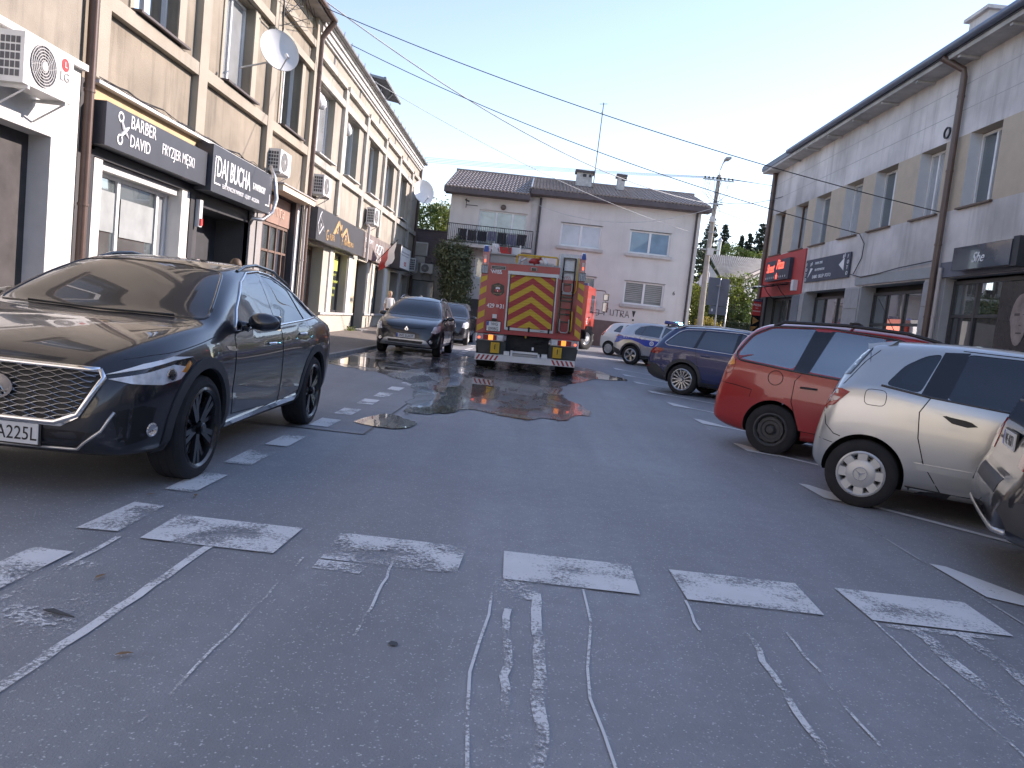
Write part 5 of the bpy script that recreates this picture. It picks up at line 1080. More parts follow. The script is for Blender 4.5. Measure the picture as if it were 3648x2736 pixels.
    def arch(s, mat, r1=.045, r2=.125, off=.012, a0=-14, a1=194):
        S = s.S
        for xw in (S['xr'], S['xf']):
            A = [math.radians(a0+(a1-a0)*i/22) for i in range(23)]
            o_ = [(xw+(S['R']+r2)*math.cos(a), max(S['R']+.01+(S['R']+r2)*math.sin(a), s.bot(xw)+.03)) for a in A]; i_ = [(xw+(S['R']+r1)*math.cos(a), max(S['R']+.01+(S['R']+r1)*math.sin(a), s.bot(xw)+.03)) for a in reversed(A)]
            for sg in (1, -1): s.patch('arch_trim', o_+i_, sg*math.pi/2, mat, off, .03, .08)
    def both(s, name, poly, mat, off=.004, skirt=.012, step=.05, phi=90): return [s.patch(name, poly, sg*math.radians(phi), mat, off, skirt, step) for sg in (1, -1)]
    def front(s, name, poly, mat, off=.004, skirt=.012, step=.05, phi=0, mirror=True):
        r = [s.patch(name, poly, math.radians(phi), mat, off, skirt, step, side=False)]
        if mirror: r.append(s.patch(name, [(-a, z) for a, z in poly], -math.radians(phi), mat, off, skirt, step, side=False))
        return r
    def rear(s, name, poly, mat, off=.004, skirt=.012, step=.05, phi=0, mirror=True):
        r = [s.patch(name, poly, math.pi-math.radians(phi), mat, off, skirt, step, side=False)]
        if mirror: r.append(s.patch(name, [(-a, z) for a, z in poly], math.pi+math.radians(phi), mat, off, skirt, step, side=False))
        return r
    def rails(s, pts, mat, r=.018, y=None):
        for sg in (1, -1):
            b = MB(); P = []
            for x, dz in pts:
                yy = sg*(s.rw(x)*s.W/2*.93 if y is None else y); l, n, i, d = s.bvh.ray_cast(Vector((x-s.x0, yy, 3)), Vector((0, 0, -1))); P.append(l+Vector((0, 0, dz)))
            b.tube(P, r, 8); b.build('roof_rail', mat, s.t, True, 50, world=False)
    def badge_ring(s, c, r, mat, phi=0., t_=.006):
        p, n = s.hit(c[0], c[1], phi, .004); b = MB(); b.lathe([(r-t_, 0), (r, 0), (r, .008), (r-t_, .008)], 24, (0, 0, 0), 'Z', True); return b.xf(Matrix.Translation(p) @ n.to_track_quat('Z', 'Y').to_matrix().to_4x4()).build('badge', mat, s.t, True, 40, world=False)
def P3(car, phi, pts):
    """3-D guide points (x from rear bumper, y, z) -> 2-D points for a view from azimuth phi (degrees)"""
    f = math.radians(phi); return [((x-car.x0)*math.sin(f)-y*math.cos(f), z) for x, y, z in pts]
# ------------------------------------------------------------------ black crossover coupe, front left of the picture
P_BLK = paintmat('paint_black', (.006, .008, .014), 0., .0)
S = dict(L=4.75, W=1.90, xr=1.02, xf=3.87, R=.372, tw=.25, rim=.282, style='multi5', rimmat=M_BLKRIM, paint=P_BLK, glass=M_WGD, glass0=clearglass('car_glass_side', (.30, .36, .38), .10), sglass=M_WGL, seat=M_BEIGE, dash=pm('dash_grey', (.16, .155, .15), .7), gap=.055, crease=.66,
    top=[(0,.72),(.03,.92),(.08,1.06),(.16,1.13),(.4,1.22),(.8,1.385),(1.25,1.525),(1.7,1.60),(2.15,1.622),(2.5,1.60),(2.8,1.545),(3.1,1.42),(3.4,1.26),(3.66,1.115),(3.9,1.085),(4.25,1.01),(4.5,.925),(4.63,.845),(4.71,.75),(4.75,.58)],
    belt=[(0,.70),(.08,.98),(.3,1.07),(.7,1.11),(1.2,1.10),(2,1.055),(3,1.01),(3.5,1.00),(3.9,.985),(4.3,.92),(4.55,.82),(4.68,.70),(4.75,.5)],
    bot=[(0,.46),(.1,.36),(.3,.27),(.7,.235),(4.1,.225),(4.5,.24),(4.68,.28),(4.75,.36)],
    plan=[(0,.58),(.04,.76),(.12,.87),(.35,.955),(.75,.992),(1.05,1.),(1.7,.972),(2.5,.965),(3.3,.978),(3.8,1.),(4.1,.992),(4.4,.945),(4.58,.87),(4.69,.76),(4.75,.60)],
    roofw=[(0,.5),(.16,.62),(.5,.65),(1.2,.655),(2.2,.665),(2.6,.69),(2.9,.745),(3.2,.825),(3.45,.885),(3.66,.90),(4.2,.82),(4.5,.70),(4.68,.55),(4.75,.40)],
    cabin=(.75, 3.5), screen=[(-.79, 1.135), (.79, 1.135), (.70, 1.32), (.585, 1.50), (.25, 1.535), (-.25, 1.535), (-.585, 1.50), (-.70, 1.32)], screendeep=1.2,
    sidewin=[[(2.16,1.10),(3.18,1.075),(3.07,1.20),(2.72,1.42),(2.45,1.505),(2.18,1.53)], [(1.32,1.145),(2.09,1.105),(2.11,1.53),(1.78,1.515),(1.4,1.42)], [(.93,1.175),(1.26,1.155),(1.32,1.39),(1.1,1.30)]], seatx=2.35, seatz=.56, dashz=1.05)
c1 = Car('parked_car', 'glossy black coupe-backed SUV parked facing the crossing, mesh grille with chrome surround', S, (-3.17, 6.86, 0), -math.pi/2)
c1.doors([[(2.13,.36),(3.28,.40),(3.34,.60),(3.27,1.0),(3.23,1.04),(2.13,1.09)], [(1.5,.43),(2.1,.36),(2.1,1.09),(1.3,1.13),(1.22,.95),(1.36,.62)]], [.93, 1.0], [2.4, 1.5], None, M_CHROME)
c1.arch(M_CLAD, .05, .125, .010)
for sg in (1, -1): c1.line('window_trim', [(.90,1.163),(1.3,1.135),(2.1,1.088),(3.22,1.058),(3.1,1.215),(2.74,1.44),(2.45,1.53),(2.1,1.56),(1.75,1.54),(1.38,1.445),(1.1,1.33),(.90,1.163)], sg*math.pi/2, M_CHROME, .011, .004)
for sg in (1, -1):
    c1.patch('pillar_cover', [(2.09,1.10),(2.17,1.095),(2.19,1.535),(2.10,1.535)], sg*math.pi/2, M_BLK, .002, .006); c1.patch('pillar_cover', [(1.25,1.15),(1.33,1.14),(1.41,1.425),(1.31,1.395)], sg*math.pi/2, M_BLK, .002, .006)
    c1.patch('sill_chrome', [(1.55,.33),(3.35,.305),(3.37,.345),(1.52,.385)], sg*math.pi/2, M_CHROME, .012, .02); c1.patch('sill_trim', [(1.45,.25),(3.42,.25),(3.36,.30),(1.5,.33)], sg*math.pi/2, M_CLAD, .006, .02)
    c1.patch('fender_vent', [(3.28,.90),(3.45,.915),(3.5,.945),(3.3,.935)], sg*math.pi/2, M_CHROME, .006, .01)
c1.mirror(3.08, 1.10, P_BLK, 1.35); c1.rails([(.9,.0),(1.1,.035),(1.6,.05),(2.1,.05),(2.4,.03),(2.6,.0)], M_BLK, .016)
# grille: chrome outline, dark back and a woven mesh
gp = [(-.60,.80),(.60,.80),(.635,.755),(.53,.53),(.40,.475),(-.40,.475),(-.53,.53),(-.635,.755)]
gr = c1.front('grille', gp, pm('grille_black', (.008, .008, .009), .5), .002, .01, mirror=False)[0]
b = MB()
for row in range(9):
    z0 = .505+row*.0345
    for sg in (0, 1):
        pts = []; lim = .50+.1*(z0-.475)/.3
        for i in range(41):
            y = -lim+2*lim*i/40; zz = z0+(.016 if sg else -.016)*math.sin((y/.125)*math.pi+(row % 2)*math.pi)
            pts.append(c1.hit(y, zz, 0., .014)[0])
        b.tube(pts, .0032, 4)
b.build('grille_mesh', pm('dark_chrome', (.32, .33, .35), .2, metal=.9, var=.1), gr, True, 60, world=False)
c1.line('grille_frame', gp, 0., M_CHROME, .022, .008, side=False, closed=True, parent=gr)
c1.patch('grille_lip', [(-.42,.49),(.42,.49),(.50,.53),(.56,.57),(.54,.515),(.44,.455),(-.44,.455),(-.54,.515),(-.56,.57),(-.50,.53)], 0., M_CHROME, .02, .03, .05, gr, False)
p, n = c1.hit(0, .655, 0., .02); b = MB(); b.lathe([(.085,0),(.1,0),(.1,.012),(.085,.012)], 28, (0,0,0), 'Z', True); b.v = [(x*1.35, y*.85, z) for x, y, z in b.v]; b.lathe([(.1, -.004), (.001, -.003)], 24, (0, 0, 0), 'Z'); Mq = Matrix.Translation(p) @ Matrix(((0,0,1),(1,0,0),(0,1,0))).to_4x4()
b.v[-2*24:] = [(x*1.25, y*.8, z) for x, y, z in b.v[-2*24:]]; bd = b.xf(Mq).build('badge', M_CHROME, gr, True, 30, world=False)
b = MB(); b.prism([(-.075, -.055, .01), (-.035, -.06, .01), (0, .055, .01)], (0, 0, .006)); b.prism([(.075, -.055, .01), (.035, -.06, .01), (0, .055, .01)], (0, 0, .006)); b.xf(Mq).build('badge_peaks', M_CHROME, bd, world=False)
# lamps
for nm, pts, mt_, of in (('headlight', [(4.57,.70,.80),(4.65,.58,.765),(4.60,.70,.735),(4.40,.86,.725),(4.18,.925,.80),(4.06,.94,.865),(4.12,.93,.90),(4.4,.85,.885)], M_TAN, .003), ('headlight_lens', [(4.62,.61,.755),(4.55,.71,.735),(4.40,.85,.725),(4.24,.905,.755),(4.15,.925,.83),(4.3,.88,.85),(4.5,.78,.80)], M_HEAD, .007), ('light_strip', [(4.64,.60,.775),(4.5,.78,.825),(4.3,.88,.875),(4.1,.935,.895),(4.3,.88,.90),(4.5,.78,.85)], pm('drl_white', (.85, .88, .9), .15, var=.05, coat=1.), .009), ('indicator', [(4.13,.93,.85),(4.19,.915,.795),(4.23,.9,.80),(4.15,.925,.87)], M_AMB, .011)):
    c1.front(nm, P3(c1, 48, pts), mt_, of, .01, .035, 48)
for sg in (1, -1):
    pp, nn = c1.hit(*P3(c1, 48, [(4.33,.875,.785)])[0], math.radians(48), .008); pp = Vector((pp.x, sg*abs(pp.y), pp.z)); nn = Vector((nn.x, sg*abs(nn.y), nn.z))
    b = MB(); b.lathe([(.045, 0), (.045, .006), (.036, .008)], 20, (0, 0, 0), 'Z'); b.xf(Matrix.Translation(pp) @ nn.to_track_quat('Z', 'Y').to_matrix().to_4x4()).build('projector_ring', M_CHROME, c1.t, True, 40, world=False)
    b = MB(); b.lathe([(.036, .006), (.02, .012), (.001, .014)], 20, (0, 0, 0), 'Z'); b.xf(Matrix.Translation(pp) @ nn.to_track_quat('Z', 'Y').to_matrix().to_4x4()).build('projector', M_TAN, c1.t, True, world=False)
c1.front('fog_recess', P3(c1, 30, [(4.62,.66,.56),(4.5,.80,.60),(4.42,.85,.58),(4.48,.83,.38),(4.6,.72,.34)]), pm('recess_black', (.006, .006, .007), .6, var=.1), .001, .004, .04, 30)
for sg in (1, -1):
    pp, nn = c1.hit(*P3(c1, 30, [(4.46,.84,.44)])[0], math.radians(30)); pp = Vector((pp.x, sg*abs(pp.y), pp.z)); nn = Vector((nn.x, sg*abs(nn.y), 0)).normalized()
    b = MB(); b.lathe([(.042, 0), (.046, .012), (.036, .016), (.02, .006), (.001, .004)], 18, (0, 0, 0), 'Z'); b.xf(Matrix.Translation(pp) @ nn.to_track_quat('Z', 'Y').to_matrix().to_4x4()).build('fog_lamp', M_CHROME, c1.t, True, 40, world=False)
c1.front('lower_grille', [(-.62,.43),(.62,.43),(.50,.30),(-.50,.30)], pm('recess_black', (.006, .006, .007), .6, var=.1), .001, .004, mirror=False)
c1.line('lower_trim', [(-.72,.56),(-.66,.44),(-.52,.315),(0,.305),(.52,.315),(.66,.44),(.72,.56)], 0., M_ALU, .010, .004, side=False)
c1.plate(True, .39, 'WGR A225L', .03, .56, .125); c1.both('taillight', [(.05,.98),(.45,1.04),(.42,1.08),(.1,1.06)], M_TAIL, .004)
c1.line('bonnet_gap', [(3.66,1.02),(4.1,.955),(4.42,.905),(4.60,.86)], math.pi/2, M_GAP, .004, -.002); c1.line('bonnet_gap', [(3.66,1.02),(4.1,.955),(4.42,.905),(4.60,.86)], -math.pi/2, M_GAP, .004, -.002)
b = MB(); b.tube([c1.hit(y, 1.125+.02*abs(y), 0., .012)[0] for y in [-.55+.11*i for i in range(11)]], .007, 6); b.build('wiper', M_BLACKP, c1.t, True, world=False)
b = MB(); b.box(3.15-c1.x0, 3.32-c1.x0, -.42, -.2, 1.06, 1.062); b.build('parking_slip', M_PLATE, c1.t, world=False)
b = MB(); b.hexa([(2.55-c1.x0, .2, 1.43), (2.57-c1.x0, .2, 1.43), (2.57-c1.x0, .55, 1.43), (2.55-c1.x0, .55, 1.43), (2.53-c1.x0, .2, 1.52), (2.55-c1.x0, .2, 1.52), (2.55-c1.x0, .55, 1.52), (2.53-c1.x0, .55, 1.52)]); b.build('sun_visor', pm('visor', (.5, .52, .5), .7), c1.t, world=False)
b = MB(); b.hexa([(2.72-c1.x0, -.1, 1.36), (2.78-c1.x0, -.1, 1.36), (2.78-c1.x0, .1, 1.36), (2.72-c1.x0, .1, 1.36), (2.72-c1.x0, -.1, 1.43), (2.78-c1.x0, -.1, 1.43), (2.78-c1.x0, .1, 1.43), (2.72-c1.x0, .1, 1.43)]); b.build('inner_mirror', M_BLK, c1.t, world=False)
def place(contact, theta, S, side):
    """car centre so that the rear wheel on `side` (+1 left, -1 right) stands on the contact point"""
    c, s_ = math.cos(theta), math.sin(theta); lx, ly = S['xr']-(S['xr']+S['xf'])/2, side*(S['W']/2-.11)
    x, y = contact[0]-(c*lx-s_*ly), contact[1]-(s_*lx+c*ly); return (x, y, gz(y))
# ------------------------------------------------------------------ silver three-door hatchback
P_SIL = paintmat('paint_silver', (.56, .57, .56), .72, .02, .3)
S = dict(L=3.80, W=1.77, xr=.48, xf=3.05, R=.312, tw=.2, rim=.2, style='cap8', rimmat=pm('wheel_cover', (.56, .57, .57), .35, metal=.35, var=.08), hub=.072, paint=P_SIL, glass=M_WGD, sglass=M_WGL, gap=.045, crease=.62, spin=True,
    top=[(0,.56),(.012,.68),(.03,.75),(.07,.82),(.09,.95),(.115,1.08),(.16,1.18),(.25,1.33),(.33,1.46),(.37,1.53),(.43,1.555),(.7,1.58),(1.2,1.60),(1.75,1.585),(2.15,1.52),(2.5,1.40),(2.8,1.22),(3.0,1.09),(3.25,1.01),(3.55,.90),(3.7,.79),(3.77,.66),(3.80,.50)],
    belt=[(0,.52),(.04,.72),(.09,.90),(.16,1.05),(.4,1.13),(1.0,1.085),(1.95,1.0),(2.85,.94),(3.25,.88),(3.55,.80),(3.75,.6),(3.80,.45)],
    bot=[(0,.40),(.06,.30),(.25,.22),(.6,.185),(3.25,.175),(3.65,.2),(3.80,.3)],
    plan=[(0,.74),(.03,.88),(.08,.94),(.2,.975),(.42,.995),(.7,1.),(1.5,.985),(2.3,.985),(2.9,.99),(3.35,.96),(3.6,.88),(3.74,.76),(3.80,.6)],
    roofw=[(0,.5),(.16,.66),(.42,.63),(1.1,.635),(1.85,.64),(2.45,.69),(2.85,.76),(3.0,.80),(3.45,.76),(3.7,.6),(3.80,.42)],
    cabin=(.52, 2.85), screen=[(-.58,1.12),(.58,1.12),(.47,1.48),(-.47,1.48)], screendeep=1., rearwin=[(-.5,1.2),(.5,1.2),(.42,1.45),(-.42,1.45)],
    sidewin=[[(1.07,1.09),(2.56,.985),(2.42,1.17),(2.06,1.40),(1.7,1.50),(1.18,1.505)], [(.57,1.155),(.86,1.115),(.99,1.485),(.86,1.455),(.70,1.345)]], seatx=1.7, dashz=.98)
TM = math.radians(-30)
c2 = Car('parked_car', 'silver three-door hatchback with round-star wheel covers in angled bay', S, place((3.25, 7.14), TM, S, -1), TM)
c2.doors([[(.95,1.085),(.88,.95),(.90,.72),(.97,.5),(1.13,.265),(2.5,.265),(2.7,.55),(2.64,.955)]])
for sg in (1, -1):
    ph = sg*math.pi/2
    c2.patch('pillar_cover', [(.87,1.105),(1.08,1.085),(1.20,1.515),(1.0,1.50)], ph, M_BLK, .003, .008)
    c2.line('window_rubber', [(.54,1.145),(.95,1.09),(2.6,.965)], ph, M_BLK, .012, 0.)
    c2.patch('handle_recess', [(1.06,.945),(1.14,.955),(1.26,.935),(1.34,.89),(1.26,.872),(1.14,.89)], ph, M_BLACKP, .005, .006); c2.patch('door_handle', [(1.04,.962),(1.16,.975),(1.28,.952),(1.34,.908),(1.24,.93),(1.12,.942)], ph, P_SIL, .018, .012, .03)
    c2.line('fuel_flap', rounded([(.42,.955),(.60,.955),(.60,1.10),(.42,1.10)], .05), ph, M_GAP, .004, -.002, closed=True)
    c2.patch('side_moulding', [(.90,.50),(.93,.44),(2.74,.40),(2.76,.455),(1.8,.49)], ph, P_SIL, .012, .012); c2.line('crease_gap', [(.95,.515),(2.76,.475)], ph, M_GAP, .003, 0.); c2.line('bumper_gap', [(.09,.85),(.12,.72),(.20,.645),(.26,.63)], ph, M_GAP, .005, -.002); c2.line('bumper_line', [(.02,.60),(.14,.57),(.2,.56)], ph, M_GAP, .003, 0.)
    c2.patch('sill_trim', [(.85,.19),(2.7,.18),(2.7,.24),(.85,.275)], ph, M_CLAD, .008, .02)
    c2.line('roof_gap', [(1.14,1.53),(1.7,1.52),(2.1,1.415),(2.44,1.19)], ph, M_GAP, .004, 0.); c2.line('tailgate_gap', [(.11,1.06),(.22,1.12),(.36,1.34),(.47,1.46),(.50,1.545)], ph, M_GAP, .005, -.002)
    c2.patch('taillight', [(.055,.875),(.17,.91),(.29,1.05),(.22,1.07),(.10,1.07)], ph, M_TAIL, .006, .015, .04); c2.patch('clear_lens', [(.075,.945),(.19,.955),(.215,.99),(.09,1.0)], ph, M_TAILC, .009, .006, .04)
    c2.patch('rear_glass_edge', [(.19,1.20),(.25,1.21),(.38,1.43),(.40,1.48),(.36,1.49),(.29,1.375)], ph, M_BLK, .006, .012, .03)
c2.mirror(2.44, 1.0, P_SIL); c2.rear('taillight', [(-.80,.88),(-.66,.9),(-.62,1.06),(-.78,1.06)], M_TAIL, .005)
b = MB(); b.hexa([(.36-c2.x0,-.53,1.47),(.55-c2.x0,-.55,1.52),(.55-c2.x0,.55,1.52),(.36-c2.x0,.53,1.47),(.345-c2.x0,-.5,1.515),(.6-c2.x0,-.52,1.566),(.6-c2.x0,.52,1.566),(.345-c2.x0,.5,1.515)]); b.build('spoiler', P_SIL, c2.t, world=False)
# three-pointed star on the wheel covers
for w_ in c2.wh:
    b = MB(); y = .2*.4+.038
    for k in range(3):
        a = math.pi/2+k*2*math.pi/3; d = (math.cos(a), math.sin(a)); n = (-d[1], d[0]); b.prism([(n[0]*.01, y, n[1]*.01), (d[0]*.056, y, d[1]*.056), (-n[0]*.01, y, -n[1]*.01)], (0, .006, 0))
    b.lathe([(.056, y-.002), (.064, y-.002), (.064, y+.006), (.056, y+.006)], 24, (0, 0, 0), 'Y', True); b.build('star_mark', M_CHROME, w_, world=False)
# ------------------------------------------------------------------ red people carrier
P_RED = paintmat('paint_red', (.42, .028, .024), 0., 0.)
S = dict(L=4.62, W=1.81, xr=.82, xf=3.66, R=.32, tw=.205, rim=.205, style='steel', rimmat=M_STEELRIM, hub=.05, paint=P_RED, glass=glassmat('car_glass_mirror', (.03, .04, .045), .01, .2, refl=.30), sglass=M_WGL, gap=.05, crease=.60,
    top=[(0,.50),(.015,.66),(.05,.79),(.085,.86),(.10,1.0),(.125,1.16),(.20,1.37),(.30,1.54),(.44,1.66),(.68,1.715),(1.5,1.745),(2.3,1.715),(2.7,1.62),(3.1,1.43),(3.45,1.23),(3.65,1.12),(3.9,1.04),(4.2,.94),(4.45,.80),(4.57,.65),(4.62,.48)],
    belt=[(0,.48),(.05,.74),(.10,.95),(.15,1.08),(.3,1.16),(.7,1.15),(1.5,1.09),(2.5,1.03),(3.5,1.01),(3.9,.95),(4.3,.82),(4.55,.62),(4.62,.44)],
    bot=[(0,.38),(.08,.31),(.3,.235),(.8,.205),(3.9,.19),(4.4,.22),(4.62,.34)],
    plan=[(0,.74),(.03,.88),(.10,.94),(.3,.975),(.7,.998),(1.1,1.),(2.0,.985),(3.2,.99),(3.8,.985),(4.2,.93),(4.45,.84),(4.57,.72),(4.62,.56)],
    roofw=[(0,.55),(.2,.70),(.6,.66),(1.4,.665),(2.2,.675),(2.8,.72),(3.3,.78),(3.65,.82),(4.2,.76),(4.5,.6),(4.62,.42)],
    cabin=(.6, 3.4), screen=[(-.62,1.18),(.62,1.18),(.54,1.58),(-.54,1.58)], screendeep=1.1,
    sidewin=[[(.25,1.25),(.40,1.5),(.62,1.625),(1.17,1.665),(1.0,1.125),(.31,1.185)], [(1.18,1.115),(1.96,1.06),(1.99,1.625),(1.37,1.66)], [(2.06,1.055),(3.1,1.0),(2.84,1.27),(2.5,1.49),(2.09,1.61)]], seatx=2.3)
TR = math.radians(-31)
c3 = Car('parked_car', 'red people carrier with black roof rails and dark steel wheels in angled bay', S, place((3.30, 9.95), TR, S, -1), TR)
c3.doors([[(1.12,1.09),(1.04,.98),(1.03,.72),(1.16,.36),(1.99,.33),(2.0,1.035)], [(2.03,.33),(3.1,.33),(3.16,.6),(3.12,.975),(2.03,1.035)]], [.91, .88], [1.22, 2.24], None, M_BLACKP)
for sg in (1, -1):
    ph = sg*math.pi/2
    c3.patch('pillar_cover', [(1.0,1.11),(1.19,1.10),(1.40,1.68),(1.16,1.68)], ph, M_BLK, .003, .008); c3.patch('pillar_cover', [(1.95,1.05),(2.07,1.04),(2.10,1.63),(1.98,1.64)], ph, M_BLK, .003, .008)
    c3.line('window_rubber', rounded([(.22,1.245),(.385,1.515),(.62,1.645),(1.3,1.685),(2.09,1.63),(2.52,1.505),(2.86,1.28),(3.14,.985),(2.0,1.035),(1.0,1.10),(.29,1.165)], .06), ph, M_BLK, .014, .0, closed=True)
    c3.line('bumper_gap', [(.06,.86),(.3,.835),(.52,.80)], ph, M_GAP, .006, -.003); c3.line('bumper_gap', [(.52,.80),(.50,.7)], ph, M_GAP, .005, -.003)
    c3.patch('taillight', rounded([(.08,.96),(.20,.97),(.27,1.09),(.23,1.2),(.13,1.21)], .07), ph, M_TAIL, .006, .015, .04); c3.patch('indicator_lens', rounded([(.11,1.08),(.26,1.09),(.225,1.19),(.14,1.20)], .04), ph, M_AMB, .010, .006, .03)
    b = MB(); pp, nn = c3.hit(.80-c3.x0, .99, ph, .001); b.lathe([(.088, 0), (.096, 0), (.096, .003), (.088, .003)], 28, (0, 0, 0), 'Z', True); b.xf(Matrix.Translation(pp) @ nn.to_track_quat('Z', 'Y').to_matrix().to_4x4()).build('fuel_flap_gap', M_GAP, c3.t, world=False)
    c3.patch('side_moulding', [(1.24,.62),(3.22,.57),(3.22,.62),(1.24,.67)], ph, P_RED, .014, .012)
c3.rails([(.62,.0),(.75,.05),(1.5,.06),(2.2,.055),(2.55,.035),(2.75,.0)], M_BLACKP, .022); c3.mirror(3.0, 1.08, P_RED); c3.rear('taillight', [(-.86,.98),(-.70,1.0),(-.66,1.24),(-.80,1.25)], M_TAIL, .005)
b = MB()
for x in (1.55,): b.tube([(x-c3.x0, sg*.58, c3.top(x)+.055-.03*abs(sg)) for sg in (-1, -.5, 0, .5, 1)], .02, 6)
b.build('roof_bar', M_BLACKP, c3.t, world=False)
b = MB(); b.tube([(2.0-c3.x0, 0, 1.73), (1.75-c3.x0, 0, 2.15)], .005, 5); b.build('antenna', M_BLACKP, c3.t, world=False)
# ------------------------------------------------------------------ dark blue seven-seat SUV
P_NAVY = paintmat('paint_navy', (.006, .018, .10), .0, .0)
S = dict(L=4.70, W=1.88, xr=1.0, xf=3.79, R=.362, tw=.235, rim=.25, style='multi', rimmat=M_ALU, hub=.04, paint=P_NAVY, glass=glassmat('car_glass_tint', (.012, .016, .022), .01, .2, refl=.10), sglass=M_WGL, gap=.05, crease=.70,
    top=[(0,.56),(.015,.74),(.05,.86),(.09,1.0),(.14,1.12),(.26,1.33),(.40,1.50),(.55,1.595),(.9,1.645),(1.6,1.675),(2.3,1.66),(2.75,1.58),(3.1,1.43),(3.4,1.25),(3.62,1.13),(3.9,1.08),(4.3,1.0),(4.55,.88),(4.66,.72),(4.70,.54)],
    belt=[(0,.52),(.05,.82),(.12,1.0),(.3,1.085),(.8,1.10),(1.6,1.075),(2.6,1.04),(3.5,1.02),(4.0,.97),(4.4,.88),(4.62,.68),(4.70,.5)],
    bot=[(0,.46),(.08,.38),(.3,.28),(.8,.235),(4.0,.22),(4.5,.26),(4.70,.38)],
    plan=[(0,.70),(.03,.85),(.10,.92),(.3,.97),(.8,.997),(1.1,1.),(2.0,.98),(3.2,.985),(3.8,1.),(4.3,.95),(4.55,.86),(4.66,.74),(4.70,.58)],
    roofw=[(0,.5),(.14,.66),(.5,.63),(1.4,.64),(2.3,.65),(2.9,.70),(3.4,.77),(3.62,.81),(4.2,.78),(4.6,.6),(4.70,.42)],
    cabin=(.6, 3.4), screen=[(-.6,1.18),(.6,1.18),(.5,1.56),(-.5,1.56)], screendeep=1.1,
    sidewin=[[(.46,1.20),(.72,1.46),(.86,1.52),(1.28,1.55),(1.18,1.145),(.56,1.16)], [(1.24,1.14),(2.12,1.115),(2.14,1.565),(1.34,1.555)], [(2.2,1.11),(3.2,1.075),(2.98,1.27),(2.62,1.48),(2.22,1.56)]], seatx=2.3)
TS = math.radians(-34)
c4 = Car('parked_car', 'dark blue SUV with silver roof rails and chrome-lined windows in angled bay', S, place((3.81, 18.27), TS, S, -1), TS)
c4.doors([[(1.25,1.12),(1.30,.9),(1.42,.55),(1.5,.42),(2.14,.38),(2.14,1.09)], [(2.18,.38),(3.22,.38),(3.3,.6),(3.24,1.05),(2.18,1.09)]], [.97, .95], [1.52, 2.42])
c4.arch(M_CLAD, .045, .12, .012)
for sg in (1, -1):
    ph = sg*math.pi/2
    c4.line('window_trim', rounded([(.42,1.185),(.71,1.485),(.86,1.545),(1.35,1.58),(2.2,1.585),(2.64,1.50),(3.0,1.29),(3.26,1.055),(2.1,1.085),(1.2,1.118),(.52,1.135)], .05), ph, M_CHROME, .011, .004, closed=True)
    c4.patch('pillar_cover', [(1.18,1.13),(1.25,1.13),(1.35,1.565),(1.28,1.56)], ph, M_BLK, .002, .006); c4.patch('pillar_cover', [(2.12,1.10),(2.21,1.10),(2.23,1.575),(2.14,1.575)], ph, M_BLK, .002, .006)
    c4.patch('taillight', [(.07,.93),(.30,.90),(.46,1.0),(.44,1.04),(.09,1.06)], ph, M_TAIL, .006, .015, .04); c4.patch('reflector', [(.06,.58),(.2,.56),(.2,.60),(.07,.62)], ph, M_TAIL, .006, .01, .03)
    c4.patch('bumper_trim', [(.03,.50),(.1,.42),(.52,.30),(.56,.36),(.5,.55),(.3,.66),(.08,.70)], ph, M_CLAD, .008, .02); c4.patch('sill_trim', [(1.45,.26),(3.36,.25),(3.36,.33),(1.45,.36)], ph, M_CLAD, .010, .02)
c4.rails([(.62,.0),(.8,.05),(1.6,.06),(2.3,.05),(2.6,.0)], M_ALU, .02); c4.mirror(3.05, 1.1, P_NAVY)
c4.rear('taillight', [(-.82,.93),(-.55,.94),(-.5,1.03),(-.8,1.06)], M_TAIL, .005)
b = MB(); b.hexa([(.42-c4.x0,-.55,1.60),(.75-c4.x0,-.57,1.635),(.75-c4.x0,.57,1.635),(.42-c4.x0,.55,1.60),(.40-c4.x0,-.55,1.62),(.75-c4.x0,-.55,1.65),(.75-c4.x0,.55,1.65),(.40-c4.x0,.55,1.62)]); b.build('spoiler', P_NAVY, c4.t, world=False)
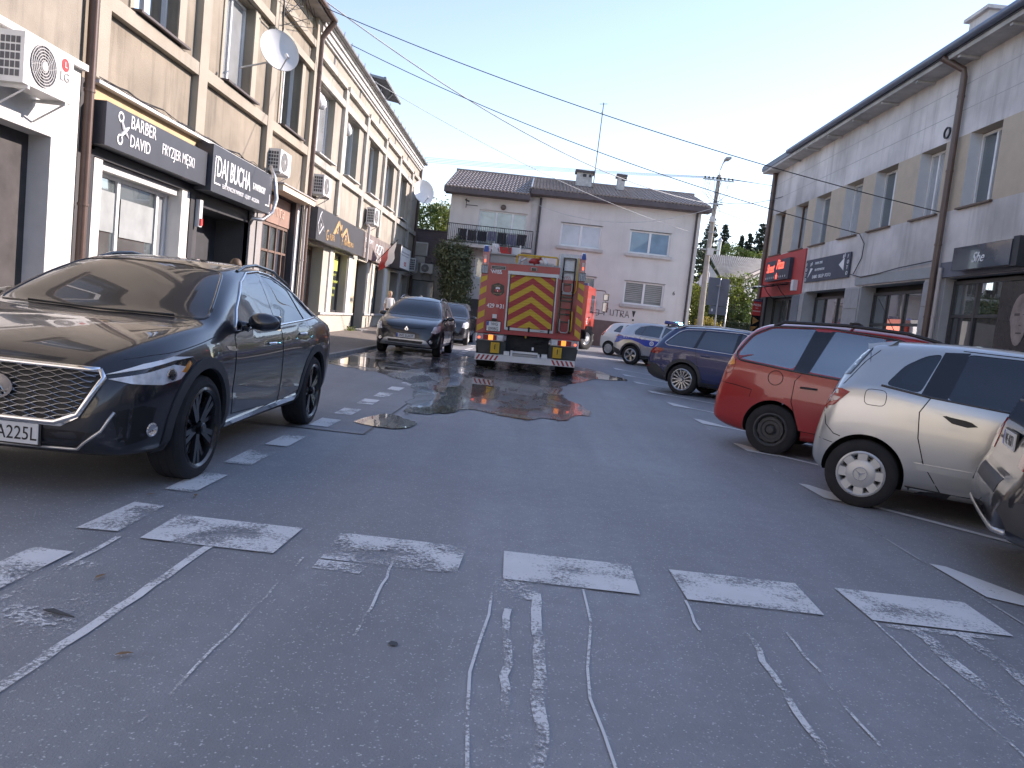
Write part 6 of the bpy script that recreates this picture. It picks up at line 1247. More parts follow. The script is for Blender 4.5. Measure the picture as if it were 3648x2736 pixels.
# ------------------------------------------------------------------ police SUV
P_PSIL = paintmat('paint_police_silver', (.60, .61, .62), .55, .01)
S = dict(L=4.48, W=1.855, xr=.90, xf=3.57, R=.36, tw=.23, rim=.235, style='five', rimmat=M_ALU, paint=P_PSIL, glass=glassmat('car_glass_tint', (.012, .016, .022), .01, .2, refl=.10), gap=.05, crease=.68,
    top=[(0,.56),(.015,.72),(.05,.84),(.09,1.0),(.15,1.12),(.30,1.32),(.45,1.49),(.6,1.57),(.95,1.63),(1.5,1.655),(2.1,1.635),(2.5,1.56),(2.9,1.40),(3.25,1.20),(3.45,1.11),(3.7,1.06),(4.1,.98),(4.35,.86),(4.45,.70),(4.48,.54)],
    belt=[(0,.52),(.05,.80),(.12,.98),(.3,1.10),(.8,1.115),(1.6,1.08),(2.6,1.03),(3.3,1.0),(3.8,.95),(4.2,.86),(4.4,.68),(4.48,.5)],
    bot=[(0,.46),(.08,.38),(.3,.28),(.8,.235),(3.8,.22),(4.3,.26),(4.48,.38)],
    plan=[(0,.62),(.03,.79),(.10,.89),(.3,.96),(.7,.995),(1.,1.),(1.9,.98),(3.0,.985),(3.6,1.),(4.1,.95),(4.35,.86),(4.45,.74),(4.48,.58)],
    roofw=[(0,.5),(.15,.66),(.5,.63),(1.3,.635),(2.2,.65),(2.8,.70),(3.2,.77),(3.45,.81),(4.,.78),(4.4,.6),(4.48,.42)],
    cabin=(.65, 3.2), screen=[(-.6,1.16),(.6,1.16),(.5,1.54),(-.5,1.54)], screendeep=1.05, rearwin=[(-.5,1.18),(.5,1.18),(.44,1.42),(-.44,1.42)],
    sidewin=[[(.95,1.16),(2.0,1.115),(2.02,1.545),(1.5,1.55),(1.08,1.46),(.93,1.30)], [(2.07,1.11),(3.05,1.075),(2.8,1.28),(2.45,1.47),(2.1,1.54)]], seatx=2.2)
TP = math.radians(-36)
c5 = Car('police_car', 'silver and blue marked police SUV with lit blue roof light bar', S, place((4.08, 29.5), TP, S, -1), TP); c5.t['category'] = 'police car'
M_PB = paintmat('police_blue', (.01, .09, .50), 0., 0.)
c5.doors([[(1.22,1.10),(1.24,.9),(1.34,.6),(1.42,.42),(2.03,.38),(2.03,1.07)], [(2.07,.38),(3.05,.38),(3.12,.6),(3.08,1.04),(2.07,1.065)]], [1.0, .98], [1.4, 2.3])
c5.arch(M_CLAD, .045, .11, .012)
for sg in (1, -1):
    ph = sg*math.pi/2
    c5.patch('blue_stripe', [(.16,.78),(.30,.80),(.55,.93),(.9,.95),(1.25,.86),(1.5,.76),(3.2,.70),(3.2,.95),(1.5,1.0),(.95,1.03),(.45,1.07),(.22,1.02)], ph, M_PB, .008, .004, .05)
    for i in range(12): c5.patch('white_block', [(.5+.2*i,1.05-.008*i),(.6+.2*i,1.045-.008*i),(.6+.2*i,1.075-.008*i),(.5+.2*i,1.08-.008*i)], ph, M_LW, .011, .003, .05)
    for i in range(9): c5.patch('white_block', [(1.45+.2*i,.745-.005*i),(1.55+.2*i,.74-.005*i),(1.55+.2*i,.715-.005*i),(1.45+.2*i,.72-.005*i)], ph, M_LW, .011, .003, .05)
    pp, nn = c5.hit(1.75-c5.x0, .88, ph, .011); b = MB(); b.lathe([(.05, 0), (.095, 0), (.095, .002), (.05, .002)], 8, (0, 0, 0), 'Z', True); b.lathe([(.03, .002), (.001, .002)], 8, (0, 0, 0), 'Z'); b.xf(Matrix.Translation(pp) @ nn.to_track_quat('Z', 'Y').to_matrix().to_4x4()).build('police_star', M_LW, c5.t, world=False)
    pp, nn = c5.hit((1.05 if sg > 0 else .52)-c5.x0, .965, ph, .011); me = text_mesh('POLICJA', .14, M_LW, .001, .8); me.transform(Matrix.Translation(pp) @ Matrix(((-sg, 0, nn.x), (0, 0, nn.y), (0, 1, 0))).to_4x4()); link('lettering', me, c5.t, False)
    c5.patch('taillight', [(.08,1.0),(.42,1.055),(.42,1.085),(.12,1.10)], ph, pm('taillight_dark', (.16, .01, .012), .12, var=.3, coat=1.), .007, .012, .04); c5.line('window_rubber', rounded([(.92,1.14),(2.03,1.09),(3.1,1.05),(2.82,1.30),(2.46,1.49),(2.05,1.565),(1.5,1.57),(1.06,1.48),(.90,1.31)], .05), ph, M_CHROME, .009, .002, closed=True)
    c5.patch('bumper_trim', [(.03,.50),(.1,.42),(.46,.30),(.5,.36),(.4,.52),(.08,.62)], ph, M_CLAD, .008, .02); c5.patch('sill_trim', [(1.33,.26),(3.15,.25),(3.15,.36),(1.33,.40)], ph, M_CLAD, .010, .02)
c5.mirror(2.9, 1.1, P_PSIL)
lb = MB(); lb.box(2.0-c5.x0, 2.25-c5.x0, -.55, .55, 1.67, 1.70); lb.tube([(2.12-c5.x0, -.45, 1.6), (2.12-c5.x0, -.45, 1.68)], .03, 6); lb.tube([(2.12-c5.x0, .45, 1.6), (2.12-c5.x0, .45, 1.68)], .03, 6); bar = lb.build('light_bar', M_BLACKP, c5.t, world=False)
mlb = pm('blue_beacon_lit', (.05, .4, .9), .2, var=.05, emit=(.10, .65, 1.), estr=9.); mlo = pm('blue_beacon_off', (.08, .14, .40), .15, var=.1, coat=1.); mlc = pm('beacon_clear', (.6, .63, .68), .1, var=.1, coat=1.)
for y0, y1, m_ in ((-.56, -.42, mlo), (-.42, -.1, mlo), (-.1, .16, mlc), (.16, .50, mlb), (.50, .57, mlo)):
    b = MB(); b.hexa([(1.99-c5.x0, y0+.004, 1.70), (2.26-c5.x0, y0+.004, 1.70), (2.26-c5.x0, y1-.004, 1.70), (1.99-c5.x0, y1-.004, 1.70), (2.02-c5.x0, y0+.01, 1.80), (2.22-c5.x0, y0+.01, 1.79), (2.22-c5.x0, y1-.01, 1.79), (2.02-c5.x0, y1-.01, 1.80)]); b.build('beacon_lens', m_, bar, world=False)
# ------------------------------------------------------------------ white small hatchback at the end of the bays
P_WHT = paintmat('paint_white', (.72, .73, .74), 0., 0.)
S = dict(L=3.95, W=1.70, xr=.60, xf=3.11, R=.30, tw=.185, rim=.19, style='cap9', rimmat=pm('wheel_cover', (.56, .57, .57), .35, metal=.35, var=.08), paint=P_WHT, glass=glassmat('car_glass_tint', (.012, .016, .022), .01, .2, refl=.10), gap=.045,
    top=[(0,.52),(.015,.68),(.05,.78),(.10,.90),(.2,1.08),(.36,1.32),(.5,1.45),(.8,1.50),(1.4,1.52),(1.9,1.49),(2.3,1.38),(2.7,1.18),(2.95,1.04),(3.2,.97),(3.55,.87),(3.8,.72),(3.92,.56),(3.95,.46)],
    belt=[(0,.48),(.05,.74),(.15,.94),(.4,1.02),(1.2,.99),(2.2,.94),(2.9,.9),(3.3,.84),(3.7,.68),(3.95,.42)], bot=[(0,.40),(.08,.32),(.3,.22),(3.3,.18),(3.8,.24),(3.95,.34)],
    plan=[(0,.60),(.03,.78),(.10,.88),(.3,.96),(.65,1.),(1.5,.98),(2.8,.99),(3.3,.96),(3.7,.85),(3.88,.72),(3.95,.56)], roofw=[(0,.5),(.2,.64),(.5,.62),(1.5,.63),(2.2,.68),(2.95,.8),(3.6,.7),(3.95,.42)],
    cabin=(.55, 2.7), screen=[(-.56,1.09),(.56,1.09),(.46,1.42),(-.46,1.42)], screendeep=1., sidewin=[[(.72,1.08),(1.1,1.05),(1.12,1.38),(.95,1.36)], [(1.2,1.045),(1.85,1.01),(1.9,1.43),(1.28,1.42)], [(1.93,1.01),(2.7,.96),(2.4,1.22),(1.98,1.42)]], seatx=1.85)
TW = math.radians(-38)
c6 = Car('parked_car', 'small white hatchback beyond the police car, tail towards the street', S, place((3.75, 34.4), TW, S, -1), TW)
c6.doors([[(1.12,1.02),(1.15,.6),(1.25,.3),(1.88,.28),(1.9,.99)]], [.9], [1.35])
for sg in (1, -1): c6.patch('taillight', [(.09,.86),(.22,.84),(.34,1.03),(.26,1.12),(.17,1.04)], sg*math.pi/2, M_TAIL, .007, .012, .04)
c6.mirror(2.5, 1.0, P_WHT)
# ------------------------------------------------------------------ black SUV cut by the right edge of the picture
S = dict(L=4.55, W=1.86, xr=.93, xf=3.6, R=.35, tw=.225, rim=.23, style='five', paint=P_BLK, glass=glassmat('car_glass_tint', (.012, .016, .022), .01, .2, refl=.10), gap=.05, crease=.68,
    top=[(0,.50),(.015,.64),(.05,.70),(.11,.76),(.14,.95),(.18,1.10),(.28,1.32),(.42,1.52),(.58,1.61),(1.,1.66),(1.6,1.68),(2.2,1.65),(2.6,1.56),(3.0,1.40),(3.3,1.22),(3.5,1.12),(3.8,1.06),(4.2,.97),(4.42,.84),(4.52,.68),(4.55,.5)],
    belt=[(0,.47),(.06,.68),(.14,.92),(.3,1.07),(.8,1.10),(1.6,1.07),(2.6,1.02),(3.4,1.0),(3.9,.94),(4.3,.82),(4.55,.46)], bot=[(0,.40),(.08,.33),(.3,.27),(.8,.23),(3.9,.22),(4.4,.26),(4.55,.36)],
    plan=[(0,.70),(.03,.84),(.10,.91),(.3,.965),(.8,.997),(2.0,.98),(3.2,.985),(3.7,1.),(4.2,.94),(4.45,.82),(4.55,.58)], roofw=[(0,.5),(.18,.68),(.5,.64),(1.4,.64),(2.3,.66),(2.9,.71),(3.5,.81),(4.2,.76),(4.55,.42)],
    cabin=(.62, 3.25), rearwin=[(-.56,1.16),(.56,1.16),(.47,1.48),(-.47,1.48)], sidewin=[[(.5,1.20),(.75,1.45),(1.2,1.53),(1.12,1.15)], [(1.2,1.145),(2.1,1.11),(2.12,1.55),(1.3,1.54)], [(2.17,1.11),(3.1,1.07),(2.85,1.28),(2.5,1.48),(2.2,1.545)]], seatx=2.2)
TB = math.radians(-25)
c7 = Car('parked_car', 'black SUV beside the silver hatchback, only its tail with red lamp and plate showing', S, (5.42, 4.55, 0), TB)
for sg in (1, -1): c7.patch('taillight', [(.13,.80),(.36,.84),(.46,1.02),(.30,1.06),(.17,1.04)], sg*math.pi/2, M_TAIL, .008, .012, .04); c7.patch('bumper_trim', [(.02,.52),(.08,.42),(.55,.28),(.56,.46),(.4,.62),(.05,.60)], sg*math.pi/2, M_CLAD, .008, .02)
c7.rear('taillight', [(-.86,.79),(-.62,.80),(-.60,.92),(-.66,1.04),(-.84,1.04)], M_TAIL, .006); c7.rear('clear_lens', [(-.84,.90),(-.66,.90),(-.66,.96),(-.83,.96)], M_TAILC, .010, .006); c7.plate(False, .92, 'WE 4K871'); c7.arch(M_CLAD, .045, .12, .012)
c7.line('scuff_plate', [(-.8,.40),(-.4,.37),(.4,.37),(.8,.40)], math.pi, M_ALU, .02, .004, side=False); c7.rear('bumper_recess', [(-.5,.60),(.5,.60),(.52,.70),(-.52,.70)], M_CLAD, .004, mirror=False); c7.doors([[(1.2,1.12),(1.3,.6),(1.42,.4),(2.1,.38),(2.1,1.08)]], [.95], [1.45])
b = MB(); b.tube([c7.hit(y, 1.19, math.pi, .02)[0] for y in [-.05+.05*i for i in range(9)]], .012, 6); b.build('wiper', M_BLACKP, c7.t, world=False)
# ------------------------------------------------------------------ black SUV facing us by the left kerb
S = dict(L=4.52, W=1.855, xr=.97, xf=3.66, R=.345, tw=.225, rim=.225, style='five', rimmat=M_ALU, paint=P_BLK, glass=M_WGD, sglass=M_WGL, gap=.05, crease=.66,
    top=[(0,.60),(.05,.9),(.12,1.1),(.3,1.38),(.5,1.6),(.9,1.69),(1.6,1.72),(2.2,1.70),(2.6,1.62),(2.95,1.46),(3.3,1.22),(3.5,1.10),(3.8,1.05),(4.1,.98),(4.32,.90),(4.44,.80),(4.50,.64),(4.52,.50)],
    belt=[(0,.55),(.1,.98),(.4,1.08),(1.2,1.07),(2.6,1.02),(3.4,1.0),(3.8,.95),(4.2,.86),(4.42,.70),(4.52,.46)], bot=[(0,.46),(.1,.36),(.4,.25),(4.0,.22),(4.35,.24),(4.52,.32)],
    plan=[(0,.6),(.05,.80),(.2,.93),(.7,.99),(1.,1.),(2.,.975),(3.2,.985),(3.7,1.),(4.1,.975),(4.32,.91),(4.45,.80),(4.52,.62)], roofw=[(0,.5),(.3,.67),(1.,.68),(2.2,.69),(2.6,.715),(2.95,.79),(3.3,.88),(3.5,.90),(4.1,.82),(4.4,.62),(4.52,.42)],
    cabin=(.6, 3.25), screen=[(-.74,1.12),(.74,1.12),(.59,1.58),(-.59,1.58)], screendeep=1.1, sidewin=[[(2.1,1.11),(3.1,1.07),(2.85,1.3),(2.45,1.53),(2.14,1.60)], [(1.15,1.14),(2.03,1.11),(2.05,1.60),(1.3,1.58)]], seatx=2.3)
c8 = Car('parked_car', 'black SUV with silver skid plate and diamond badge parked facing us at left kerb', S, (-3.28, 23.55, .01), -math.pi/2-.02)
c8.front('headlight', P3(c8, 42, [(4.36,.62,.70),(4.30,.72,.68),(4.05,.88,.76),(3.95,.91,.90),(4.1,.86,.905),(4.28,.72,.86)]), M_HEAD, .006, .012, .04, 42); c8.front('skid_plate', [(-.58,.46),(-.48,.48),(.48,.48),(.58,.46),(.72,.30),(.66,.28),(-.66,.28),(-.72,.30)], M_ALU, .01, .02, mirror=False); c8.front('lower_grille', [(-.5,.44),(.5,.44),(.47,.37),(-.47,.37)], M_BLACKP, .015, .01, mirror=False)
c8.plate(True, .56, 'WE 5U637'); c8.line('grille_line', [(-.55,.80),(0,.775),(.55,.80)], 0., M_GAP, .008, 0., side=False)
pp, nn = c8.hit(0, .74, 0., .004); b = MB(); dm = [(0, .075), (.045, 0), (0, -.075), (-.045, 0)]
b.prism([pp+Vector((0, a*1.25, e*1.15)) for a, e in dm], (.008, 0, 0)); bb = b.build('badge', M_CHROME, c8.t, world=False); b = MB(); b.prism([pp+Vector((.008, a*.4, e*.4)) for a, e in dm], (.003, 0, 0)); b.build('badge_hole', M_GAP, bb, world=False)
for sg in (1, -1):
    pp, nn = c8.hit(*P3(c8, 25, [(4.4,.68,.44)])[0], math.radians(25)); pp = Vector((pp.x, sg*abs(pp.y), pp.z)); b = MB(); b.lathe([(.045, 0), (.05, .012), (.038, .016), (.001, .006)], 16, (0, 0, 0), 'Z'); b.xf(Matrix.Translation(pp) @ Vector((1, sg*.4, 0)).to_track_quat('Z', 'Y').to_matrix().to_4x4()).build('fog_lamp', M_CHROME, c8.t, True, 40, world=False)
    c8.patch('sill_trim', [(1.4,.28),(3.2,.26),(3.2,.31),(1.4,.33)], sg*math.pi/2, M_ALU, .012, .02)
c8.doors([[(2.08,.38),(3.1,.38),(3.18,.6),(3.12,1.03),(2.08,1.08)], [(1.3,.45),(2.05,.38),(2.05,1.08),(1.15,1.11),(1.2,.7)]], [.95, .97], [2.3, 1.45], None, M_CHROME); c8.mirror(2.95, 1.08, P_BLK, 1.15); c8.rails([(.7,.0),(.9,.05),(1.6,.06),(2.2,.05),(2.5,.0)], M_BLK, .018); c8.arch(M_CLAD, .045, .1, .008)
# ------------------------------------------------------------------ dark grey people carrier behind it
P_DGR = paintmat('paint_dark_grey', (.035, .04, .052), .3, .01)
S = dict(S); S.update(L=4.47, W=1.80, R=.315, tw=.2, rim=.2, paint=P_DGR, H=1.6, style='cap9', rimmat=pm('wheel_cover', (.56, .57, .57), .35, metal=.35, var=.08), top=[(x, z*.955 if z > 1.0 else z) for x, z in S['top']], screen=[(-.71,1.08),(.71,1.08),(.57,1.50),(-.57,1.50)], sidewin=[[(2.1,1.08),(3.1,1.04),(2.85,1.25),(2.45,1.46),(2.14,1.52)], [(1.15,1.10),(2.03,1.08),(2.05,1.52),(1.3,1.50)]])
for k in ('top', 'belt', 'bot', 'plan', 'roofw'): S[k] = [(x*4.47/4.52, v) for x, v in S[k]]
c9 = Car('parked_car', 'dark grey people carrier parked behind the black SUV with diamond badge', S, (-3.10, 31.3, gz(31.3)), -math.pi/2)
c9.front('headlight', P3(c9, 40, [(4.32,.58,.68),(4.22,.72,.64),(3.98,.86,.70),(3.9,.88,.86),(4.1,.80,.90),(4.26,.66,.84)]), M_HEAD, .006, .012, .04, 40); c9.front('grille', [(-.42,.70),(.42,.70),(.30,.60),(-.30,.60)], M_BLACKP, .004, mirror=False); c9.line('grille_frame', [(-.42,.71),(.42,.71),(.30,.60),(-.30,.60)], 0., M_CHROME, .014, .006, closed=True, side=False); c9.front('lower_grille', [(-.6,.42),(.6,.42),(.55,.34),(-.55,.34)], M_BLACKP, .004, mirror=False); c9.mirror(2.95, 1.04, P_DGR)
c9.doors([[(2.05,.36),(3.06,.36),(3.14,.6),(3.08,1.0),(2.05,1.04)]], [.9], [2.3]); b = MB(); b.tube([(2.4-c9.x0, -.1, 1.62), (2.2-c9.x0, -.1, 2.0)], .006, 5); b.build('antenna', M_BLACKP, c9.t, world=False)
# ================================================================== fire engine seen from behind
P_FIRE = paintmat('paint_fire_red', (.43, .035, .03), 0., 0., .35)
def slatmat(name, col):
    m, t, p = nodes_of(name); v = coords(t); wv = NN(t, 'ShaderNodeTexWave', wave_type='BANDS', bands_direction='Z'); wv.inputs['Scale'].default_value = 4.4; t.links.new(v, wv.inputs['Vector'])
    t.links.new(mix(t, noise(t, v, 3., 4), lighten(col, .8), col), p.inputs['Base Color']); p.inputs['Roughness'].default_value = .45; bump(t, p, wv.outputs[1], .35, .01); return m
M_SRED = slatmat('shutter_red', (.45, .045, .04)); M_SYEL = slatmat('shutter_yellow', (.66, .42, .03)); M_YEL = pm('safety_yellow', (.66, .42, .03), .45, var=.12); M_REFR = pm('reflective_red', (.45, .045, .04), .5, var=.08)
M_TRD = pm('tread_plate', (.52, .53, .54), .35, metal=.7, var=.2, scale=30, bmp=.3, bscale=60); M_TGREY = pm('truck_grey', (.36, .36, .35), .5, var=.12); M_CHAS = pm('chassis_black', (.018, .019, .022), .7, var=.35, scale=6)
ft = thing('fire_engine', 'red fire engine seen from behind with yellow chevron roller shutter and ladder', 'fire engine', (0, 19.5, 0))
FT = Face((0, 19.5, 0), (1, 0, 0), (0, -1, 0))
def tb(name, mat, *boxes, parent=None): return fbox(FT, name, parent or ft, mat, *boxes)
# main cabin body (goes forward from the tail), deck and side walls of the roof gallery
mb = MB(); mb.box(-1.2, 1.34, 19.66, 24.6, .96, 2.66); mb.box(-1.2, -1.06, 19.66, 24.6, 2.66, 3.02); mb.box(1.22, 1.34, 19.66, 24.6, 2.66, 3.02); mb.box(-1.14, 1.28, 24.9, 26.9, .95, 2.95); mb.build('superstructure', P_FIRE, ft)
tb('rear_panel', P_FIRE, (-1.05, -.54, .96, 2.72, -.17, .02), parent=ft); tb('top_panel', P_FIRE, (-.54, .74, 2.55, 2.73, -.17, .03)); tb('lower_panel', P_FIRE, (-.53, .72, .96, 1.07, -.17, .02)); tb('ladder_bay', P_FIRE, (.74, 1.22, .94, 2.45, -.3, -.1)); tb('bay_edge', P_FIRE, (.70, .745, .94, 2.55, -.17, .035)); tb('bay_floor', P_FIRE, (.745, 1.22, .94, 1.06, -.17, .02))
for sg, a, e in ((-1, -1.25, -1.05), (1, 1.22, 1.40)):
    o, i = (a, e) if sg < 0 else (e, a)
    b = MB(); b.hexa([FT.P(a, .95, -.3), FT.P(e, .95, -.3), FT.P(e, .95, .05), FT.P(a, .95, .05), FT.P(a+(.03 if sg < 0 else 0), 3.12, -.3), FT.P(e-(.03 if sg > 0 else 0), 3.12, -.3), FT.P(e-(.04 if sg > 0 else 0), 3.0, .0), FT.P(a+(.04 if sg < 0 else 0), 3.0, .0)]); pil = b.build('corner_pillar', P_FIRE, ft)
    b = MB(); lo, hi = a+.02, e-.015
    z = .98
    while z < 2.38:
        dz = .11*sg*-1; z1 = min(z+.155, 2.42)
        pts = [(lo, z+(0 if sg < 0 else .10)), (hi, z+(.10 if sg < 0 else 0)), (hi, z1+(.10 if sg < 0 else 0)), (lo, z1+(0 if sg < 0 else .10))]
        pts = [(p_[0], min(max(p_[1], .97), 2.40)) for p_ in pts]
        b.prism([FT.P(p_[0], p_[1], .052-.024*(p_[1]-.95)) for p_ in pts], (0, -.004, 0)); z += .303
    b.build('yellow_stripes', M_YEL, pil)
    b = MB(); u0, u1 = a+.035, e-.03; b.hexa([FT.P(u0, 2.98, -.1), FT.P(u1, 2.98, -.1), FT.P(u1, 2.98, .02), FT.P(u0, 2.98, .02), FT.P(u0+.01, 3.15, -.1), FT.P(u1-.01, 3.15, -.1), FT.P(u1-.02, 3.13, -.03), FT.P(u0+.02, 3.13, -.03)]); b.build('blue_beacon', pm('beacon_blue_dark', (.02, .05, .22), .12, var=.1, coat=1.), pil)
    c = (a+e)/2
    tb('marker_lamp', M_TAILC, (c-.03, c+.03, 2.66, 2.90, 0, .03), parent=pil); tb('marker_red', pm('lamp_red_lit', (.7, .05, .03), .3, var=.1, emit=(1., .12, .06), estr=.8), (c-.018, c+.018, 2.72, 2.79, .03, .036), parent=pil)
    tb('work_lamp', M_BLK, (c-.08, c+.08, 2.44, 2.65, 0, .05), parent=pil)
    b = MB()
    for k in range(4): FT.box(b, c-.075+.04*k, c-.047+.04*k, 2.455, 2.635, .05, .056)
    b.build('work_lamp_lens', pm('lens_blue_grey', (.45, .52, .60), .2, var=.3, scale=20), pil)
    b = MB()
    for k in range(4): FT.box(b, c-.085, c+.085, 2.45+.058*k, 2.457+.058*k, .056, .066)
    for q in (c-.085, c+.078): FT.box(b, q, q+.007, 2.45, 2.64, .056, .066)
    b.build('lamp_guard', M_TGREY, pil)
# roller shutter with chevrons
sh = tb('roller_shutter', M_SRED, (-.48, .65, 1.14, 2.47, -.10, 0.))
b = MB(); uc, sl, p = .085, .63, .1545
def clip(poly, u0, u1, z0, z1):
    for ax, lim, keep in ((0, u0, 1), (0, u1, -1), (1, z0, 1), (1, z1, -1)):
        out = []
        for i in range(len(poly)):
            a, c = poly[i-1], poly[i]; ia, ic = (a[ax]-lim)*keep >= 0, (c[ax]-lim)*keep >= 0
            if ia != ic: t = (lim-a[ax])/(c[ax]-a[ax]); out.append((a[0]+(c[0]-a[0])*t, a[1]+(c[1]-a[1])*t))
            if ic: out.append(c)
        poly = out
        if not poly: return poly
    return poly
for k in range(-2, 5):
    zt = 2.265-2*p*k
    for sg in (-1, 1):
        q = clip([(uc, zt), (uc+sg*.6, zt-sl*.6), (uc+sg*.6, zt-sl*.6-p), (uc, zt-p)], -.47, .64, 1.15, 2.46)
        if len(q) > 2: b.prism([FT.P(a, z, .001) for a, z in q], (0, -.003, 0))
b.build('yellow_chevrons', M_SYEL, sh)
tb('shutter_housing', M_STEEL, (-.55, .735, 2.47, 2.555, -.1, .06)); tb('shutter_rail', M_STEEL, (-.54, -.50, 1.08, 2.47, -.1, .03)); tb('shutter_rail', M_STEEL, (.67, .705, 1.08, 2.47, -.1, .03)); tb('rail_seal', M_BLK, (-.50, -.48, 1.10, 2.47, -.1, .015)); tb('rail_seal', M_BLK, (.65, .67, 1.10, 2.47, -.1, .015))
hb_ = tb('shutter_handle_bar', M_STEEL, (-.52, .69, 1.075, 1.14, -.1, .045)); tb('latch', M_BLK, (-.45, -.40, 1.06, 1.18, .045, .06), parent=hb_); tb('latch', M_BLK, (.06, .11, 1.06, 1.18, .045, .06), parent=hb_); tb('latch', M_BLK, (.56, .61, 1.06, 1.18, .045, .06), parent=hb_); FT.text('WISS', .36, 1.085, .06, M_PLTXT, hb_, .047, .9, shear=.2)
# markings on the left panel
vn = tb('vent_panel', M_BLK, (-.97, -.63, 2.575, 2.645, .02, .03)); tb('vent_frame', M_TGREY, (-.985, -.615, 2.565, 2.58, .02, .036), (-.985, -.615, 2.64, 2.655, .02, .036), (-.985, -.97, 2.58, 2.64, .02, .036), (-.63, -.615, 2.58, 2.64, .02, .036), (-.93, -.67, 2.605, 2.615, .03, .036), parent=vn)
FT.text('WISS', -.97, 2.46, .13, M_LW, ft, .024, .95, shear=-.3, off=.004); FT.text('429', -1.02, 1.60, .15, M_LW, ft, .024, .85, off=.003); FT.text('31', -.70, 1.60, .15, M_LW, ft, .024, .85, off=.003); tb('box_mark', M_LW, (-.785, -.72, 1.62, 1.685, .02, .025)); FT.text('M', -.778, 1.632, .055, P_FIRE, ft, .027, .9)
em = MB(); sp = [(-.94, 2.17), (-.87, 2.2), (-.78, 2.23), (-.69, 2.2), (-.62, 2.17), (-.61, 2.0), (-.66, 1.94), (-.78, 1.9), (-.90, 1.94), (-.95, 2.0)]; em.prism([FT.P(a, z, .021) for a, z in sp], (0, -.006, 0)); eo = em.build('emblem', M_BLK, ft)
b = MB(); b.prism([FT.P(a, z, .028) for a, z in ((-.85, 2.0), (-.71, 2.0), (-.70, 2.07), (-.74, 2.06), (-.78, 2.09), (-.82, 2.06), (-.86, 2.07))], (0, -.003, 0)); b.build('emblem_shield', M_REFR, eo)
b = MB()
for a, z, w_, h in ((-.83, 2.07, .03, .05), (-.795, 2.08, .03, .05), (-.76, 2.07, .03, .05), (-.79, 2.01, .02, .04)): FT.box(b, a, a+w_, z, z+h, .028, .034)
b.build('emblem_tower', M_LW, eo); FT.text('STRAŻ', -.87, 2.14, .045, M_LG, eo, .029, 1.1); FT.text('GARWOLIN', -.885, 1.945, .036, M_LG, eo, .029, 1.05)
tb('sticker', M_PLATE, (-.86, -.75, 1.34, 1.44, .02, .024)); tb('plate_lamp', M_BLK, (-.87, -.74, 1.27, 1.33, .02, .07))
pl = tb('number_plate', M_PLATE, (-.985, -.64, 1.02, 1.255, .03, .04)); tb('plate_holder', M_BLK, (-1.0, -.625, 1.005, 1.27, .02, .034), parent=pl); tb('blue_band', M_PLBLUE, (-.98, -.935, 1.15, 1.25, .04, .042), parent=pl); FT.text('WG', -.79, 1.155, .115, M_PLTXT, pl, .0415, .85, 'CENTER', depth=.001); FT.text('0998G', -.812, 1.035, .115, M_PLTXT, pl, .0415, .82, 'CENTER', depth=.001)
rc = tb('reverse_camera', M_BLK, (.03, .14, 2.60, 2.67, .03, .07)); tb('camera_frame', M_TGREY, (.01, .03, 2.6, 2.67, .03, .06), (.14, .16, 2.6, 2.67, .03, .06), (.01, .16, 2.67, 2.685, .03, .06), parent=rc)
# bay on the right with folding ladder
tb('tread_sheet', M_TRD, (.745, 1.22, 2.40, 3.10, -.35, -.12), (.70, .745, 2.56, 3.08, -.35, .0)); FT.text('WISS', .80, 2.46, .12, M_REFR, ft, -.115, .95, shear=-.3)
b = MB()
for u in (.81, 1.10): b.tube([FT.P(u+.02, 3.0, -.04), FT.P(u, 1.1, .05)], .022, 6)
lad = b.build('ladder', M_BLK, ft)
for z in (2.98, 2.65, 2.34, 2.02, 1.92, 1.71, 1.58, 1.39): tb('rung', M_BLK, (.82, 1.10, z-.02, z+.02, -.03+.04*(3-z)/2, .0+.04*(3-z)/2), parent=lad)
for z0, z1 in ((2.12, 2.36), (1.12, 1.46)):
    b = MB(); b.tube([FT.P(.84, z1, .07), FT.P(.84, z0+.05, .07), FT.P(.90, z0, .07), FT.P(1.02, z0, .07), FT.P(1.07, z0+.05, .07), FT.P(1.07, z1, .07)], .016, 6); b.build('step_frame', M_TGREY, ft)
tb('step_plate', M_TGREY, (.84, 1.08, 2.08, 2.13, .0, .09))
for z0, z1, uu in ((2.15, 3.0, 1.17), (1.15, 1.66, 1.13)):
    b = MB(); b.tube([FT.P(uu-.03, z0-.03, .02), FT.P(uu+.01, z0+.05, .075), FT.P(uu+.01, z1-.1, .075), FT.P(uu, z1, .03)], .017, 8); b.build('grab_rail', M_YEL, ft, True)
# roof gallery: yellow hoop, boxes, monitor, stretcher basket
b = MB(); b.tube([FT.P(-.36, 2.74, -.1), FT.P(-.36, 2.94, -.1), FT.P(-.33, 2.98, -.1), FT.P(.64, 2.98, -.1), FT.P(.67, 2.94, -.1), FT.P(.67, 2.74, -.1)], .022, 8); b.build('roof_hoop', M_YEL, ft, True, 50); tb('hoop_panel', M_YEL, (.72-.9, .2, 2.925, 2.95, -.11, -.09))
for k in range(8): tb('step_grip', M_TGREY, (-.51+.155*k, -.40+.155*k, 2.73, 2.775, -.12, .04))
tb('deck_edge', M_TGREY, (-.54, .74, 2.73, 2.74, -.17, .03)); tb('grey_locker', M_TGREY, (-1.05, -.42, 2.73, 2.94, -.4, -.06), (-1.05, -.40, 2.94, 2.97, -.45, .0)); tb('deck_box', M_TRD, (-.2, .6, 2.74, 2.86, -1.6, -.6))
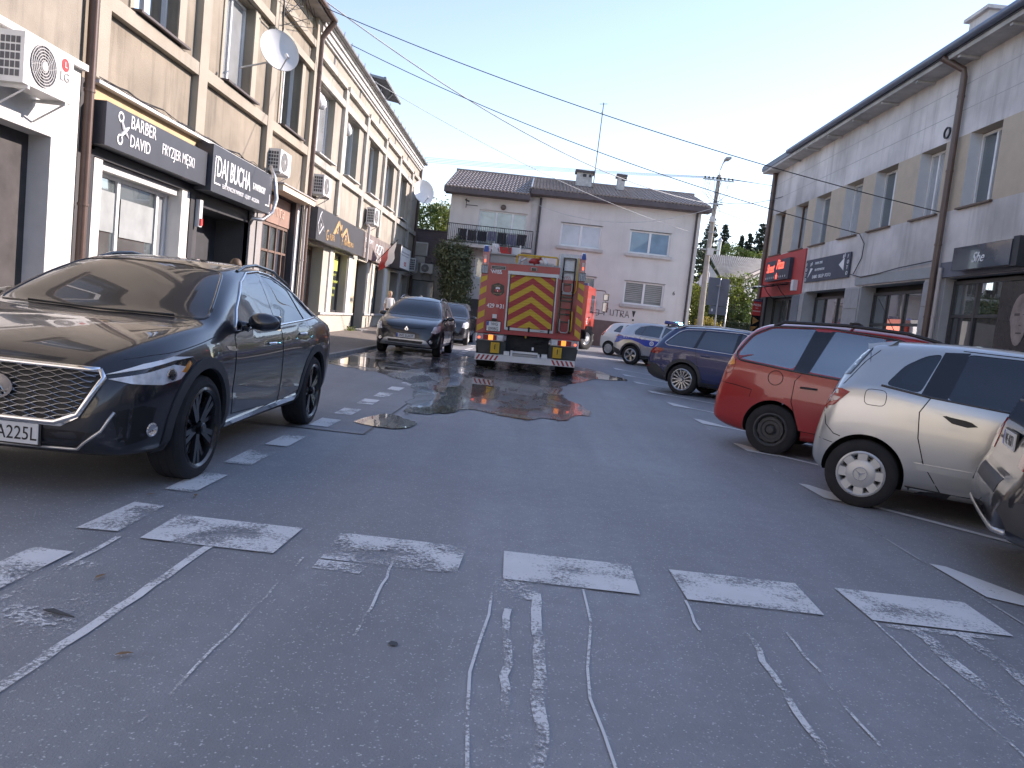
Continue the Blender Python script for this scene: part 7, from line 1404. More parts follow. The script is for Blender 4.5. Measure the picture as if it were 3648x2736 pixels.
st_ = tb('rescue_basket', M_WHITE, (-1.02, -.86, 2.97, 3.22, -.9, -.2), (-.52, -.30, 2.97, 3.16, -.9, -.2)); b = MB()
b.tube([FT.P(-.95, 3.18, -.18), FT.P(-.86, 3.0, -.16), FT.P(-.78, 2.99, -.16)], .025, 6); b.build('basket_bar', M_WHITE, st_); b = MB(); b.tube([FT.P(-.3, 3.22, -.2), FT.P(-.3, 2.75, -.18)], .02, 6); b.build('basket_bar', M_WHITE, st_)
b = MB(); b.hexa([FT.P(-.80, 2.98, -.6), FT.P(-.54, 2.98, -.6), FT.P(-.54, 2.98, -.1), FT.P(-.78, 2.98, -.1), FT.P(-.84, 3.15, -.6), FT.P(-.52, 3.15, -.6), FT.P(-.52, 3.14, -.1), FT.P(-.84, 3.14, -.1)]); b.build('red_pad', pm('red_fabric', (.6, .05, .045), .7), st_); tb('strap', M_BLK, (-.73, -.70, 3.06, 3.2, -.1, -.09), (-.61, -.58, 3.0, 3.18, -.1, -.09), parent=st_)
b = MB(); b.lathe([(.001, .0), (.12, .02), (.15, .09), (.09, .16), (.001, .2)], 14, FT.P(.08, 2.76, -.3), 'Z'); b.tube([FT.P(.0, 2.82, -.3), FT.P(.2, 2.93, -.2), FT.P(.3, 2.98, -.3)], .05, 8); b.build('water_monitor', M_REFR, ft, True, 50); b = MB(); b.tube([FT.P(.28, 2.95, -.2), FT.P(.36, 2.84, -.1), FT.P(.4, 2.79, -.08)], .045, 8); b.build('nozzle', M_WHITE, ft, True)
b = MB(); b.tube([FT.P(-.32, 2.8, -.25), FT.P(-.1, 2.94, -.3)], .03, 8); b.build('light_tube', M_WHITE, ft, True)
# tail lamps, lower body, chocks, bumper, tow gear
for sg, a, e in ((-1, -1.2, -.53), (1, .66, 1.33)):
    t_ = tb('tail_lamp', M_TGREY, (a, e, .77, .935, 0, .05)); o = a if sg < 0 else e; w_ = e-a
    def seg(nm, f0, f1, m_):
        u0, u1 = (a+w_*f0, a+w_*f1) if sg < 0 else (e-w_*f1, e-w_*f0); tb(nm, m_, (u0, u1, .79, .915, .05, .062), parent=t_)
    seg('red_lens', .03, .22, M_TAILC); seg('red_lens', .22, .42, M_TAIL); seg('amber_lens', .42, .60, pm('amber_lit', (.8, .25, .04), .3, var=.1, emit=(1., .30, .05), estr=.5)); seg('red_lens', .60, .74, M_TAIL); seg('clear_lens', .74, .96, M_HEAD)
    u0 = a+w_*.07 if sg < 0 else e-w_*.07; tb('brake_glow', MATS['lamp_red_lit'], (u0-.03, u0+.03, .81, .86, .062, .066), parent=t_)
    tb('end_marker', M_LW, (a-.045, a-.005, .74, .94, -.1, .03) if sg < 0 else (e+.005, e+.045, .72, .93, -.1, .03))
    b = MB(); x0_, x1_ = (a, -.47) if sg < 0 else (.63, e); b.hexa([FT.P(x0_, .44, -1.), FT.P(x1_, .44, -1.), FT.P(x1_, .44, -.05), FT.P(x0_+(.06 if sg < 0 else 0), .44, -.05), FT.P(x0_-(.04 if sg < 0 else 0), .77, -1.), FT.P(x1_+(.04 if sg > 0 else 0), .77, -1.), FT.P(x1_+(.04 if sg > 0 else 0), .77, .02), FT.P(x0_-(.04 if sg < 0 else 0), .77, .02)]); b.build('lower_skirt', pm('skirt_dark', (.075, .08, .08), .65, var=.25), ft)
    c = -.73 if sg < 0 else .845
    b = MB(); FT.box(b, c-.11, c+.11, .47, .735, .03, .12); FT.box(b, c-.035, c+.035, .53, .72, .12, .15); ck = b.build('wheel_chock', M_YEL, ft); tb('chock_slot', M_BLK, (c-.012, c+.012, .56, .69, .15, .153), parent=ck)
tb('rear_frame', M_CHAS, (-.47, .62, .45, .98, -.6, -.2)); b = MB()
for k in range(14): u = random.uniform(-.42, .55); z = random.uniform(.5, .92); FT.box(b, u, u+random.uniform(.03, .16), z, z+random.uniform(.02, .1), -.2, -.2+random.uniform(.02, .12))
b.build('frame_fittings', M_CHAS, ft); tb('hitch_mark', M_LW, (.20, .25, .60, .68, -.1, -.09)); tb('tow_ball', M_YEL, (-.0, .04, .9, .97, -.2, -.06))
bp = tb('rear_bumper', M_WHITE, (-1.22, 1.31, .27, .425, -.12, .12)); b = MB()
for k in range(5):
    for sg, u in ((-1, -1.20+.115*k), (1, 1.29-.115*k)): b.prism([FT.P(u, .285, .121), FT.P(u-sg*.05, .285, .121), FT.P(u-sg*.12, .41, .121), FT.P(u-sg*.07, .41, .121)], (0, -.003, 0))
b.build('red_bars', M_REFR, bp); tb('roller', M_TGREY, (-.28, .36, .44, .49, .0, .1)); tb('roller_frame', M_WHITE, (-.33, -.28, .43, .56, -.1, .1), (.36, .41, .43, .52, -.1, .1), (-.28, .36, .5, .55, -.1, -.02)); tb('bumper_block', M_WHITE, (-.50, -.36, .43, .53, -.1, .05)); tb('bumper_block', M_WHITE, (.46, .60, .43, .53, -.1, .05))
b = MB(); b.box(-.45, .6, 20., 26.5, .5, .8); b.build('chassis', M_CHAS, ft)
ttm = MB(); R = .53; tw = .3
def truck_wheel(x, y, side, w_=.3):
    b = MB(); rr = .30; b.lathe([(rr, -w_/2+.02), (rr+.05, -w_/2), (R-.06, -w_/2), (R-.01, -w_/2+.03), (R, 0), (R-.01, w_/2-.03), (R-.06, w_/2), (rr+.05, w_/2), (rr, w_/2-.02)], 36, (0, 0, 0), 'X')
    for k in range(30):
        a = k*2*math.pi/30; c, s_ = math.cos(a), math.sin(a); b.hexa([(q, R*c*f-s_*g_, R*s_*f+c*g_) for f in (.99, 1.022) for q, g_ in ((-w_/2+.03, -.03), (w_/2-.03, -.03), (w_/2-.03, .03), (-w_/2+.03, .03))])
    ty = b.mesh('tyre', M_TYRE, True, 35); h = MB(); h.lathe([(rr, side*w_/2*.8), (rr-.03, side*w_*.2), (.2, side*w_*.15), (.14, side*w_*.55), (.001, side*w_*.6)], 24, (0, 0, 0), 'X')
    o = link('wheel', h.mesh('wheel', pm('truck_rim', (.55, .56, .57), .45, metal=.4, var=.2), True, 35), ft, False); o.location = Vector((x, y, R))-Vector(ft.location); link('tyre', ty, o, False); return o
for x, sd in ((-1.02, -1), (1.14, 1)): truck_wheel(x, 20.95, sd, .5); truck_wheel(x, 25.3, sd, .34)
ft.rotation_euler.y = math.radians(-1.4)
for o in ft.children:
    if o.name.startswith('wheel'): o.location.z -= o.location.x*math.tan(math.radians(1.4))
# ------------------------------------------------------------------ second fire engine ahead, turning right
f2 = thing('fire_engine', 'second red fire engine turning right in front of the house, cab with black mirrors showing', 'fire engine', (1.76, 37.2, gz(37)), math.radians(-15))
P_FIRE2 = paintmat('paint_fire_bright', (.60, .055, .025), 0., 0., .35)
def t2(name, mat, *bx):
    b = MB()
    for q in bx: b.box(*q)
    return b.build(name, mat, f2, world=False)
prof = [(-1.05, .95), (1.15, .95), (1.28, 1.3), (1.25, 1.7), (1.02, 2.75), (.85, 2.95), (-1.0, 2.98), (-1.05, 2.8)]
b = MB(); b.prism([(-1.2, y, z) for y, z in prof], (2.4, 0, 0)); b.build('cab', P_FIRE2, f2, world=False); t2('superstructure', M_TGREY, (-1.25, .8, -4.8, -1.1, .9, 3.0))
for x in (1.202, -1.206): t2('side_window', M_SHOPDK, (x, x+.004, -.05, .9, 1.75, 2.6))
me = text_mesh('42', .42, M_LW, .004, .8); me.transform(Matrix.Translation((1.206, -.8, 1.2)) @ Matrix(((0, 0, 1), (1, 0, 0), (0, 1, 0))).to_4x4()); link('lettering', me, f2, False)
t2('door_handle', M_BLK, (1.2, 1.24, -.2, 0, 1.5, 1.56)); t2('mudguard', M_BLK, (1.0, 1.27, -.75, .75, .95, 1.12), (1.0, 1.27, -.9, -.7, .5, 1.0), (1.05, 1.3, .7, 1.2, .45, .8)); t2('step', M_TGREY, (1.1, 1.3, .75, 1.15, .4, .5), (1.1, 1.3, .75, 1.15, .7, .75))
b = MB(); b.tube([(1.2, .95, 2.9), (1.62, 1.05, 2.89), (1.72, 1.05, 2.75), (1.72, 1.05, 1.95), (1.62, 1.05, 1.8), (1.2, .95, 1.8)], .022, 6); mr = b.build('mirror_arm', M_BLK, f2, True, world=False); b = MB(); b.box(1.58, 1.84, 1.02, 1.12, 2.43, 2.76); b.box(1.58, 1.84, 1.02, 1.12, 1.88, 2.36); b.build('mirror', M_BLK, mr, world=False); b = MB(); b.box(1.61, 1.81, 1.012, 1.018, 2.46, 2.73); b.box(1.61, 1.81, 1.012, 1.018, 1.91, 2.33); b.build('mirror_glass', M_CHROME, mr, world=False)
for x, y, sd, st_ in ((1.05, 0., 1, -.5), (-1.05, 0., -1, -.5), (1.05, -3.9, 1, 0), (-1.05, -3.9, -1, 0)):
    w_ = [o for o in ft.children if o.name.startswith('wheel')][1 if sd < 0 else 3]; o = w_.copy(); COL.objects.link(o); o.parent = f2; o.location = (x, y, .52); o.rotation_euler = (0, 0, st_)
    for ch in w_.children: c = ch.copy(); COL.objects.link(c); c.parent = o
t2('chassis', M_CHAS, (-.6, .6, -4.6, 1., .55, .9)); t2('beacon', MATS['beacon_blue_dark'], (-.9, -.4, .2, .5, 2.98, 3.15), (.4, .9, .2, .5, 2.98, 3.15))
# ================================================================== greenery
import numpy as np
rng = np.random.default_rng(5)
def leafmat(name, col, tr=.35):
    if name in MATS: return MATS[name]
    m, t, p = nodes_of(name); v = coords(t); oi = NN(t, 'ShaderNodeNewGeometry')
    c = mix(t, oi.outputs['Random Per Island'], lighten(col, .55), lighten(col, 1.5)); c = mix(t, ramp(t, noise(t, v, .9, 3), [(.4, 0.), (.7, .6)]), c, (col[0]*1.7, col[1]*1.35, col[2]*.8))
    t.links.new(c, p.inputs['Base Color']); p.inputs['Roughness'].default_value = .55; tl_ = NN(t, 'ShaderNodeBsdfTranslucent'); t.links.new(c, tl_.inputs[0])
    ms = NN(t, 'ShaderNodeMixShader'); ms.inputs[0].default_value = tr; t.links.new(p.outputs[0], ms.inputs[1]); t.links.new(tl_.outputs[0], ms.inputs[2]); t.links.new(ms.outputs[0], t.nodes['Material Output'].inputs[0]); MATS[name] = m; return m
M_BARK = pm('bark', (.12, .095, .075), .9, var=.3, scale=6, bmp=.4, bscale=25)
def leaf_mesh(name, centers, size, mat, flat=.0):
    n = len(centers); a = rng.normal(size=(n, 3)); a /= np.linalg.norm(a, axis=1)[:, None]; b = rng.normal(size=(n, 3)); b -= a*np.sum(a*b, axis=1)[:, None]; b /= np.linalg.norm(b, axis=1)[:, None]
    s_ = size*rng.uniform(.6, 1.3, n)[:, None]; P = np.stack([centers-a*s_, centers+b*s_*.5, centers+a*s_, centers-b*s_*.5], 1).reshape(-1, 3)
    me = bpy.data.meshes.new(name); me.vertices.add(4*n); me.vertices.foreach_set('co', P.ravel()); me.loops.add(4*n); me.loops.foreach_set('vertex_index', np.arange(4*n)); me.polygons.add(n); me.polygons.foreach_set('loop_start', np.arange(n)*4)
    me.materials.append(mat); me.update(calc_edges=True); me.validate(); return me
def clumped(blobs, nclump, per, spread):
    """leaf centres: clumps sit mostly near the skin of the given ellipsoids (c, r)"""
    out = []; w_ = np.array([b[1][0]*b[1][1]*b[1][2] for b in blobs]); w_ = w_/w_.sum()
    for k in range(nclump):
        c, r = blobs[rng.choice(len(blobs), p=w_)]; d = rng.normal(size=3); d /= np.linalg.norm(d); rad = rng.uniform(.45, 1.0)**.5
        q = np.array(c)+d*np.array(r)*rad; out.append(q+rng.normal(size=(per, 3))*spread*rng.uniform(.6, 1.3))
    return np.concatenate(out)
def tree(name, label, cat, loc, h, blobs, nclump, per, spread, size, mat, group=None, trunk=.12):
    t = thing(name, label, cat, loc, 0., group); L = Vector(loc)
    b = MB(); top = Vector((blobs[0][0][0], blobs[0][0][1], blobs[0][0][2])); b.tube([L, L.lerp(top, .4)+Vector((.1, .05, 0)), top], [trunk, trunk*.7, trunk*.3], 8)
    for c, r in blobs: b.tube([L.lerp(top, .45), Vector(c).lerp(L, .15), Vector(c)+Vector((r[0]*.3, 0, r[2]*.4))], [trunk*.5, trunk*.3, trunk*.1], 6)
    b.build('trunk', M_BARK, t); link('crown', leaf_mesh('crown', clumped(blobs, nclump, per, spread), size, mat), t); return t
LG, LG2, LD, LY = leafmat('leaf_green', (.075, .12, .03)), leafmat('leaf_yellow_green', (.12, .16, .03), .4), leafmat('leaf_dark', (.035, .055, .025), .2), leafmat('leaf_golden', (.22, .20, .05), .4)
LN = leafmat('needle_dark', (.022, .038, .026), .1); LI = leafmat('leaf_grey_green', (.12, .145, .085), .2)
tree('broadleaf_tree', 'broad green tree rising behind the annex beside the big white dish', 'tree', (-7.8, 58, .3), 9, [((-8.0, 58, 7.2), (1.9, 1.6, 2.0)), ((-7.0, 57.5, 8.0), (1.1, 1.0, 1.2)), ((-9.4, 58.5, 6.6), (1.5, 1.4, 1.9))], 230, 26, .24, .12, LG, None, .18)
tree('broadleaf_tree', 'light yellow-green tree touching the left side of the grey house', 'tree', (-6.4, 55, .3), 9, [((-6.5, 55, 7.6), (.8, .9, 1.1)), ((-6.3, 55, 6.0), (.7, .8, 1.2))], 100, 24, .18, .1, LG2)
for i, (x, z, y) in enumerate(((14.6, 9.2, 68), (17.2, 10.0, 70), (19.0, 9.6, 71), (21.2, 9.9, 69))):
    tree('broadleaf_tree', ['dark green tree right behind the utility pole', 'pale green round tree behind the steel flue', 'mid green tree behind the ribbed grey roof', 'yellow-green tree next to the brown corner downpipe'][i], 'tree', (x, y, .3), z, [((x, y, z-2.2), (1.9, 1.8, 2.2)), ((x+.9, y-.4, z-3.6), (1.6, 1.5, 1.8)), ((x-1., y, z-4.2), (1.6, 1.5, 2.2))], 260, 24, .26, .13, [LD, LG, LG, LG2][i], 'broadleaf trees beyond the junction', .2)
def conifer(x, y, h, label, r0):
    t = thing('conifer', label, 'tree', (x, y, .3), 0., 'conifers beyond the junction'); b = MB(); b.tube([(x, y, .3), (x, y, h)], [.2, .03], 7); b.build('trunk', M_BARK, t); pts = []
    z = h-.15
    while z > h-7.5:
        k = (h-z)/7.5; r = r0*(.10+k**.75)
        for j in range(int(7+6*k)):
            a = rng.uniform(0, 6.28); L = r*rng.uniform(.65, 1.1); m = int(10+50*k*L)
            s_ = rng.uniform(0, 1, m)**.8; pts.append(np.stack([x+np.cos(a)*L*s_+rng.normal(size=m)*.05, y+np.sin(a)*L*s_+rng.normal(size=m)*.05, z-.25*L*s_**1.5+.12*L*s_**3-np.abs(rng.normal(size=m))*.10], 1))
        z -= .22+.2*k
    link('crown', leaf_mesh('crown', np.concatenate(pts), .15, LN), t)
for x, y, h, l, r in ((16.55, 75, 12.9, 'tall dark spruce directly behind the utility pole', 2.0), (18.1, 76, 12.6, 'slim spruce behind the steel flue', 1.5), (19.6, 75, 11.6, 'short spruce between two taller ones', 1.3), (20.6, 76, 12.0, 'thin spruce left of the tallest corner spruce', 1.3), (21.4, 75, 12.9, 'broad spruce against the brown corner downpipe', 2.1)): conifer(x, y, h, l, r)
tree('shrub', 'tall grey-green climbing shrub covering the corner of the house behind the cars', 'shrub', (-4.0, 41.0, .37), 5, [((-4.2, 41.0, 4.1), (.85, .55, 1.0)), ((-4.0, 40.95, 3.0), (.75, .5, 1.1)), ((-4.0, 40.9, 1.7), (.72, .5, 1.3)), ((-4.6, 41.1, 4.4), (.6, .4, .5))], 620, 26, .15, .075, LI, None, .06)
for i, (x, y, z, rx, rz, m, l) in enumerate(((11.6, 46, 3.9, 1.2, 1.4, LG2, 'leafy yellow-green bush right of the grey sign back'), (12.9, 46.5, 3.8, 1.1, 1.6, LG, 'tall green bush under the ribbed roof'), (9.75, 45, 3.4, .55, 1.2, LG2, 'narrow bush squeezed between house and utility pole'), (11.0, 45, 2.6, 1.3, 1.1, LD, 'dark green bush low behind the sign posts'), (12.3, 45, 2.4, 1.2, 1.2, LG, 'dense green bush beside the pizza banner'))):
    tree('bush', l, 'bush', (x, y, .37), z, [((x, y, z), (rx, .9, rz)), ((x+.2, y, z-1.1), (rx*1.05, .9, rz))], 170, 26, .16, .085, m, 'bushes beyond the junction', .05)
tree('bush', 'small golden bush at the foot of the sign posts', 'bush', (9.9, 43.2, .37), 2, [((9.9, 43.2, 1.95), (.75, .5, .55)), ((10.3, 43.2, 1.7), (.6, .4, .5))], 110, 22, .1, .06, LY, None, .03)
hd = thing('hedge', 'clipped dark hedge along the far pavement behind the bays', 'hedge', (11.2, 44, .37)); q = np.stack([rng.uniform(9.3, 13.2, 9000), rng.uniform(43.7, 44.4, 9000), .4+2.1*rng.uniform(0, 1, 9000)**.6], 1); link('foliage', leaf_mesh('foliage', q, .06, LD), hd); b = MB(); b.box(9.35, 13.15, 43.8, 44.3, .37, 2.3); b.build('twigs', pm('twig_dark', (.03, .035, .02), .9), hd)
q = np.stack([rng.uniform(-7.05, -6.75, 300), np.where(rng.random(300) < .5, rng.normal(30.4, .3, 300), rng.normal(36.2, .25, 300)), .12+np.abs(rng.normal(size=300))*.09], 1); tag(link('weeds', leaf_mesh('weeds', q, .05, LG2)), 'tufts of weeds growing along the foot of the pale wall', 'weeds', kind='stuff')
# ================================================================== utility pole, cables, signs
M_CONC = pm('pole_concrete', (.36, .33, .29), .9, var=.2, scale=4, bmp=.3, bscale=30)
po = thing('utility_pole', 'leaning concrete utility pole with street lamp and cable arms beside the house', 'pole', (8.45, 38, gz(38)))
b = MB(); b.tube([(8.45, 38, .2), (8.36, 38, 5.), (8.43, 38, 9.25)], [.17, .13, .09], 10); b.build('shaft', M_CONC, po, True, 50)
b = MB(); b.tube([(8.43, 38, 8.9), (8.45, 38, 9.5), (8.52, 37.95, 9.8), (8.6, 37.8, 9.93)], .03, 6); b.build('lamp_arm', M_STEEL, po); b = MB(); b.hexa([(8.48, 37.3, 9.88), (8.76, 37.3, 9.92), (8.74, 37.85, 9.9), (8.5, 37.85, 9.86), (8.5, 37.32, 9.98), (8.74, 37.32, 10.02), (8.72, 37.83, 10.02), (8.52, 37.83, 9.98)]); b.build('lamp_head', M_TGREY, po)
for z, w_ in ((8.98, .75), (7.85, .35), (5.66, .45), (6.5, .2)): b = MB(); b.box(8.4-w_, 8.4+w_, 37.86, 37.92, z-.03, z+.03); b.build('cross_arm', M_STEEL, po)
for x, z, s_ in ((8.32, 7.1, .13), (8.42, 5.55, .18)): b = MB(); b.box(x-s_*.8, x+s_*.8, 37.7, 37.88, z-s_, z+s_); b.build('junction_box', pm('box_light', (.6, .59, .56), .6), po)
b = MB()
for k in range(9): x0 = 8.4+random.uniform(-.7, .8); b.tube([(x0, 37.9, 9.0), (x0+random.uniform(-.3, .3), 37.9, 8.4), (8.4+random.uniform(-.1, .5), 37.9, 7.7+random.uniform(-.4, .2))], .012, 4)
for k in range(8): x0 = 8.4+(-.65+.19*k); b.lathe([(.03, 9.02), (.05, 9.06), (.03, 9.13)], 6, (x0, 37.9, 0), 'Z')
b.build('jumper_cables', M_CABLE, po)
def cable(p, q, sag, r, label, mat=None, n=24):
    p, q = Vector(p), Vector(q); b = MB(); b.tube([p.lerp(q, i/n)-Vector((0, 0, sag*4*(i/n)*(1-i/n))) for i in range(n+1)], r, 5); tag(b.build('overhead_cable', mat or M_CABLE), label, 'cable')
mwc = pm('pale_cable', (.55, .55, .54), .5)
cable((-6.6, 22., 9.35), (9.42, 18.7, 4.95), .35, .012, 'black cable from left eaves across the street to brown downpipe on right')
cable((-6.6, 22.4, 9.62), (8.3, 38., 7.85), .95, .02, 'pale thick cable from left eaves to the lower arm of the utility pole', mwc)
cable((-6.9, 26.5, 9.85), (9.4, 23.1, 4.92), .45, .013, 'thin black cable ending below a first-floor sill on the right')
cable((-7.0, 30., 9.8), (8.3, 41.9, 6.9), .5, .012, 'pale thin cable slanting over the roof to the right house corner', mwc); cable((-1.5, 42, 8.0), (8.4, 38.1, 7.7), 1.1, .015, 'pale cable sagging across the front of the grey house', mwc)
for k in range(4): cable((-30, 62, 13.6-.22*k), (7.8+.4*k, 37.9, 9.1), .5, .009, ['highest', 'second', 'third', 'lowest'][k]+' of four parallel power lines reaching the pole over the tiled roof'); cable((7.8+.4*k, 37.9, 9.1), (45, 40, 10.6-.25*k), .6, .009, ['highest', 'second', 'third', 'lowest'][k]+' of four parallel power lines running from the pole behind right building')
for o in list(bpy.context.scene.objects):
    if o.name.startswith('overhead_cable') and 'parallel power lines' in str(o.get('label', '')): o['group'] = 'power lines left of the pole' if 'reaching' in o['label'] else 'power lines right of the pole'
cable((8.4, 38, 8.0), (9.4, 30.8, 7.2), .2, .014, 'black cable from the pole to the top of the right building'); cable((8.45, 38, 7.6), (30, 44, 5.5), .5, .012, 'low cable running from the pole down to the right behind the roof')
sg_ = thing('road_sign', 'back of a large grey road sign on two steel posts', 'sign', (8.0, 33, gz(33)))
FS = Face((0, 33, 0), (1, 0, 0), (0, -1, 0)); mbk = pm('sign_back_grey', (.20, .22, .26), .55, var=.1)
fbox(FS, 'panel', sg_, mbk, (7.45, 8.34, 2.8, 3.97, 0, .03)); fbox(FS, 'lower_panel', sg_, mbk, (7.62, 8.30, 2.43, 2.78, 0, .03)); fbox(FS, 'sticker', sg_, M_LW, (7.70, 7.77, 2.55, 2.66, .03, .034))
for x, z1 in ((7.92, 3.97), (8.33, 3.2)):
    b = MB(); b.tube([(x, 32.93, .2), (x, 32.93, z1)], .032, 8); b.build('post', M_STEEL, sg_, True)
b = MB(); b.box(7.80, 7.98, 32.88, 32.97, 3.62, 3.66); b.build('clamp', M_STEEL, sg_)
bn = thing('pizza_banner', 'narrow red and black pizza banner with pizza slices at the building corner', 'banner', (9.0, 31, gz(31))); FB = Face((0, 31, 0), (1, 0, 0), (0, -1, 0))
fbox(FB, 'red_field', bn, M_RED, (8.86, 9.2, 2.5, 3.05, 0, .02)); fbox(FB, 'blue_top', bn, pm('banner_navy', (.03, .04, .14), .5), (8.86, 9.2, 3.05, 3.15, 0, .02)); fbox(FB, 'black_field', bn, M_BLK, (8.86, 9.2, .9, 2.5, 0, .02)); FB.text('PIZZA', 9.03, 2.88, .115, M_LW, bn, .022, .95, 'CENTER', off=.002); FB.text('NA', 9.03, 2.77, .07, M_LW, bn, .022, 1, 'CENTER'); FB.text('KAWAŁKI', 9.03, 2.65, .07, M_LW, bn, .022, .95, 'CENTER')
for k, (x, z) in enumerate(((9.03, 2.25), (9.0, 1.95))):
    b = MB(); b.prism([FB.P(x-.12, z+.2-.1*k, .022), FB.P(x+.14, z+.05+.08*k, .022), FB.P(x-.1, z-.12, .022)], (0, -.004, 0)); ps = b.build('pizza_slice', pm('pizza', (.5, .24, .07), .6, var=.7, scale=25), bn)
b = MB()
for k in range(4): b.prism(star(FB, 8.91+.08*k, 3.1, .025, .022), (0, -.003, 0))
b.build('small_stars', M_LW, bn); b = MB(); b.tube([(9.22, 31.02, .1), (9.22, 31.02, 3.2)], .02, 6); b.build('pole', M_BLACKP, bn)
dish((8.75, 39.6, 4.35), (-.88, -.35, .2), .42, 'white satellite dish seen nearly edge-on between pole and house', (8.72, 42., 4.3), pm('dish_white', (.8, .8, .79), .45, var=.05))
# flag on the pale building
fl = thing('flag', 'white and red flag drooping from an angled pole on the pale building', 'flag', (-7.0, 34.5, 3.2)); b = MB(); b.tube([(-7.05, 34.6, 3.15), (-5.95, 33.65, 4.2)], .016, 6); b.build('pole', M_BLACKP, fl)
A0, A1 = Vector((-6.02, 33.72, 4.12)), Vector((-6.75, 34.35, 3.42)); dn = Vector((-.02, -.35, -.95))
for nm, t0, t1, m_ in (('white_half', 0., .5, M_LW), ('red_half', .5, 1., M_RED)):
    b = MB(); n = 8
    for i in range(n+1):
        for j in range(5):
            k = t0+(t1-t0)*j/4; p = A0.lerp(A1, k)+dn*(1.05*i/n)*(1-.35*k)+Vector((math.sin(i*1.3+k*5)*.05*i/n, -.25*k*i/n, 0)); b.v.append(tuple(p))
    for i in range(n):
        for j in range(4): b.f.append((i*5+j, i*5+j+1, i*5+j+6, i*5+j+5)); b.m.append(0)
    b.build(nm, m_, fl, True)
# ================================================================== people half hidden behind the cars
def person(label, loc, face, h, hair, top, pants, lean=0.):
    t = thing('person', label, 'person', loc, face); k = h/1.75
    J = dict(p=(0,0,.95,.15), s1=(0.01,0,1.12,.145), s2=(0.01,0,1.30,.165), nk=(0,0,1.46,.058), hd0=(.015,0,1.56,.075), hd1=(.02,0,1.64,.092), hd2=(.005,0,1.72,.07), shl=(0,.17,1.40,.065), shr=(0,-.17,1.40,.065), ell=(.0,.24,1.12,.045), elr=(0,-.24,1.12,.045), wl=(.08,.25,.90,.032), wr=(.08,-.25,.90,.032), hl=(.11,.25,.82,.035), hr=(.11,-.25,.82,.035), hpl=(0,.09,.90,.10), hpr=(0,-.09,.90,.10), kl=(.03,.10,.50,.065), kr=(-.02,-.10,.50,.065), al=(0,.10,.09,.045), ar=(-.05,-.10,.09,.045), tl=(.16,.11,.035,.035), tr=(.11,-.11,.035,.035))
    E = [('p','s1'),('s1','s2'),('s2','nk'),('nk','hd0'),('hd0','hd1'),('hd1','hd2'),('s2','shl'),('s2','shr'),('shl','ell'),('ell','wl'),('wl','hl'),('shr','elr'),('elr','wr'),('wr','hr'),('p','hpl'),('p','hpr'),('hpl','kl'),('kl','al'),('al','tl'),('hpr','kr'),('kr','ar'),('ar','tr')]
    names = list(J); me = bpy.data.meshes.new('body'); me.from_pydata([tuple(c*k for c in J[n][:3]) for n in names], [(names.index(a), names.index(b_)) for a, b_ in E], [])
    o = bpy.data.objects.new('tmp', me); COL.objects.link(o); o.modifiers.new('skin', 'SKIN'); sub = o.modifiers.new('sub', 'SUBSURF'); sub.levels = sub.render_levels = 2
    for i, n in enumerate(names): r = J[n][3]*k; me.skin_vertices[0].data[i].radius = (r, r); me.skin_vertices[0].data[i].use_root = n == 'p'
    dg = bpy.context.evaluated_depsgraph_get(); bm_ = bpy.data.meshes.new_from_object(o.evaluated_get(dg)); bpy.data.objects.remove(o)
    for m_ in (pm('skin', (.52, .33, .25), .55, var=.08), top, pants, M_BLACKP): bm_.materials.append(m_)
    for f in bm_.polygons:
        c = f.center/k; f.use_smooth = True
        f.material_index = 0 if c.z > 1.44 or (abs(c.y) > .2 and c.z < 1.16) else 1 if c.z > .95 or abs(c.y) > .2 else 3 if c.z < .09 else 2
    bo = link('body', bm_, t, False)
    b = MB(); pr = [(.001, 1.772), (.05, 1.765), (.085, 1.73), (.103, 1.67), (.1, 1.6), (.088, 1.56)]; b.lathe([(r*k, z*k) for r, z in pr], 18, (-.012*k, 0, 0), 'Z'); b.v = [(x if x < .045*k or z > 1.7*k else .045*k, y, z) for x, y, z in b.v]; b.build('hair', hair, t, True, world=False)
    b = MB()
    for y in (.038, -.038): b.lathe([(.001, .012), (.012, .006), (.012, 0)], 8, (.098*k, y*k, 1.645*k), 'X')
    b.build('eyes', M_BLK, bo, world=False); b = MB(); b.hexa([(.1*k, -.012*k, 1.60*k), (.125*k, -.014*k, 1.60*k), (.125*k, .014*k, 1.60*k), (.1*k, .012*k, 1.60*k), (.1*k, -.006*k, 1.65*k), (.106*k, -.006*k, 1.65*k), (.106*k, .006*k, 1.65*k), (.1*k, .006*k, 1.65*k)]); b.build('nose', pm('skin', (.52, .33, .25), .55), bo, world=False)
    return t
HB, HL, HG = pm('hair_brown', (.10, .06, .035), .6, var=.3, scale=20), pm('hair_blond', (.45, .34, .2), .6, var=.2, scale=20), pm('hair_grey', (.5, .48, .45), .6, var=.2, scale=20)
person('brown-haired person walking behind the black coupe-backed SUV, top of head showing', (-5.6, 14.6, .085), math.radians(80), 1.83, HB, pm('top_grey', (.2, .2, .22), .8), pm('jeans', (.05, .06, .1), .8))
person('fair-haired person in white shirt standing in a shop doorway beyond the flag', (-6.3, 34.9, gz(34.9)+.085), math.radians(-60), 1.68, HL, pm('top_white', (.75, .75, .74), .8), pm('trousers_dark', (.04, .04, .05), .8))
person('grey-haired person beside the black SUV with diamond badge, only hair showing', (-4.9, 34.9, gz(34.9)+.085), math.radians(-90), 1.62, HG, pm('top_blue', (.08, .1, .16), .8), pm('trousers_dark', (.04, .04, .05), .8))
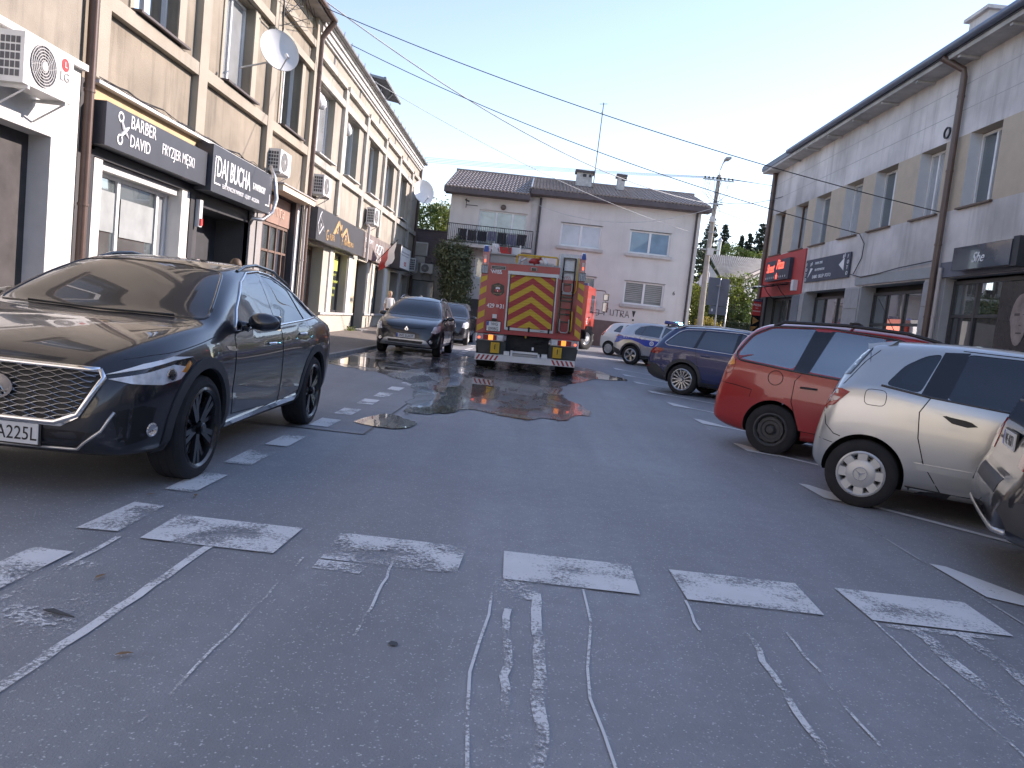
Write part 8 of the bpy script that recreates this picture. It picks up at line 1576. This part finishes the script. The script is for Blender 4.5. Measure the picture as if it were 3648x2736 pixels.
# ================================================================== street continues behind the viewer (seen in paint and glass)
b3 = thing('shop_building', 'cream terrace down the street behind the viewpoint, two rows of windows', 'building', (-13, -25, 0)); F3 = Face((-8.2, 0, 0), (0, 1, 0), (1, 0, 0))
w3 = [(-41+3.4*i, -39.4+3.4*i) for i in range(9)]; mb = MB(); F3.wall(mb, -44, -9, 0, 9.5, [(a, b_, 1.2, 3.2) for a, b_ in w3]+[(a, b_, 5.6, 7.6) for a, b_ in w3], .25); mb.build('wall', stucco('cream_terrace', (.70, .64, .50), .2, .1), b3)
for a, b_ in w3: window(F3, b3, a, b_, 1.2, 3.2, -.2); window(F3, b3, a, b_, 5.6, 7.6, -.2)
mb = MB(); mb.box(-18, -8.5, -44, -9, 0, 9.4); mb.box(-18, -7.7, -44.2, -8.9, 9.5, 9.8); mb.build('core', M_ROOFDK, b3); fbox(F3, 'band', b3, mwp, (-44, -9, 4.3, 4.5, 0, .1))
b4 = thing('shop_building', 'grey terrace closing the street far behind the viewpoint', 'building', (4, -60, 0)); F4 = Face((0, -52, 0), (-1, 0, 0), (0, 1, 0)); w4 = [(-26+4*i, -24.2+4*i) for i in range(12)]
mb = MB(); F4.wall(mb, -30, 22, 0, 10, [(a, b_, 1.2, 3.2) for a, b_ in w4]+[(a, b_, 5.6, 7.6) for a, b_ in w4], .25); mb.build('wall', stucco('grey_terrace', (.42, .40, .37), .2, .1), b4)
for a, b_ in w4: window(F4, b4, a, b_, 1.2, 3.2, -.2); window(F4, b4, a, b_, 5.6, 7.6, -.2)
mb = MB(); mb.box(-22, 30, -64, -52.4, 0, 9.9); mb.build('core', M_ROOFDK, b4)
b5 = thing('shop_building', 'grey terrace continuing behind the viewpoint on the shaded side', 'building', (14, -28, 0)); F5 = Face((9.8, 0, 0), (0, -1, 0), (-1, 0, 0)); w5 = [(12+3.6*i, 13.8+3.6*i) for i in range(9)]
mb = MB(); F5.wall(mb, 9, 46, 0, 8.8, [(a, b_, 1.2, 3.2) for a, b_ in w5]+[(a, b_, 5.2, 7.) for a, b_ in w5], .25); mb.build('wall', mgr, b5)
for a, b_ in w5: window(F5, b5, a, b_, 1.2, 3.2, -.2); window(F5, b5, a, b_, 5.2, 7., -.2)
mb = MB(); mb.box(10.1, 19, -46, -9, 0, 8.8); mb.build('core', M_ROOFDK, b5)
mb = MB(); strip(mb, -4.42, 7.7, -14, -13.9); 
r_ = MB(); r_.quad((-8.2, -52, .004), (9.8, -52, .004), (9.8, -14, .004), (-8.2, -14, .004)); r_.build('road_behind', M_ASPH, road)
# ================================================================== litter on the asphalt
lm = pm('dry_leaf', (.20, .12, .06), .8, var=.3)
for i, (x, y, l) in enumerate(((-1.83, 3.42, 'curled brown leaf on worn paint left of the white line'), (-1.35, 2.72, 'dry brown leaf right of the long white line'), (-2.05, 4.95, 'dry leaf by the front wheel of the black coupe-backed SUV'), (-2.3, 4.85, 'brown leaf in the shadow under the black bumper'))):
    b = MB(); s_ = .032; a = random.uniform(0, 6)
    pts = [(-1, 0, 0), (-.3, .35, .12), (.5, .28, .1), (1.1, 0, .02), (.5, -.28, .12), (-.3, -.35, .1)]
    b.poly([(x+s_*(p[0]*math.cos(a)-p[1]*math.sin(a)), y+s_*(p[0]*math.sin(a)+p[1]*math.cos(a)), .012+p[2]*s_) for p in pts]); tag(b.build('dry_leaf', lm), l, 'leaf')
b = MB(); b.prism([(-1.83, 3.0, .012), (-1.8, 3.02, .012), (-1.72, 2.985, .012), (-1.68, 2.965, .012), (-1.74, 2.975, .012)], (0, 0, .006)); tag(b.build('feather', pm('feather_grey', (.06, .065, .07), .7)), 'dark grey feather lying between the two worn white lines', 'feather')
sheet('oil_stain', [(-.43, 3.07), (-.42, 3.10), (-.395, 3.095), (-.385, 3.07), (-.405, 3.055)], MATS['tar'], .006)
